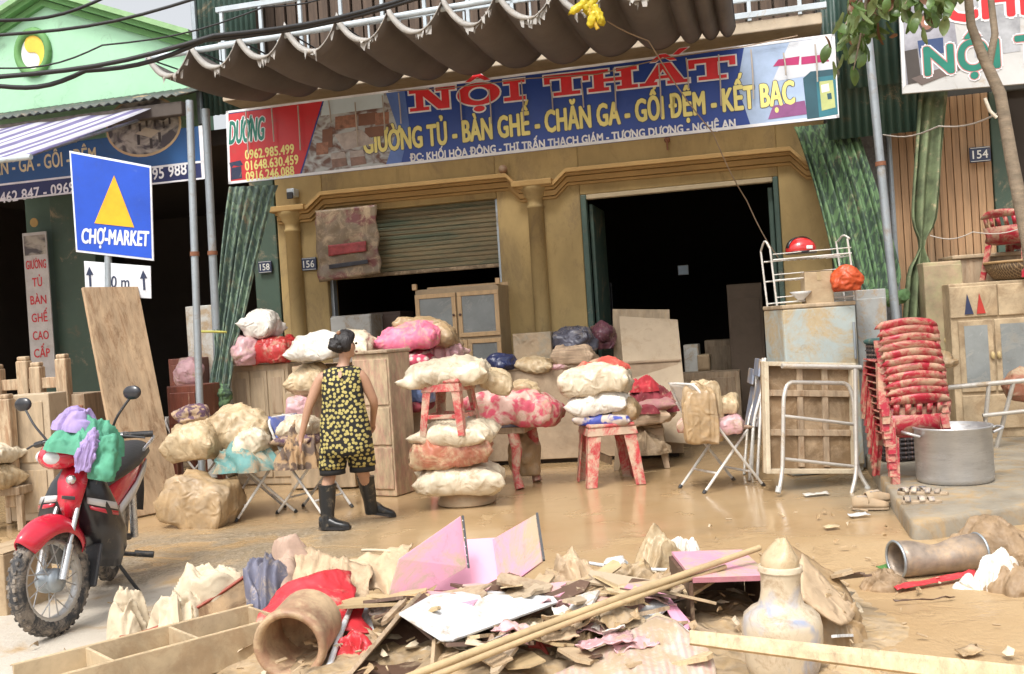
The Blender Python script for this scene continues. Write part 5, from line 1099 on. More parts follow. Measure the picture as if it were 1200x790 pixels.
for sx in (-1, 1): MB().tube(rnd([(sx * ww - .03, 0, hh + (.05 if sx > 0 else 0)), (sx * ww - .03, dpp * .5, hh + .1), (sx * ww - .03, dpp, hh + (.05 if sx > 0 else 0))], .08), .009).build('side_loop', cfr, rk)
for z in (.02, .22, .40):
    mb = MB()
    for k in range(12): x = -ww + .03 + k * (2 * ww - .06) / 11; mb.tube([(x, 0, z), (x, dpp, z)], .0045, 5)
    mb.tube([(-ww - .01, 0, z), (ww - .02, 0, z + .02)], .008, 6).tube([(-ww - .01, dpp, z), (ww - .02, dpp, z + .02)], .008, 6); mb.tube([(-ww - .01, 0, z + .05), (ww - .02, 0, z + .07)], .005, 6)
    mb.build('shelf', cfr, rk)
def rkp(x, y, z): return rk.matrix_basis @ V((x, y, z)) if False else rk.location + Matrix.Rotation(R(4), 3, 'Z') @ V((x, y, z))
hl = thing('helmet', 'red open face helmet with black stripe on top of the dish rack', 'helmet', rkp(-.07, .12, .42), R(20))
rings = []
hm_ = M('helmet_red', (.50, .02, .02), .2, bump=0, coat=.6)
def dome(r0, zf=1.0, n=24, mm=9, lo=-.25):
    rr = []
    for i in range(mm):
        th = lo + (PI / 2 - .05 - lo) * i / (mm - 1); rr.append([V((r0 * math.cos(th) * math.cos(2 * PI * k / n) * 1.12, r0 * math.cos(th) * math.sin(2 * PI * k / n), .04 + r0 * zf * (math.sin(th) - math.sin(lo)))) for k in range(n)])
    return rr
MB().loft(dome(.125, .85)).build('shell', hm_, hl)
MB().loft([[p * 1.01 for p in [V((.125 * math.cos(t) * 1.13, y, .045 + .125 * .85 * (math.sin(t) + .247) * 1.0)) for t in fan(.1, PI - .1, 14)]] for y in (-.02, .02)], False, False).build('stripe', M('helmet_black', (.02, .02, .025), .25, bump=0), hl, solid=.006)
MB().bx(-.03, .03, -.132, -.118, .06, .09).build('badge', swhite, hl, bevel=.004); MB().lathe([(.12, .025), (.128, .03), (.128, .045), (.12, .05)], 24, sx=1.1).build('rim', MT['helmet_black'], hl)
sk('plastic_bag', 'orange red plastic bag on the middle shelf of the dish rack', 'bag', 973, 1012, 310, 341, 8.95, M('orange_bag', (.62, .10, .03), .35, sc=6, trans=.2, crump=.5), .2, seed=101, kind='lump')
t = thing('bowl', 'white bowl on the bottom shelf of the dish rack', 'bowl', rkp(-.14, -.0, .035)); MB().lathe([(.03, 0), (.035, .008), (.075, .05), (.095, .075), (.09, .075), (.07, .05), (.03, .012)], 24).build('shell', M('bowl_white', (.7, .7, .68), .25, bump=0), t)
carton('carton', 'small brown carton on the bottom shelf of the dish rack', 945, 978, 318, 356, 8.98, .15, card, rz=0)
# ================================================================== stack of red chairs on the pavement
sx0 = G(1064, 566, KZ); chr0 = None
def red_chair(loc, rz, first):
    t = thing('plastic_chair', 'red plastic chair in the tall stack beside the rattan basket', 'chair', loc, rz, 'stacked red plastic chairs')
    w = .215
    # one shell sweeping from seat to a rounded back with slots
    rings = []
    for i, (y, z, ww) in enumerate(((-.20, .40, .20), (-.14, .405, .21), (.0, .395, .205), (.12, .39, .20), (.17, .41, .20), (.20, .50, .205), (.225, .60, .215), (.25, .70, .215), (.262, .76, .20), (.268, .79, .165))):
        row = []
        for k in range(13):
            u = -1 + 2 * k / 12; cur = (.05 if z > .45 else -.0) * (u * u); row.append(V((u * ww, y - cur * 1.2, z + (.02 * u * u if z < .45 else -.03 * u * u * (z > .7)))))
        rings.append(row)
    sm = MB().loft(rings[:5], False, False); sm.build('seat', rpl2, t, solid=.012)
    MB().loft(rings[4:7], False, False).build('backrest', rpl2, t, solid=.012)
    top = MB().loft(rings[7:], False, False); top.build('top_band', rpl2, t, solid=.014)
    for k in range(0, 12, 2):
        if k in (0, 10) or True: MB().loft([r[k:k + 2] for r in rings[6:8]], False, False).build('back_slat', rpl2, t, solid=.012)
    for s in (-1, 1):
        for y0, y1 in ((-.19, -.235), (.17, .25)):
            MB().loft([[(s * (.20 + .03 * q), y0 + (y1 - y0) * q, .40 * (1 - q)), (s * (.145 + .035 * q), y0 + (y1 - y0) * q, .40 * (1 - q)), (s * (.145 + .035 * q), y0 + (y1 - y0) * q + math.copysign(.02, -y1), .40 * (1 - q)), (s * (.188 + .03 * q), y0 + (y1 - y0) * q + math.copysign(.02, -y1), .40 * (1 - q)), (s * (.188 + .03 * q), y0 + (y1 - y0) * q + math.copysign(.05, -y1), .40 * (1 - q)), (s * (.20 + .03 * q), y0 + (y1 - y0) * q + math.copysign(.05, -y1), .40 * (1 - q))][:: (1 if s * y1 < 0 else -1)] for q in fan(0, 1, 4)], True, True, False).build('leg', rpl2, t)
    MB().prism([(-.2, -.2, .34), (.2, -.2, .34), (.2, -.2, .4), (-.2, -.2, .4)], (0, .012, 0)).build('apron', rpl2, t, bevel=.004)
    return t
rc0 = red_chair(V((sx0.x + .13, sx0.y + .2, KZ)), R(178), True); rc0.scale = (1.08, 1, .84)
rs = random.Random(4)
for i in range(1, 11):
    dup(rc0, rc0.location + V((-.005 * i + rs.uniform(-.004, .004), .004 * i, .056 * i)), R(178) + rs.uniform(-.03, .03))
# ================================================================== rattan basket, pot, ladder, shoes
rb = thing('rattan_basket', 'tall dark woven rattan laundry basket behind the aluminium pot', 'basket', V((G(1112, 556, KZ).x, 8.75, KZ)), R(4))
wv_ = pattern('dark_weave', 'weave', (.17, .10, .08), (.035, .028, .03), 9, .5, .1, .5, (1, 1, 3.2), .3, bump=.5)
bl, bw_, bh = .42, .34, 1.02
mb = MB(); rows = 26; per = []
for k in range(44): per.append(k)
def rect(t, k=1.0):
    a = 2 * PI * t; c, s_ = math.cos(a), math.sin(a); q = (abs(c) ** 6 + abs(s_) ** 6) ** (-1 / 6); return V((bl / 2 * c * q * k, bw_ / 2 * s_ * q * k, 0))
for rrow in range(rows):
    z = .02 + rrow * (bh - .04) / rows; pts = [rect(k / 44, 1 + (.014 if (k + rrow) % 2 else -.014)) + V((0, 0, z + .018)) for k in range(45)]; mb.tube(pts, .015, 5, False)
mb.build('woven_band', wv_, rb)
MB().loft([[rect(k / 24, .95) + V((0, 0, z)) for k in range(24)] for z in (.01, bh - .02)], True, True, False).build('lining', M('basket_inner', (.05, .035, .03), .8), rb)
for k in range(0, 44, 2): MB().tube([rect(k / 44, 1.03) + V((0, 0, .02)), rect(k / 44, 1.03) + V((0, 0, bh - .01))], .007, 5).build('stake', M('stake_dark', (.06, .045, .045), .5), rb)
MB().tube([rect(k / 44, 1.03) + V((0, 0, bh)) for k in range(45)], .024, 7).build('rim', M('rim_teal', (.03, .09, .085), .5, mud=.2), rb)
sk('cloth_bundle', 'brown wet cloth stuffed into the top of the rattan basket', 'cloth', 1078, 1120, 412, 432, 8.9, brownp, .3, seed=111, kind='lump')
pt_ = thing('cooking_pot', 'large aluminium cooking pot with two handles on the pavement', 'pot', G(1141, 571, KZ) + V((0, .30, 0)))
alu = M('aluminium', (.50, .50, .50), .42, .75, sc=5, var=.12, mud=.22, mudcol=(.34, .3, .26), streak=(1, 1, 5), bump=.05)
rp = .268; hp = .40
MB().lathe([(rp * .9, 0), (rp * .97, .012), (rp, .04), (rp, hp - .01), (rp * 1.04, hp), (rp * 1.04, hp + .012), (rp * .985, hp + .012), (rp * .975, .05), (rp * .93, .025)], 40).build('body', alu, pt_)
for s in (-1, 1): MB().tube(rnd([(s * rp, -.07, hp - .05), (s * (rp + .09), -.06, hp - .02), (s * (rp + .09), .06, hp - .02), (s * rp, .07, hp - .05)], .05), .011).build('handle', alu, pt_)
ld = thing('ladder', 'aluminium step ladder lying behind the cooking pot', 'ladder', V((at(1160, 480, 8.9).x, 9.0, KZ)), R(-4))
s = 9 / F; 
MB().tube([(-.42, 0, .56), (.75, 0, .60)], .022).build('rail', cfg, ld); MB().tube([(-.42, .3, .0), (-.36, 0, .56)], .02).build('leg', cfg, ld); MB().tube([(.05, .0, .57), (-.02, .05, .0)], .02).build('leg', cfg, ld); MB().tube([(.26, 0, .58), (.12, .1, .0)], .02).build('leg', cfg, ld); MB().tube([(-.02, .0, .3), (.75, 0, .34)], .018).build('rail', cfg, ld)
shoe_t = M('shoe_tan', (.40, .28, .17), .8, mud=.4); shoe_b = M('shoe_blue', (.08, .11, .17), .7, sc=10, var=.5, mud=.5, mudcol=(.4, .32, .24)); sole = M('shoe_sole', (.36, .27, .18), .7, mud=.3)
def shoe(lab, x, y, z, rz, mat, open_=False):
    t = thing('sandal' if open_ else 'shoe', lab, 'shoe', G(x, y, z), rz)
    outl = [(-.125, .02), (-.12, .035), (-.05, .032), (.04, .042), (.10, .04), (.13, .01), (.125, -.02), (.09, -.038), (.03, -.038), (-.05, -.03), (-.12, -.033), (-.128, -.01)]
    MB().prism([(a, b, .0) for a, b in outl], (0, 0, .022)).build('sole', sole, t, bevel=.005)
    if open_:
        for xx, hgt in ((.06, .022), (.0, .028), (-.09, .03)): MB().loft([[(xx + dx, .04 * math.cos(a), .02 + hgt * math.sin(a)) for a in fan(0, PI, 9)] for dx in (-.018, .018)], False, False).build('strap', mat, t, solid=.006)
    else:
        rr = []
        for xx, w2, h2 in ((-.12, .03, .075), (-.06, .032, .085), (-.01, .034, .075), (.04, .038, .055), (.09, .036, .042), (.125, .018, .03)): rr.append([(xx, w2 * math.cos(a), .018 + h2 * math.sin(a)) for a in fan(0, PI, 11)])
        MB().loft(rr, False, False).build('upper', mat, t, solid=.005)
        MB().bx(-.09, -.0, -.018, .018, .085, .1).build('tongue', shoe_b, t, bevel=.008)
    return t
shoe('muddy tan shoe lying below the pavement edge', 1020, 597, 0.0, -.3, shoe_t); shoe('tan shoe tipped against its twin by the kerb', 1030, 590, 0.03, .4, shoe_t)
shoe('blue strapped sandal on the kerb in front of the red chairs', 1080, 590, KZ, -.2, shoe_b, True); shoe('blue grey sandal lying behind the strapped sandal on the kerb', 1088, 580, KZ, -.5, shoe_b, True); shoe('dark blue sandal nearest the stacked chair leg on the kerb', 1072, 578, KZ, .3, shoe_b, True)
# ================================================================== wardrobes against the planks
wz = KZ
wb, w_, h_ = box_thing('wardrobe', 'tan wardrobe with glass doors against the planks beside the basket', 'wardrobe', 1122, 1218, 330, 470, 9.7, .5, M('tan_wardrobe', (.30, .21, .12), .55, sc=4, var=.3, mud=.5, mudcol=(.42, .32, .2)), R(-8)); wb.location.z = KZ
h_ = at(1160, 330, 9.7).z - KZ; wb.children[0].scale.z = h_ / wb['h']
for x0, x1, z0, z1 in ((-.5, .05, .78, .98), (.06, .5, .78, .98), (-.42, -.02, .30, .76), (.0, .46, .30, .76), (-.42, .46, .06, .28)):
    f = MB().bx(x0 * w_, x1 * w_, -.02, -.003, z0 * h_, z1 * h_).build('door', MT['tan_wardrobe'], wb, bevel=.008)
    if z0 < .7 and z0 > .1:
        MB().bx(x0 * w_ + .05, x1 * w_ - .05, -.024, -.021, z0 * h_ + .05, z1 * h_ - .05).build('pane', glass, f)
        MB().ball((x1 * w_ - .02 if x0 < -.1 else x0 * w_ + .02, -.04, (z0 + z1) / 2 * h_), .02, 8, 6, (1, 1, 2)).build('handle', M('wood_knob', (.5, .38, .18), .4), f)
for x, c in ((-.30, (.02, .03, .08)), (-.16, (.4, .03, .02))): MB().prism([(x * w_ - .03, -.03, h_ * .80), (x * w_ + .05, -.03, h_ * .80), (x * w_, -.03, h_ * .93)], (0, .006, 0)).build('sticker', M('sticker_%d' % int(c[0] * 100), c, .5), wb)
wb2, w_, h_ = box_thing('wardrobe', 'pale green tan wardrobe side standing behind the olive curtain', 'wardrobe', 1092, 1135, 306, 470, 10.0, .5, M('pale_wardrobe', (.33, .29, .16), .55, sc=4, var=.3, mud=.45), R(-8)); wb2.location.z = KZ
h_ = at(1112, 306, 10.0).z - KZ; wb2.children[0].scale.z = h_ / wb2['h']
MB().bx(-w_ * .5, w_ * .5, -.02, -.003, .1, h_ * .98).build('door', MT['pale_wardrobe'], wb2, bevel=.006); MB().ball((.0, -.03, h_ * .55), .03, 8, 6, (1, .5, 1.4)).build('knob', MT['wood_knob'], wb2)
wb3, w_, h_ = box_thing('wardrobe', 'taller brown wardrobe behind the glass door wardrobe', 'wardrobe', 1128, 1240, 300, 470, 10.15, .5, woodm, R(-8)); wb3.location.z = KZ
h_ = at(1180, 300, 10.15).z - KZ; wb3.children[0].scale.z = h_ / wb3['h']; MB().bx(-w_ * .5, w_ * .5, -.03, .5, h_, h_ + .04).build('cornice', woodl, wb3, bevel=.01)
bk = thing('rattan_tray', 'shallow brown rattan tray basket on top of the wardrobe', 'basket', at(1190, 331, 9.85), 0)
MB().lathe([(.10, 0), (.2, .05), (.25, .13), (.27, .2), (.255, .2), (.19, .07), (.09, .02)], 28).build('bowl', pattern('tray_weave', 'weave', (.30, .2, .1), (.10, .06, .03), 14, .7, .1, .5, (1, 1, 3), .3, bump=.4), bk); MB().tube([(.265 * math.cos(a), .265 * math.sin(a), .2) for a in fan(0, 2 * PI, 25)], .014, 6).build('rim', M('tray_rim', (.35, .22, .10), .6), bk)
uc = dup(rc0, at(1200, 325, 9.8) + V((0, .1, .0)), R(120), 'single pink red plastic chair perched above the wardrobe tray'); uc['group'] = ''
del uc['group']
sk('sack', 'brown sack on the floor beside the glass door wardrobe', 'sack', 1180, 1225, 428, 472, 9.2, M('red_sack', (.3, .12, .07), .6, mud=.4, crump=.3), .3, seed=121)
# ================================================================== motorcycle (local x forward, y to the rider's left)
bred = M('bike_red', (.55, .02, .045), .22, sc=6, var=.1, bump=0, coat=.5, mud=.12, mudcol=(.45, .3, .2))
bblk = M('bike_black', (.018, .018, .022), .28, sc=6, bump=.02, coat=.3, mud=.12, mudcol=(.25, .2, .15))
bplas = M('bike_grey_plastic', (.035, .035, .038), .55, sc=8, mud=.15, mudcol=(.25, .2, .15)); chrome = M('bike_chrome', (.6, .6, .6), .25, .8, bump=0, mud=.15)
tyre = M('tyre_rubber', (.035, .035, .037), .8, sc=9, var=.3, mud=.4, mudcol=(.24, .2, .16), bump=.5); lens = M('bike_lens', (.5, .52, .52), .08, spec=.8, bump=0); bstr = M('bike_white_stripe', (.6, .58, .57), .35, bump=0)
def bike():
    a = R(-8); fc_ = G(58, 744)
    heading = math.atan2(-math.cos(a), -math.sin(a)); WB = 1.24
    t = thing('motorcycle', 'red and black motorcycle on its stand with cloth over the handlebar', 'motorcycle', (0, 0, 0), heading)
    lean = R(-9)
    t.rotation_euler = (Matrix.Rotation(heading, 3, 'Z') @ Matrix.Rotation(lean, 3, 'X')).to_euler()
    t.location = fc_ - Matrix.Rotation(heading, 3, 'Z') @ V((WB, 0, 0)) ; t.location.z = .0
    rw = .285; steer = R(-26)          # towards the rider's right
    HX = 1.02; axis = V((HX, 0, .62)); rake = R(26)
    SM = Matrix.Translation(axis) @ Matrix.Rotation(steer, 4, V((-math.sin(rake), 0, math.cos(rake)))) @ Matrix.Translation(-axis)
    def st(mb): mb.v = [tuple(SM @ V(p)) for p in mb.v]; return mb
    def wheel(cx, f, nm):
        Rt = Matrix.Rotation(PI / 2, 3, 'X'); c = V((cx, 0, rw))
        wroot = f(MB().lathe([(rw - .075, -.028), (rw - .05, -.04), (rw - .02, -.036), (rw, -.012), (rw, .012), (rw - .02, .036), (rw - .05, .04), (rw - .075, .028)], 40, c, Rt, caps=False)).build(nm, tyre, t)
        tb = MB()
        for k in range(40):
            A = 2 * PI * k / 40
            for s in (-1, 1): e = V((math.cos(A + .05 * s), 0, math.sin(A + .05 * s))); tb.box(c + e * (rw - .006) + V((0, s * .018, 0)), (.022, .016, .012), Matrix.Rotation(-A - PI / 2, 3, 'Y'))
        f(tb).build('tread', tyre, wroot)
        f(MB().lathe([(rw - .095, -.02), (rw - .07, -.03), (rw - .07, .03), (rw - .095, .02), (rw - .088, 0), (rw - .095, -.02)], 36, c, Rt, caps=False)).build('rim', M('rim_steel', (.45, .44, .43), .35, .6, mud=.35, mudcol=(.4, .35, .28)), wroot)
        f(MB().lathe([(.02, -.055), (.06, -.05), (.065, -.02), (.05, 0), (.065, .02), (.06, .05), (.02, .055)], 20, c, Rt)).build('hub', steel, wroot)
        sp = MB()
        for k in range(18):
            A = 2 * PI * k / 18; s = 1 if k % 2 else -1; e = V((math.cos(A), 0, math.sin(A))); e2 = V((math.cos(A + .5 * (1 if k % 4 < 2 else -1)), 0, math.sin(A + .5 * (1 if k % 4 < 2 else -1))))
            sp.tube([c + e2 * .055 + V((0, s * .03, 0)), c + e * (rw - .09)], .0035, 5)
        f(sp).build('spokes', MT['rim_steel'], wroot)
    wheel(WB, st, 'front_wheel'); wheel(0, lambda m: m, 'rear_wheel')
    # fork and front fender
    top = V((HX - .02, 0, .78)); 
    for s in (-1, 1):
        g = st(MB().tube([(WB, s * .075, rw), (WB - .075, s * .075, rw + .17)], .024).tube([(WB - .075, s * .075, rw + .17), (HX + .02, s * .065, .68)], .015)).build('fork_leg', chrome, t)
    rings = []
    for i in range(15):
        A = R(48) + (R(152) - R(48)) * i / 14; rr = .325 + .02 * math.sin(i / 14 * PI); wdt = .05 + .045 * math.sin(i / 14 * PI) ** .6
        e = V((math.cos(A), 0, math.sin(A)))
        rings.append([V((WB, 0, rw)) + e * (rr - .10 * abs(q) ** 2.2) + V((0, q * wdt, 0)) for q in fan(-1, 1, 9)])
    st(MB().loft(rings, False, False)).build('front_fender', bred, t, solid=.006)
    st(MB().box((WB - .30, 0, .30), (.02, .15, .24), Matrix.Rotation(R(-22), 3, 'Y'))).build('mud_flap', bplas, t, bevel=.01)
    # leg shield (fixed to the frame): broad curved shield each side
    for s in (-1, 1):
        rr = []
        for z, x, y0, y1, back in ((.86, 1.00, .02, .09, .10), (.76, 1.05, .02, .15, .16), (.64, 1.05, .03, .20, .22), (.52, 1.00, .04, .235, .25), (.40, .92, .06, .235, .24), (.28, .84, .08, .20, .18)):
            rr.append([(x, s * y0, z), (x - .02, s * (y0 + (y1 - y0) * .45), z), (x - .07, s * (y0 + (y1 - y0) * .85), z - .01), (x - back * .8, s * y1, z - .02), (x - back - .05, s * (y1 - .02), z - .03)])
        MB().loft(rr, False, False).build('leg_shield', bblk, t, solid=.012)
        MB().loft([[(x + .006, s * y, z) for x, y, z in row] for row in (((1.045, .075, .70), (1.0, .14, .685), (.91, .195, .66)), ((1.045, .08, .665), (.995, .15, .645), (.90, .205, .62)))], False, False).build('side_stripe', bstr, t, solid=.016)
        MB().loft([[(x + .006, s * y, z) for x, y, z in row] for row in (((1.04, .09, .655), (.99, .155, .635), (.895, .208, .61)), ((1.035, .095, .635), (.985, .16, .61), (.89, .21, .585)))], False, False).build('side_stripe', bred, t, solid=.016)
    MB().loft([[(1.0, -.06, .88), (1.02, 0, .89), (1.0, .06, .88)], [(1.08, -.075, .78), (1.10, 0, .79), (1.08, .075, .78)], [(1.10, -.06, .68), (1.125, 0, .68), (1.10, .06, .68)], [(1.08, -.03, .60), (1.10, 0, .59), (1.08, .03, .60)]], False, False).build('front_panel', bred, t, solid=.012)
    MB().lathe([(.005, 0), (.026, 0), (.026, .006), (.004, .008)], 16, (1.115, 0, .80), Matrix.Rotation(R(80), 3, 'Y')).build('badge', chrome, t)
    MB().box((1.135, 0, .705), (.006, .07, .02), Matrix.Rotation(R(6), 3, 'Y')).build('front_badge', bplas, t, bevel=.004)
    # handlebar cowl with headlight and indicators
    rr = []
    for x, w2, z0, z1 in ((.93, .09, .90, 1.02), (1.0, .135, .87, 1.04), (1.07, .14, .85, 1.02), (1.125, .11, .855, .985), (1.15, .06, .87, .96)): rr.append([(x, w2 * math.cos(A), (z0 + z1) / 2 + (z1 - z0) / 2 * math.sin(A)) for A in fan(0, 2 * PI * 15 / 16, 16)])
    st(MB().loft(rr)).build('headlight_cowl', bred, t)
    st(MB().ball((1.115, 0, .92), .085, 16, 10, (.55, 1.0, .62))).build('headlight', lens, t)
    for s in (-1, 1): st(MB().ball((1.06, s * .125, .925), .055, 12, 8, (.9, .6, .7))).build('indicator', lens, t)
    hb_ = st(MB().tube(rnd([(.82, -.35, .99), (.93, -.2, 1.0), (.98, 0, .97), (.93, .2, 1.0), (.82, .35, .99)], .12), .012)).build('handlebar', chrome, t)
    for s in (-1, 1):
        st(MB().tube([(.795, s * .39, .985), (.885, s * .26, .995)], .018)).build('grip', black, hb_)
        st(MB().tube([(.92, s * .22, 1.0), (.90, s * .33, .985), (.87, s * .39, .97)], .006, 6)).build('lever', bplas, hb_)
        ms_ = st(MB().tube(rnd([(.92, s * .21, 1.01), (.94, s * .27, 1.10), (.91, s * .34, 1.19)], .08), .007)).build('mirror', bplas, t)
        st(MB().ball((.905, s * .36, 1.225), .06, 14, 8, (.35, .95, .68))).build('mirror_glass', bblk, ms_)
    # body, seat, engine, exhaust
    MB().loft([[(x, w2 * math.cos(A), zc + hh * math.sin(A)) for A in fan(0, 2 * PI * 15 / 16, 16)] for x, w2, zc, hh in ((.86, .06, .56, .13), (.6, .09, .50, .09), (.42, .11, .58, .14), (.1, .125, .66, .13), (-.25, .10, .73, .10), (-.48, .05, .78, .05))]).build('body', bred, t)
    MB().loft([[(x, w2 * math.cos(A), zc + hh * math.sin(A)) for A in fan(0, 2 * PI * 15 / 16, 16)] for x, w2, zc, hh in ((.52, .07, .70, .04), (.3, .12, .75, .06), (0, .13, .77, .06), (-.3, .12, .81, .06), (-.45, .08, .82, .04))]).build('seat', M('seat_black', (.02, .02, .02), .5), t)
    for s in (-1, 1):
        MB().loft([[(x, s * (w2 + .004), zc + hh) for zc, hh in ((z0, 0), (z1, 0))] for x, w2, z0, z1 in ((.42, .115, .50, .56), (.1, .13, .58, .66), (-.25, .108, .68, .76))], False, False).build('side_stripe', bstr, t, solid=.01)
        MB().tube([(.05, s * .10, .60), (-.02, s * .13, rw)], .025).build('shock_absorber', chrome, t); MB().tube([(.45, s * .08, .36), (0, s * .10, rw)], .022).build('swing_arm', bplas, t)
        MB().tube([(.48, s * .1, .28), (.48, s * .32, .28)], .014).tube([(.48, s * .24, .285), (.48, s * .35, .285)], .02).build('foot_peg', black, t)
    MB().bx(.38, .72, -.11, .11, .22, .42).build('engine', M('engine_grey', (.16, .16, .16), .5, .4, mud=.3), t, bevel=.03); MB().tube([(.72, 0, .33), (.86, 0, .36)], .07, 14).build('cylinder', MT['engine_grey'], t)
    MB().tube(rnd([(.7, -.06, .25), (.4, -.12, .2), (.0, -.15, .26), (-.35, -.15, .34)], .1), [.02, .02, .02, .02, .02, .025, .045, .05, .05, .045][:10] if False else .035).build('exhaust', chrome, t)
    MB().tube(rnd([(.42, .10, .25), (.40, .2, .12), (.36, .27, .02)], .05), .011).bx(.32, .40, .25, .30, .0, .012).build('side_stand', bplas, t)
    MB().tube([(.38, -.1, .2), (.28, -.13, .08)], .012).build('centre_stand', bplas, t)
    MB().loft([[(x, y, z) for y in (-.06, 0, .06)] for x, z in ((-.3, .74), (-.45, .66), (-.55, .5), (-.58, .36))], False, False).build('rear_fender', bplas, t, solid=.008)
    MB().bx(-.52, -.47, -.06, .06, .68, .78).build('tail_light', bred, t, bevel=.01)
    MB().tube(rnd([(-.1, -.12, .84), (-.45, -.12, .90), (-.45, .12, .90), (-.1, .12, .84)], .08), .012).build('grab_rail', chrome, t)
    return t
bk_ = bike()
bg_ = bk_.location + (bk_.rotation_euler.to_matrix() @ V((1.0, .03, 1.0)))
for nm, lab, off, sz, mm, sd in (('cloth_bundle', 'green cloth draped over the motorcycle handlebar', V((.02, -.06, -.04)), (.36, .26, .16), M('mint_cloth', (.08, .30, .19), .75, sc=6, var=.3, crump=.25), 131), ('cloth_bundle', 'lilac cloth strip on top of the green cloth on the motorcycle', V((-.04, -.02, .08)), (.22, .2, .10), M('lilac_cloth', (.32, .24, .46), .75, sc=6, var=.25), 132), ('cloth_bundle', 'lilac and green cloth end hanging over the headlight', V((.13, -.16, -.2)), (.16, .10, .26), MT['mint_cloth'], 133)):
    vs, fs = (lump_mesh(*sz, sd, .03) if sd == 133 else heap_mesh(sz[0] * 1.1, sz[1] * 1.1, sz[2] * 1.2, sd, 40)); o = MB().add(vs, fs, True).build(nm, mm, None, bg_ + off, (0, .2, .2)); tag(o, lab, 'cloth')
vs, fs = sack_mesh(.09, .05, .26, 134, .015); tag(MB().add(vs, fs, True).build('cloth_bundle', MT['lilac_cloth'], None, bg_ + V((.05, -.2, -.16)), (0, .3, .1)), 'narrow lilac cloth tail hanging in front of the headlight', 'cloth')

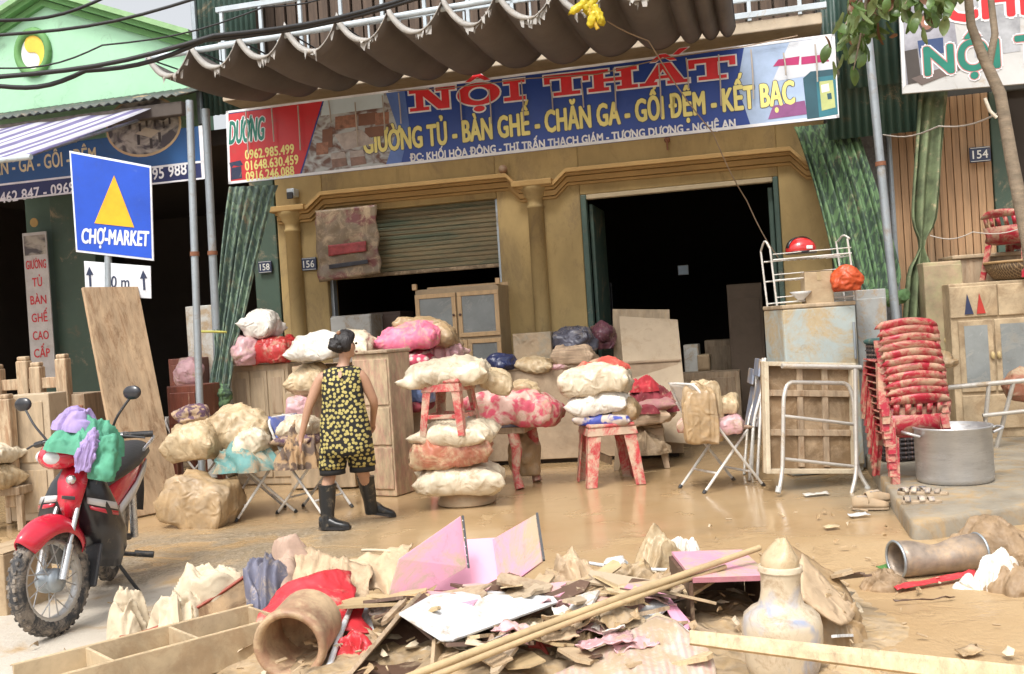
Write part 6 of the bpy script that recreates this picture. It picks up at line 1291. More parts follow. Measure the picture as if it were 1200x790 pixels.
# ================================================================== the walking woman
def woman():
    root = thing('person', 'person seen from behind in a yellow dotted black dress and black rubber boots', 'person', G(404, 621) + V((.0, .10, 0)))
    skin = M('skin', (.42, .235, .15), .5, sc=20, var=.06, bump=.05)
    J = {'pel': ((.03, .02, .80), .10), 'sp': ((.03, .02, .98), .10), 'ch': ((.03, .03, 1.13), .10), 'nk': ((.045, .035, 1.235), .048), 'nk2': ((.06, .05, 1.30), .043), 'hd': ((.075, .06, 1.37), .075), 'hd2': ((.08, .06, 1.435), .075),
         'ls': ((-.125, .03, 1.175), .055), 'le': ((-.235, .0, .945), .037), 'lw': ((-.295, -.01, .745), .024), 'lp': ((-.31, -.01, .69), .027),
         'rs': ((.185, .03, 1.175), .055), 're': ((.265, .07, .945), .037), 'rw': ((.225, .22, .80), .024), 'rp': ((.215, .26, .765), .027),
         'lh': ((-.055, .02, .74), .085), 'lk': ((-.105, .02, .42), .052), 'lc': ((-.135, .0, .30), .052), 'la': ((-.14, -.012, .16), .034),
         'rh': ((.11, .03, .74), .085), 'rk': ((.13, .10, .43), .052), 'rc': ((.14, .2, .31), .052), 'ra': ((.15, .29, .20), .034)}
    E = [('pel', 'sp'), ('sp', 'ch'), ('ch', 'nk'), ('nk', 'nk2'), ('nk2', 'hd'), ('hd', 'hd2'), ('ch', 'ls'), ('ls', 'le'), ('le', 'lw'), ('lw', 'lp'), ('ch', 'rs'), ('rs', 're'), ('re', 'rw'), ('rw', 'rp'), ('pel', 'lh'), ('lh', 'lk'), ('lk', 'lc'), ('lc', 'la'), ('pel', 'rh'), ('rh', 'rk'), ('rk', 'rc'), ('rc', 'ra')]
    for h, base, fd, sd in (('l', V((-.31, -.01, .69)), V((-.12, -.05, -1)), V((.25, -1, 0))), ('r', V((.215, .26, .765)), V((-.1, .5, -.8)), V((.6, -.6, .3)))):
        fd.normalize(); sd.normalize(); inw = V((.35 if h == 'l' else -.35, .2, 0))
        for k, (o, l) in enumerate(((-.027, .062), (-.009, .072), (.009, .068), (.027, .052))):
            p1 = base + sd * o * 1.05 + fd * .03; p2 = p1 + fd * l * .5 + inw * .006; p3 = p2 + fd * l * .45 + inw * .022
            for q, p, r in ((1, p1, .0095), (2, p2, .0085), (3, p3, .007)): J['%sf%d%d' % (h, k, q)] = (tuple(p), r)
            E += [(h + 'p', '%sf%d1' % (h, k)), ('%sf%d1' % (h, k), '%sf%d2' % (h, k)), ('%sf%d2' % (h, k), '%sf%d3' % (h, k))]
        p1 = base - sd * .03 - fd * .01 + inw * .02; p2 = p1 - sd * .008 + fd * .03 + inw * .03; J[h + 't1'] = (tuple(p1), .010); J[h + 't2'] = (tuple(p2), .008); E += [(h + 'p', h + 't1'), (h + 't1', h + 't2')]
    ks = list(J); me = bpy.data.meshes.new('body'); me.from_pydata([J[k][0] for k in ks], [(ks.index(a), ks.index(b)) for a, b in E], []); ob = bpy.data.objects.new('body', me); C.objects.link(ob)
    sm = ob.modifiers.new('skin', 'SKIN'); sm.use_smooth_shade = True; sm.branch_smoothing = .4
    for i, k in enumerate(ks): sv = me.skin_vertices[0].data[i]; sv.radius = (J[k][1], J[k][1]); sv.use_root = (k == 'pel')
    q = ob.modifiers.new('sub', 'SUBSURF'); q.levels = 2; q.render_levels = 2
    bpy.context.view_layer.update(); m2 = bpy.data.meshes.new_from_object(ob.evaluated_get(bpy.context.evaluated_depsgraph_get())); bpy.data.objects.remove(ob)
    # face: nose, ear, chin are pushed out of the head; she looks to the right
    for v in m2.vertices:
        p = v.co
        if p.z > 1.315:
            c = V((.078, .06, 1.40)); d = p - c; f = V((.86, .5, 0)); fx = d.dot(f)
            if fx > .03:
                lat = abs(d.dot(V((-.5, .86, 0))))
                if lat < .02 and -.03 < d.z < .02: p += f * .020 * (1 - lat / .02)
                if d.z < -.045: p += f * .012
                if abs(d.z - .01) < .012 and .02 < lat < .045: p -= f * .008
            p.z = 1.40 + d.z * 1.18
    m2.name = 'body'; m2.materials.clear(); m2.materials.append(skin); b = bpy.data.objects.new('body', m2); C.objects.link(b); b.parent = root
    for p in m2.polygons: p.use_smooth = True
    hc = V((.078, .06, 1.40))
    side = V((.5, -.86, 0))
    MB().ball(hc + side * .077 + V((0, 0, -.005)), .028, 10, 8, (.8, .45, 1.25)).build('ear', skin, root)
    f_ = V((.86, .5, 0))
    for s in (-1, 1): e = hc + V((.86, .5, 0)) * .076 + V((-.5, .86, 0)) * .032 * s + V((0, 0, .012)); MB().ball(e - f_ * .006, .010, 8, 6).build('eye', M('eye_dark', (.03, .02, .02), .3, bump=0), root)
    MB().ball(hc + V((.86, .5, 0)) * .081 + V((0, 0, -.052)), .018, 8, 6, (.6, 1, .45)).build('mouth', M('lips', (.35, .12, .1), .5, bump=0), root)
    # hair: cap over the back and top of the head, with a bun
    hair = M('black_hair', (.012, .009, .009), .45, sc=30, var=.4, bump=.8, bsc=120, streak=(1, 1, .25)); f = V((.86, .5, 0)); vs = []; rings = []
    for i in range(15):
        th = PI * (i + .3) / 15; ring = []
        for k in range(28):
            ph = 2 * PI * k / 28; d = V((math.sin(th) * math.cos(ph), math.sin(th) * math.sin(ph), math.cos(th))); fx = d.dot(f)
            r = .100 + .007 * noise.noise(d * 4) + .004 * math.sin(ph * 22); r *= 1 + .12 * max(0, -fx)
            hide = max(0, fx - (.05 + max(0, d.z) * .72)); r -= hide * .09
            if d.z < -.35: r -= (-.35 - d.z) * .07
            ring.append(hc + V((d.x * r, d.y * r, d.z * r * 1.12 + .012)))
        rings.append(ring)
    MB().loft(rings).build('hair', hair, root)
    vs, fs = lump_mesh(.13, .12, .10, 141, .02); MB().add(vs, fs, True).build('hair_bun', hair, root, hc - f * .095 + V((0, 0, -.03)), (.3, .5, 0))
    MB().ball(hc - f * .05 + V((0, -.04, .1)), .018, 8, 6).build('hair_clip', M('clip_brown', (.25, .12, .06), .4), root)
    # dress
    dm = pattern('dress_dots', 'dots', (.43, .36, .12), (.010, .009, .008), 31, .8, 0, .355, mix=.05, bump=.1)
    rr = []
    for z, cx, cy, rx, ry in ((1.235, .038, .035, .085, .062), (1.222, .036, .035, .135, .072), (1.19, .034, .032, .158, .088), (1.12, .032, .03, .158, .108), (1.02, .03, .028, .157, .112), (.92, .03, .026, .166, .116), (.82, .03, .024, .185, .132), (.72, .032, .024, .196, .142), (.62, .034, .026, .20, .148), (.555, .034, .03, .198, .148)):
        ring = []
        for k in range(40):
            A = 2 * PI * k / 40; fold = 1 + .02 * math.sin(A * 7 + z * 9) * max(0, 1.15 - z) + .035 * noise.noise(V((math.cos(A) * 2, math.sin(A) * 2, z * 5)))
            ring.append((cx + rx * math.copysign(abs(math.cos(A)) ** .85, math.cos(A)) * fold, cy + ry * math.copysign(abs(math.sin(A)) ** .85, math.sin(A)) * fold, z))
        rr.append(ring)
    MB().loft(rr, True, False).build('dress', dm, root, solid=.006)
    for cx0, cy0, cx1, cy1 in ((-.065, .02, -.085, .02), (.125, .04, .135, .09)):
        lg = []
        for q in fan(0, 1, 6): lg.append([(cx0 + (cx1 - cx0) * q + (.108 - .006 * q) * math.cos(A) * (1 + .04 * math.sin(5 * A + q * 2)), cy0 + (cy1 - cy0) * q + (.115 - .01 * q) * math.sin(A), .63 - .17 * q) for A in fan(0, 2 * PI * 23 / 24, 24)])
        l_ = MB().loft(lg, True, False).build('dress_leg', dm, root, solid=.006)
        MB().loft([[(cx1 + .098 * math.cos(A) * (1 + .03 * math.sin(12 * A)), cy1 + .10 * math.sin(A), z) for A in fan(0, 2 * PI * 23 / 24, 24)] for z in (.465, .44, .415)], True, False).build('lace_hem', M('black_lace', (.012, .012, .012), .8), l_, solid=.004)
    # neckline, keyhole at the back
    MB().tube([(.038 + .088 * math.cos(A), .035 + .066 * math.sin(A), 1.237) for A in fan(0, 2 * PI, 21)], .006, 6).build('neckline', MT['black_lace'], root)
    MB().prism([(.038 + .014 * math.cos(A), -.058 + .012 * math.sin(A) * 0 - .012 * (1 - math.sin(A)) , 1.185 + .028 * math.sin(A)) for A in fan(0, 2 * PI * 11 / 12, 12)], (0, -.014, 0)).build('keyhole', skin, root)
    # boots
    bm = M('rubber_boot', (.016, .017, .018), .32, sc=9, var=.3, mud=.22, mudcol=(.22, .17, .11), bump=.1)
    for a_, c_, toe in ((V((-.145, -.02, .0)), V((-.13, .005, .34)), V((.115, -.03, 0))), (V((.155, .33, .035)), V((.138, .19, .36)), V((.125, .025, -.03)))):
        lg = []
        for q, r in ((1.0, .072), (.97, .072), (.9, .067), (.6, .062), (.35, .052), (.22, .054), (.10, .056), (0, .054)):
            p = a_ + (c_ - a_) * q; lg.append([p + V((r * math.cos(A), r * math.sin(A), 0)) for A in fan(0, 2 * PI * 19 / 20, 20)])
        o = MB().loft(lg).build('boot', bm, root)
        ax = toe.normalized(); sd = ax.cross(V((0, 0, 1))).normalized(); up = sd.cross(ax); ft = []
        for q, w2, h2 in ((-.055, .035, .10), (-.02, .045, .115), (.04, .044, .095), (.09, .046, .068), (.14, .046, .056), (.17, .034, .046), (.185, .015, .03)):
            ft.append([a_ + ax * q + sd * (w2 * math.cos(A)) + up * (h2 / 2 + h2 / 2 * math.copysign(abs(math.sin(A)) ** .7, math.sin(A))) for A in fan(0, 2 * PI * 17 / 18, 18)])
        MB().loft(ft).build('foot', bm, o); MB().loft([[p + up * (-.0) for p in [a_ + ax * q + sd * w2 * s + up * z for s, z in ((-1, 0), (1, 0), (1, .02), (-1, .02))]] for q, w2 in ((-.06, .036), (0, .048), (.1, .049), (.15, .048), (.19, .022))], True, True, False).build('sole', black, o)
    return root
woman()

# ================================================================== young tree at the right edge
bark = M('young_bark', (.22, .175, .125), .85, sc=8, var=.3, bump=.6, mud=.1, streak=(1, 1, 3))
tr = thing('young_tree', 'slim young street tree with glossy leaves in front of the right sign', 'tree', V((at(1225, 420, 7.2).x, 7.2, 0)))
b0 = tr.location
def tl(x, y, d=7.2): return at(x, y, d) - b0
tk = MB().tube([V((.12, 0, 0)), tl(1222, 420), tl(1205, 285), tl(1186, 190), tl(1172, 110), tl(1150, 62)], [.055, .05, .047, .044, .04, .036], 12).tube([tl(1150, 62), tl(1138, 30), tl(1132, -30), tl(1128, -120)], [.034, .03, .028, .024], 10).tube([tl(1158, 80), tl(1166, 40), tl(1160, -10), tl(1164, -90)], [.028, .024, .022, .018], 10)
tk.build('trunk', bark, tr)
tw = MB(); lv = []
rs = random.Random(9)
branches = [((1132, -30), (1090, -40), (1060, 5)), ((1130, -60), (1060, -70), (1015, 10)), ((1130, -20), (1105, -25), (1088, 18)), ((1132, -70), (1040, -90), (1000, -10)), ((1162, -20), (1150, -60), (1120, -20)), ((1062, -20), (1022, 20), (1000, 62)), ((1040, -40), (1005, 0), (985, 40)), ((1160, -40), (1190, -60), (1230, -20)), ((1015, 0), (1010, 40), (1000, 82))]
for a, m_, c in branches:
    dd = 7.2 + rs.uniform(-.25, .25); pts = arc(tl(*a, 7.2), tl(*m_, dd), tl(*c, dd), 10); tw.tube(pts, [.012 - .0009 * k for k in range(10)], 6)
    for k in range(2, 10):
        for q in range(5): lv.append(pts[k] + V((rs.gauss(0, .05), rs.gauss(0, .08), rs.gauss(0, .05))))
tw.build('branch', bark, tr)
lmats = [M('leaf_green', (.10, .17, .045), .35, sc=9, var=.3, trans=.3), M('leaf_pale', (.19, .25, .10), .4, sc=9, var=.3, trans=.3), M('leaf_brown', (.16, .075, .035), .5, sc=9, var=.3, trans=.2)]
lme = []
for k, mm in enumerate(lmats):
    mb = MB(); L_ = .10; rr = []
    for i in range(6): t_ = i / 5; ww = .028 * math.sin(PI * (t_ * .92 + .05)) ** .8; rr.append([(-ww, L_ * t_, -.010 * math.sin(t_ * 3) + .008), (0, L_ * t_, -.012 * math.sin(t_ * 3)), (ww, L_ * t_, -.010 * math.sin(t_ * 3) + .008)])
    mb.loft(rr, False, False); o = mb.build('leaf', mm, tr); o.location = tl(1000 + 25 * k, 40); lme.append(o.data)
for p in lv[:297]:
    o = bpy.data.objects.new('leaf', lme[rs.choices((0, 1, 2), (5, 4, 2))[0]]); C.objects.link(o); o.parent = tr; o.location = p; s_ = rs.uniform(.9, 1.6); o.scale = (s_, s_, s_)
    o.rotation_euler = (rs.uniform(-1.9, -.7), rs.uniform(-.6, .6), rs.uniform(0, 6.28))
MB().tube([tl(1154, 115), tl(1160, 130), tl(1168, 138)], .012, 6).build('broken_twig', M('twig_white', (.6, .55, .45), .7), tr)
# ================================================================== rubble in the foreground
dp_ = M('debris_paper', (.36, .27, .17), .7, sc=6, var=.35, mud=.4, mudcol=(.36, .25, .13), crump=.5)
frwood = M('fresh_pine', (.52, .39, .23), .6, sc=3, var=.3, streak=(9, 9, 2), bump=.2, mud=.25)
pkl = M('pink_laminate', (.70, .32, .43), .35, sc=2.2, var=.06, mud=.42, mudcol=(.46, .36, .24), bump=.05)
whl = M('white_laminate', (.60, .62, .63), .35, sc=4, var=.08, mud=.3, bump=.05)
chip = M('chipboard', (.42, .31, .19), .75, sc=9, var=.2, mud=.2, mudcol=(.32, .21, .11), bump=.25)
chipd = M('brown_veneer', (.10, .055, .035), .5, sc=4, var=.3, mud=.2)
crm = M('cream_cloth', (.54, .45, .32), .8, sc=5, var=.15, mud=.15, crump=.25)
tancl = M('tan_tarp', (.48, .35, .22), .6, sc=5, var=.25, mud=.25, crump=.3)
bamb = M('bamboo', (.45, .33, .18), .5, sc=5, var=.25, streak=(1, 1, 1), mud=.2)
# mound of wet scraps under everything
def mound():
    vs = []; fs = []; nx, ny = 120, 60; x0, x1, y0, y1 = -2.1, 2.15, 3.3, 6.15
    for i in range(nx + 1):
        for j in range(ny + 1):
            x = x0 + (x1 - x0) * i / nx; y = y0 + (y1 - y0) * j / ny; u = (x + .05) / 1.85; v = (y - 4.75) / 1.15
            prof = max(0, 1 - abs(u) ** 2.4) * max(0, 1 - abs(v) ** 2.4); n1 = noise.noise(V((x, y, 1)) * 2.2); n2 = 1 - 2 * abs(noise.noise(V((x, y, 4)) * 5)); n3 = 1 - 2 * abs(noise.noise(V((x, y, 9)) * 11))
            z = prof * (.075 + .04 * n1 + .035 * n2 + .025 * n3) - .03 + .02 * n1
            vs.append((x, y, z))
    for i in range(nx):
        for j in range(ny): k = i * (ny + 1) + j; fs.append((k, k + ny + 1, k + ny + 2, k + 1))
    tag(MB().add(vs, fs, True).build('rubble_mound', dp_), 'crumpled muddy heap of scraps under the broken furniture', 'rubble', kind='stuff')
mound()
# small scraps: chips of board, paper and plastic
def scraps():
    rs = random.Random(21)
    for nm, lab, mm, cnt in (('scrap_chips', 'small splinters of broken board strewn over the rubble', chip, 170), ('scrap_paper', 'small pale torn paper and plastic strewn over the rubble', crm, 110), ('scrap_brown', 'small brown wet shreds strewn over the rubble', brownp, 170)):
        mb = MB()
        for k in range(cnt):
            if rs.random() < .78: x, y = rs.gauss(-.1, .95), rs.gauss(4.85, .5)
            else: x, y = rs.uniform(1.2, 4.2), rs.uniform(4.2, 7.3)
            u = (x + .05) / 1.85; v = (y - 4.75) / 1.15; z = max(0, 1 - abs(u) ** 2.4) * max(0, 1 - abs(v) ** 2.4) * .09 + .012; 
            if z < .03: z = .004
            l = rs.uniform(.015, .075) * (.7 if z < .03 else 1); w2 = l * rs.uniform(.15, .7); rt = Matrix.Rotation(rs.uniform(0, 6.28), 3, 'Z') @ Matrix.Rotation(rs.uniform(-.5, .5), 3, 'X') @ Matrix.Rotation(rs.uniform(-.4, .4), 3, 'Y')
            if nm == 'scrap_chips': mb.box((x, y, z + .01), (l, w2 * .5, .007), rt)
            else:
                c = V((x, y, z + .012)); pts = [c + rt @ V((l * math.cos(a) * rs.uniform(.5, 1), w2 * math.sin(a) * rs.uniform(.5, 1), rs.uniform(-.012, .02))) for a in fan(0, 2 * PI * 5 / 6, 6)]; mb.add([c + V((0, 0, .015))] + pts, [(0, i + 1, (i + 1) % 6 + 1) for i in range(6)])
        tag(mb.build(nm, mm), lab, 'scraps', kind='stuff')
scraps()
# --- open wooden drawer at the lower left
dw = thing('broken_drawer', 'long open drawer of muddy chipboard lying at the edge of the rubble', 'drawer', at(165, 775, 4.45))
a, b = at(15, 792, 4.25), at(296, 720, 5.0); dw.location = a - V((0, 0, .16)); dw.location.z = max(.02, dw.location.z); L0 = dw.location
ax = (b - a); ax.z *= .6; nrm = V((-ax.y, ax.x, 0)).normalized() * .32; up = V((0, 0, .17))
dm = M('drawer_board', (.38, .275, .165), .7, sc=4, var=.25, mud=.5, mudcol=(.46, .36, .23), bump=.15)
for nm, p0, p1 in (('side', V((0, 0, 0)), ax), ('side', -nrm * 1.0, ax - nrm)): MB().para(p0, p1, p0 + up, .016).build(nm, dm, dw, bevel=.003)
for k in (.28, .62, .985): MB().para(ax * k, ax * k - nrm * .94, ax * k + up * .97, .014).build('divider', dm, dw, bevel=.003)
MB().para(V((0, 0, .004)), ax + V((0, 0, .004)), -nrm + V((0, 0, .004)), .008).build('bottom', dm, dw)
# top edges of raw pale wood
for p0 in (V((0, 0, 0)), -nrm): MB().para(p0 + up * 1.0 + V((0, 0, .001)), p0 + ax + up + V((0, 0, .001)), p0 + up + V((0, -.016, .001)), .004).build('raw_edge', frwood, dw)
# --- warped veneer board with red edge
vs_ = []
wv2 = thing('warped_board', 'warped brown board with red edge leaning over the cream cloth', 'board', at(140, 750, 5.05))
rr = []; b0 = wv2.location
for i in range(15):
    t_ = i / 14; x = 140 + 150 * t_; y = 748 - 74 * t_ ** 1.5; d = 5.05 + .25 * t_; top_ = at(x, y, d) - b0; bot = at(x + 4, y + 3 + 44 * t_ ** .8, d - .08) - b0; rr.append([top_, bot, bot + V((.01, .016, 0)), top_ + V((.01, .018, 0))])
MB().loft(rr, True, True, False).build('sheet', M('veneer_dirty', (.30, .19, .09), .6, sc=5, var=.4, mud=.4, mudcol=(.13, .07, .03)), wv2)
MB().tube([r[0] + V((0, 0, .004)) for r in rr], .009, 6).build('red_edge', M('edge_red', (.28, .05, .025), .5, mud=.2), wv2)
# --- cloths
def lum(name, lab, cat, xl, xr, yt, yb, d, mat, dp=None, seed=1, crump=None, rot=None, n=40, mm=28, knot=0):
    loc, w_, h_ = bb(xl, xr, yt, yb, d); vs, fs = lump_mesh(w_, dp or w_ * .7, h_, seed, crump or .13 * min(w_, h_) + .02, knot, n, mm) if 'bottle' in name else heap_mesh(w_ * 1.08, (dp or w_ * .7) * 1.15, h_ * 1.12, seed)
    return tag(MB().add(vs, fs, True).build(name, mat, None, loc, rot or (0, 0, random.uniform(-.4, .4))), lab, cat)
lum('cloth_heap', 'puffy cream cloth heap on the warped board', 'cloth', 205, 292, 656, 726, 5.35, crm, .34, 151)
lum('cloth_heap', 'smaller cream cloth fold in front of the puffy heap', 'cloth', 180, 232, 694, 742, 5.2, crm, .25, 152)
lum('cloth_heap', 'pointed cream cloth at the left end of the warped board', 'cloth', 132, 172, 690, 750, 5.25, crm, .2, 153, knot=.4)
lum('cloth_heap', 'blue grey crumpled cloth heap beside the cream cloth', 'cloth', 280, 350, 655, 735, 5.3, M('bluegrey_cloth', (.14, .14, .19), .8, sc=6, var=.35, mud=.3, mudcol=(.42, .34, .26)), .4, 154, .07)
lum('cloth_heap', 'brown crumpled cloth on top of the blue grey heap', 'cloth', 302, 372, 634, 690, 5.45, M('brown_pinkish_cloth', (.42, .29, .22), .75, sc=6, var=.3, mud=.2), .4, 155, .07)
sheet('tarp_drape', at(348, 640, 5.5), at(436, 664, 5.35), at(424, 722, 4.95), at(344, 722, 5.0), tancl, .05, 6, 40, 24, 8, .006, label='tan cloth hanging in folds over the front of the heap', cat='cloth', an=(2.6, .6, .6))
sheet('tarp_drape', at(408, 660, 5.55), at(482, 640, 5.6), at(468, 700, 5.2), at(402, 688, 5.3), tancl, .06, 5, 30, 20, 9, .006, label='tan torn sheet rising towards the pink panels', cat='cloth', an=(2, 1, 1))
sheet('red_sheet', at(318, 700, 5.0), at(408, 672, 5.2), at(432, 742, 4.7), at(292, 752, 4.75), M('red_tarp', (.55, .035, .045), .4, sc=5, var=.2, mud=.2, mudcol=(.5, .35, .25), crump=.3), .05, 4, 34, 26, 10, .005, label='crumpled red plastic sheet over the tube', cat='plastic sheet', arch=.06)
lum('red_sheet', 'red plastic bag crushed beside the tube mouth', 'plastic sheet', 388, 440, 742, 782, 4.55, MT['red_tarp'], .2, 156)
# --- tube (open end to the viewer)
tbp = thing('clay_tube', 'wide brown open ended tube lying in the rubble', 'tube', at(338, 759, 4.35))
ax = (at(392, 742, 4.62) - at(338, 759, 4.35)).normalized(); ax = V((.12, .98, .10)).normalized(); s1 = ax.cross(V((0, 0, 1))).normalized(); s2 = s1.cross(ax)
rings = []
for r_, q in ((.130, .30), (.128, .01), (.150, 0), (.160, .012), (.160, .05), (.150, .07), (.148, .30)): rings.append([ax * q + (s1 * math.cos(A) + s2 * math.sin(A)) * r_ for A in fan(0, 2 * PI * 31 / 32, 32)])
MB().loft(rings, True, False).build('wall', M('tube_clay', (.31, .18, .11), .5, sc=6, var=.35, mud=.45, mudcol=(.42, .3, .18)), tbp)
MB().loft([[ax * .28 + (s1 * math.cos(A) + s2 * math.sin(A)) * r_ for A in fan(0, 2 * PI * 31 / 32, 32)] for r_ in (.131, .02)], True, True).build('end_plug', MT['tube_clay'], tbp)
# --- sticks
for lab, a, b, r_, mm in (('pale round stick leaning beside the red sheet', at(380, 800, 4.25), at(414, 706, 4.9), .014, whl), ('grey weathered stick leaning on the white board', at(536, 772, 4.35), at(583, 688, 5.0), .013, M('grey_wood', (.26, .22, .19), .8, mud=.2)),
                          ('long bamboo pole lying across the whole heap', at(452, 804, 3.85), at(890, 642, 4.85), .017, bamb), ('second bamboo pole lying alongside the long pole', at(478, 806, 3.82), at(850, 664, 4.75), .013, bamb),
                          ('short thick bamboo end in the middle of the heap', at(626, 690, 5.1), at(712, 676, 5.2), .02, bamb), ('thin white stick at the back of the heap', at(690, 660, 5.7), at(790, 668, 5.6), .01, whl), ('thin pale stick at the back edge of the heap', at(640, 668, 5.5), at(745, 690, 5.3), .009, bamb), ('thin stick standing out above the tan sheet', at(424, 645, 5.6), at(470, 648, 5.55), .008, crm)):
    stick('stick', lab, 'stick', a, b, r_, mm, 8, bend=.02)
# --- pink cabinet panels standing open
pk = thing('pink_cabinet', 'broken pink laminate cabinet with two open panels and muddy patches', 'cabinet', at(545, 700, 5.25))
b0 = pk.location
def L5(x, y, d): return at(x, y, d) - b0
def quad(nm, ps, th, mat):
    n_ = (ps[1] - ps[0]).cross(ps[3] - ps[0]).normalized() * th; return MB().prism(ps, n_).build(nm, mat, pk, bevel=.002)
quad('panel', [L5(448, 722, 4.95), L5(468, 655, 5.05), L5(540, 605, 5.3), L5(547, 665, 5.2)], .012, pkl)
quad('panel', [L5(508, 692, 5.25), L5(545, 632, 5.5), L5(581, 630, 5.5), L5(586, 692, 5.25)], .012, M('pink_clean', (.74, .34, .46), .35, sc=2, var=.05, bump=.03))
quad('panel', [L5(586, 694, 5.22), L5(577, 632, 5.47), L5(627, 603, 5.2), L5(635, 658, 5.0)], .012, pkl)
for p, q, n_ in ((L5(541, 605, 5.28), L5(548, 666, 5.18), 6), (L5(628, 603, 5.18), L5(636, 658, 4.98), 6)):
    MB().para(p, q, p + V((.012, 0, 0)), .016).build('edge_strip', bplas, pk)
    for k in range(n_): c = p + (q - p) * (k + .5) / n_; MB().ball(c + V((.004, -.012, 0)), .006, 8, 5).build('dowel', chrome, pk)
# --- dark box with white board on it
db = thing('dark_box', 'dark brown open box tipped under the white board', 'box', at(440, 790, 4.35)); b0 = db.location
for nm, ps in (('side', [(402, 800, 4.15), (470, 722, 4.7), (512, 748, 4.6), (500, 800, 4.25)]),):
    pass
A, B_, D_ = L5(0, 0, 1), 0, 0
def LB(x, y, d): return at(x, y, d) - b0
dvec = V((.06, .34, .0)); q0, q1, q2, q3 = LB(400, 806, 4.12), LB(471, 721, 4.45), LB(506, 750, 4.35), LB(501, 812, 4.1)
MB().para(q0, q1, q0 + dvec, .018).build('side', woodm, db, bevel=.003); MB().para(q2, q3, q2 + dvec, .018).build('end', chip, db, bevel=.003)
MB().prism([p + dvec * .98 for p in (q0, q1, q2, q3)], V((0, .012, 0))).build('back', chipd, db); MB().para(q1 + V((0, 0, -.004)), q2 + V((0, 0, -.004)), q1 + dvec + V((0, 0, -.004)), .012).build('top', chipd, db); MB().para(q0 + V((0, 0, .02)), q3 + V((0, 0, .02)), q0 + dvec + V((0, 0, .02)), .012).build('bottom', chipd, db)
def rag_board(name, lab, px, mat, th=.012, cat='board'):
    ps = [at(*p) for p in px]; b = ps[0]; n_ = (ps[1] - ps[0]).cross(ps[-1] - ps[0]).normalized()
    if n_.z > 0: n_ = -n_
    o = MB().prism([p - b for p in ps], n_ * th).build(name, mat, None, b, bevel=.002); return tag(o, lab, cat)
rag_board('white_board', 'broken white laminate board lying on the dark box', [(468, 718, 4.42), (505, 697, 4.75), (560, 691, 4.9), (648, 698, 4.75), (654, 705, 4.65), (532, 749, 4.28), (518, 749, 4.28)], whl)
rag_board('white_board', 'pale blue white board low in the middle of the heap', [(640, 742, 4.5), (668, 706, 4.9), (716, 706, 4.85), (712, 730, 4.6)], whl)
rag_board('white_board', 'white shelf end beside the tan drape', [(415, 712, 4.95), (428, 702, 5.0), (440, 742, 4.75), (424, 752, 4.7)], whl, .02)
rag_board('pine_plank', 'pale pine plank leaning up across the middle of the heap', [(535, 790, 4.25), (556, 790, 4.25), (613, 700, 4.9), (597, 698, 4.9)], frwood, .02, 'plank')
rag_board('pine_plank', 'pine plank lying level behind the bamboo pole', [(592, 722, 4.65), (750, 731, 4.6), (748, 745, 4.5), (598, 738, 4.55)], frwood, .02, 'plank')
rag_board('pine_plank', 'short pine offcut standing by the level plank', [(598, 712, 4.8), (606, 702, 4.85), (616, 704, 4.85), (606, 722, 4.7)], woodm, .02, 'plank')
rag_board('pine_plank', 'thin pine strip crossing above the dark pink cabinet', [(796, 688, 4.75), (808, 698, 4.65), (862, 664, 4.95), (848, 660, 5.0)], frwood, .016, 'plank')
rag_board('chip_board', 'tan chipboard offcut in the middle of the heap', [(664, 690, 5.1), (706, 682, 5.15), (716, 706, 4.95), (676, 722, 4.85)], chip, .016)
rag_board('chip_board', 'pink edged chipboard piece right of the level plank', [(710, 708, 4.95), (732, 700, 5.0), (756, 726, 4.75), (708, 728, 4.75)], pkl, .012)
rag_board('chip_board', 'grey board scrap near the tan plastic bags', [(784, 688, 5.05), (806, 680, 5.1), (812, 700, 4.95), (786, 706, 4.9)], M('grey_board', (.34, .31, .28), .7, mud=.3), .012)
rag_board('pink_shard', 'pink laminate shard beside the striped cloth', [(770, 694, 4.7), (776, 690, 4.72), (812, 732, 4.5), (806, 738, 4.45), (788, 726, 4.52)], MT['pink_clean'], .01)
rag_board('dark_tray', 'dark flat tray below the short bamboo end', [(612, 690, 5.15), (650, 682, 5.2), (668, 700, 5.0), (628, 712, 4.9)], M('tray_dark', (.10, .09, .09), .5, mud=.3), .02)
rag_board('pine_plank', 'long pine plank running out of the right side of the rubble', [(808, 738, 3.78), (1230, 783, 3.5), (1230, 810, 3.47), (808, 754, 3.75)], frwood, .022, 'plank')
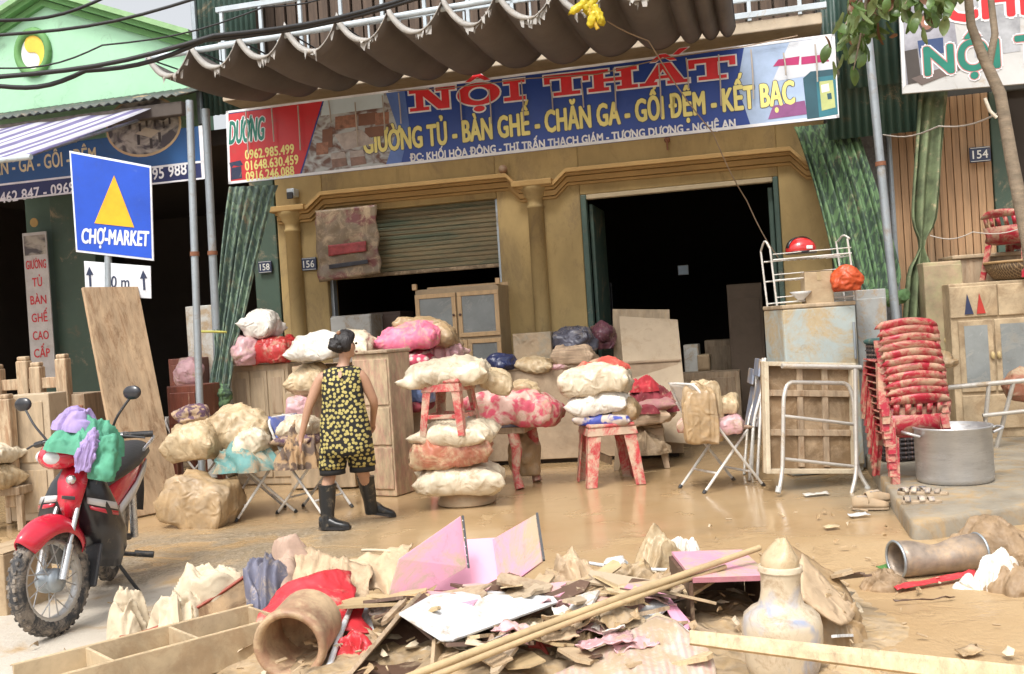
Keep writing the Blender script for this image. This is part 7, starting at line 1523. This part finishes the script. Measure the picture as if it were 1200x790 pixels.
# --- crumpled bags and rags
for nm, lab, xl, xr, yt, yb, d, mm, sd in (('plastic_bag', 'crumpled tan plastic bag at the back of the heap', 748, 800, 626, 672, 5.75, tan, 161), ('plastic_bag', 'torn pale plastic beside the crumpled tan bag', 782, 822, 626, 664, 5.85, whitep, 162), ('paper_heap', 'wet crumpled paper heap behind the bamboo poles', 636, 700, 650, 690, 5.5, tancl, 163), ('paper_heap', 'wet brown paper heap below the tan plastic bag', 706, 780, 660, 706, 5.35, dp_, 164), ('paper_heap', 'brown scraps heap beside the pink cabinet top', 762, 822, 664, 700, 5.2, brownp, 165), ('plastic_bottle', 'crushed clear bottle lying at the back of the heap', 710, 736, 652, 668, 5.65, whl, 166),
                                          ('paper_heap', 'pinkish wet paper heap under the pine planks', 555, 620, 740, 800, 4.4, M('pinkish_paper', (.5, .3, .24), .7, mud=.4, crump=.5), 167), ('paper_heap', 'tan wet paper heap below the level pine plank', 640, 720, 738, 800, 4.4, dp_, 168), ('rag', 'crumpled red rag below the level pine plank', 600, 655, 730, 780, 4.42, M('red_rag', (.45, .06, .04), .6, sc=6, mud=.3, crump=.3), 169), ('paper_heap', 'brown crumpled heap right of the vase', 940, 1010, 690, 748, 4.5, brownp, 170), ('paper_heap', 'wet scraps below the long pine plank', 960, 1050, 772, 800, 4.05, dp_, 171)):
    lum(nm, lab, {'rag': 'rag', 'plastic_bag': 'bag', 'plastic_bottle': 'bottle'}.get(nm, 'paper'), xl, xr, yt, yb, d, mm, None, sd, .09 if 'bottle' not in nm else .02)
# --- striped pink cloth spread like a tent at the bottom
scl = pattern('striped_cloth', 'wave', (.50, .41, .34), (.48, .31, .28), 11, .75, .45, .5, (1, .3, 0), .4)
sheet('striped_cloth', at(770, 722, 4.35), at(835, 765, 4.1), at(850, 840, 3.85), at(610, 815, 3.95), scl, .02, 5, 30, 30, 12, .006, label='pale pink striped cloth spread like a tent over a pole', cat='cloth', an=(3, .5, .5), arch=.03)
sheet('striped_cloth', at(655, 770, 4.3), at(772, 718, 4.42), at(800, 735, 4.4), at(690, 785, 4.2), M('beige_fold', (.42, .33, .22), .75, mud=.2), .02, 5, 20, 12, 13, .006, label='beige folded border of the striped cloth', cat='cloth')
# --- pink topped cabinet, open front
pc = thing('pink_cabinet', 'pink topped cabinet with dark open front beside the vase', 'cabinet', at(852, 790, 4.6)); b0 = pc.location
A0 = at(812, 682, 4.62) - b0; A1 = at(904, 679, 4.62) - b0; ux = A1 - A0; dz = V((0, 0, -.40)); uy = V((-.01, .55, .0))
MB().para(A0, A1, A0 + uy, .018).build('top', pkl, pc, bevel=.002); MB().para(A0 + V((0, 0, -.002)), A0 + uy * .97, A0 + dz, .018).build('side', chipd, pc, bevel=.002); MB().para(A1 + V((0, 0, -.002)), A1 + uy * .97, A1 + dz, .018, -1).build('side', chipd, pc, bevel=.002)
MB().para(A0 + uy * .98, A1 + uy * .98, A0 + uy * .98 + dz, .01).build('back', chipd, pc); MB().para(A0 + dz, A1 + dz, A0 + dz + uy, .018).build('bottom', chipd, pc)
MB().para(A0 + V((-.002, -.004, -.003)), A1 + V((.002, -.004, -.003)), A0 + V((-.002, -.004, .02)), .004).build('edge_strip', M('pink_edge', (.42, .17, .2), .5, mud=.2), pc)
# --- tall ceramic vase
va = thing('vase', 'tall cream ceramic vase with faint blue painting standing in rubble', 'vase', V((at(920, 790, 4.05).x + .0, 4.08, -.02)), rot=(0, R(2), .3))
vm = pattern('vase_glaze', 'noise', (.56, .47, .34), (.30, .33, .42), 8, .3, .3, .60, (1, 1, .8), .08)
MB().lathe([(.115, 0), (.13, .015), (.148, .08), (.157, .16), (.158, .22), (.148, .262), (.12, .288), (.092, .302), (.083, .325), (.078, .36), (.078, .41), (.088, .455), (.08, .46), (.064, .44)], 40).build('body', vm, va)
MB().lathe([(.079, .43), (.089, .436), (.08, .444)], 36).build('neck_ring', vm, va)
# broken cap stuck in the mouth
rr = []
for z, r_, o in ((.44, .074, 0), (.475, .078, 0), (.50, .066, .005), (.535, .04, .012), (.56, .016, .016)): rr.append([V((o + r_ * math.cos(A) * (1 + .1 * noise.noise(V((A, z * 9, 1)))), r_ * math.sin(A), z + .008 * math.sin(3 * A))) for A in fan(0, 2 * PI * 19 / 20, 20)])
MB().loft(rr).build('cloth_plug', tan, va)
# --- brown folded panel right of the vase
sheet('folded_carton', at(928, 640, 4.8), at(975, 672, 4.85), at(1006, 718, 4.6), at(950, 716, 4.35), brownp, .03, 4, 20, 18, 15, .012, label='brown soaked carton sheet folded behind the vase', cat='carton')
sheet('folded_carton', at(936, 650, 4.6), at(1004, 716, 4.55), at(985, 735, 4.3), at(940, 705, 4.3), tancl, .02, 4, 16, 12, 16, .012, label='tan front flap of the soaked carton behind the vase', cat='carton')
# ================================================================== litter at the right
cb_ = thing('crushed_can', 'crushed muddy metal bucket lying below the kerb', 'bucket', G(1104, 672) + V((0, .05, .085)), R(8))
rr = []
for i, q in enumerate(fan(-.235, .235, 13)):
    pinch = 1 - .45 * math.exp(-((q - .0) / .10) ** 2); rr.append([V((q, .10 * math.cos(A) * (1 + .05 * noise.noise(V((A, q * 8, 2)))), (.095 * math.sin(A) * (pinch if math.sin(A) > 0 else 1)))) for A in fan(0, 2 * PI * 23 / 24, 24)])
MB().loft(rr, True, False).build('shell', M('can_dirty', (.30, .24, .19), .45, .3, sc=6, var=.4, mud=.4, mudcol=(.36, .26, .17)), cb_, solid=.005)
for q in (-.237, .237): MB().tube([(q, .102 * math.cos(A), .097 * math.sin(A)) for A in fan(0, 2 * PI, 25)], .007, 6).build('rim', steel, cb_)
sheet('red_wrapper', G(1046, 686, .02), G(1142, 668, .03), G(1146, 676, .01), G(1050, 692, .01), MT['red_tarp'], .02, 7, 24, 8, 17, .004, label='red plastic wrapper strip lying on the mud', cat='wrapper')
for lab, xl, xr, yt, yb, mm, sd, nm in (('white plastic crumpled on the mud beside the crushed bucket', 1146, 1200, 648, 690, whitep, 181, 'plastic_bag'), ('flat white plastic scrap below the red wrapper', 1118, 1158, 676, 690, whitep, 182, 'plastic_bag'), ('brown mud heap below the kerb', 1112, 1215, 612, 662, M('mud_heap', (.27, .18, .10), .6, sc=6, var=.35, bump=.6, crump=.5), 183, 'mud_heap'), ('second brown mud heap at the foot of the kerb', 1160, 1260, 650, 690, MT['mud_heap'], 184, 'mud_heap'), ('low mud lumps left of the crushed bucket', 1010, 1062, 668, 690, MT['mud_heap'], 185, 'mud_heap'), ('pale scrap of paper near the vase', 968, 1010, 700, 722, crm, 186, 'paper_scrap')):
    d = G((xl + xr) / 2, yb).y + .05; lum(nm, lab, {'plastic_bag': 'plastic', 'mud_heap': 'mud', 'paper_scrap': 'paper'}[nm], xl, xr, yt, yb, d, mm, None, sd, .05)
rag_board('yellow_board', 'flat yellow brown board on the mud heap', [(1154, 648, 6.05), (1215, 650, 6.0), (1215, 660, 5.85), (1156, 658, 5.9)], M('yellow_ply', (.45, .3, .12), .7), .012)
for lab, x, y, ww, mm in (('green scrap on the mud left of the crushed bucket', 1034, 668, .14, M('green_scrap', (.08, .22, .05), .6)), ('small white scrap beside the green scrap', 1046, 658, .10, whl), ('pale rubber glove scrap on wet ground by the table leg', 945, 581, .20, M('glove_pale', (.5, .47, .42), .5)), ('white torn tag on the wet ground below the shoe', 998, 606, .14, whl), ('small leaf scrap on the mud right of the plank', 1130, 768, .1, brownp), ('pale stick scrap on the wet mud', 968, 620, .10, frwood), ('thin dark twig lying on the mud', 1050, 706, .3, chipd)):
    p = G(x, y, .012); sheet('litter_scrap', p, p + V((ww, .03, 0)), p + V((ww * .9, .10 if 'twig' not in lab else .012, .005)), p + V((-.01, .07 if 'twig' not in lab else .01, .005)), mm, .015, 12, 10, 6, int(x), .004, label=lab, cat='litter')

# ================================================================== broken pieces heaped between the larger ones
def fragments():
    rs = random.Random(77); GR = 'broken pieces in the rubble heap'
    mats = [chip, frwood, woodm, pkl, chipd, whl, dullp, bamb]
    for k in range(170):
        px = rs.uniform(430, 1000); py = rs.uniform(668, 785)
        if 806 < px < 985 or (px < 525 and py > 712) or (500 < px < 640 and 694 < py < 740): continue
        d = (4.95 - (py - 660) / 130 * .85) + rs.uniform(-.1, .15)
        c = at(px, py, d); z = max(c.z, .03); c.z = min(z, .2); l = rs.uniform(.12, .42); w_ = rs.uniform(.025, .11) if k % 3 else rs.uniform(.08, .18)
        rt = Matrix.Rotation(rs.uniform(0, 6.28), 3, 'Z') @ Matrix.Rotation(rs.uniform(-.35, .35), 3, 'X') @ Matrix.Rotation(rs.uniform(-.3, .3), 3, 'Y')
        pts = [V((-l / 2, -w_ / 2, 0)), V((l / 2 - rs.uniform(0, .05), -w_ / 2, 0)), V((l / 2, -w_ / 6, 0)), V((l / 2 - rs.uniform(.0, .06), w_ / 6, 0)), V((l / 2, w_ / 2, 0)), V((-l / 2 + rs.uniform(0, .05), w_ / 2, 0)), V((-l / 2 - rs.uniform(0, .03), 0, 0))]
        tag(MB().prism([rt @ p for p in pts], rt @ V((0, 0, rs.uniform(.006, .018)))).build('board_fragment', rs.choice(mats), None, c), 'small broken piece of board lying in the rubble heap', 'fragment', GR)
    for k in range(64):
        px = rs.uniform(440, 980); py = rs.uniform(672, 780)
        if 806 < px < 985 or (px < 525 and py > 712) or (500 < px < 640 and 694 < py < 740): continue
        d = 4.95 - (py - 660) / 130 * .85; c = at(px, py, d); c.z = min(max(c.z, .0), .1) ; s_ = rs.uniform(.10, .24)
        q = [c + V((a * s_ * rs.uniform(.7, 1.2), b * s_ * rs.uniform(.5, 1), .05 + rs.uniform(-.03, .06))) for a, b in ((-.5, -.5), (.5, -.5), (.5, .5), (-.5, .5))]
        o = sheet('torn_wrapping', *q, rs.choice([tancl, brownp, crm, dp_, palep, whitep]), .045, 9, 18, 14, k, .004); tag(o, 'crumpled torn wrapping lying in the rubble heap', 'wrapping', 'torn wrappings in the rubble heap')
fragments()
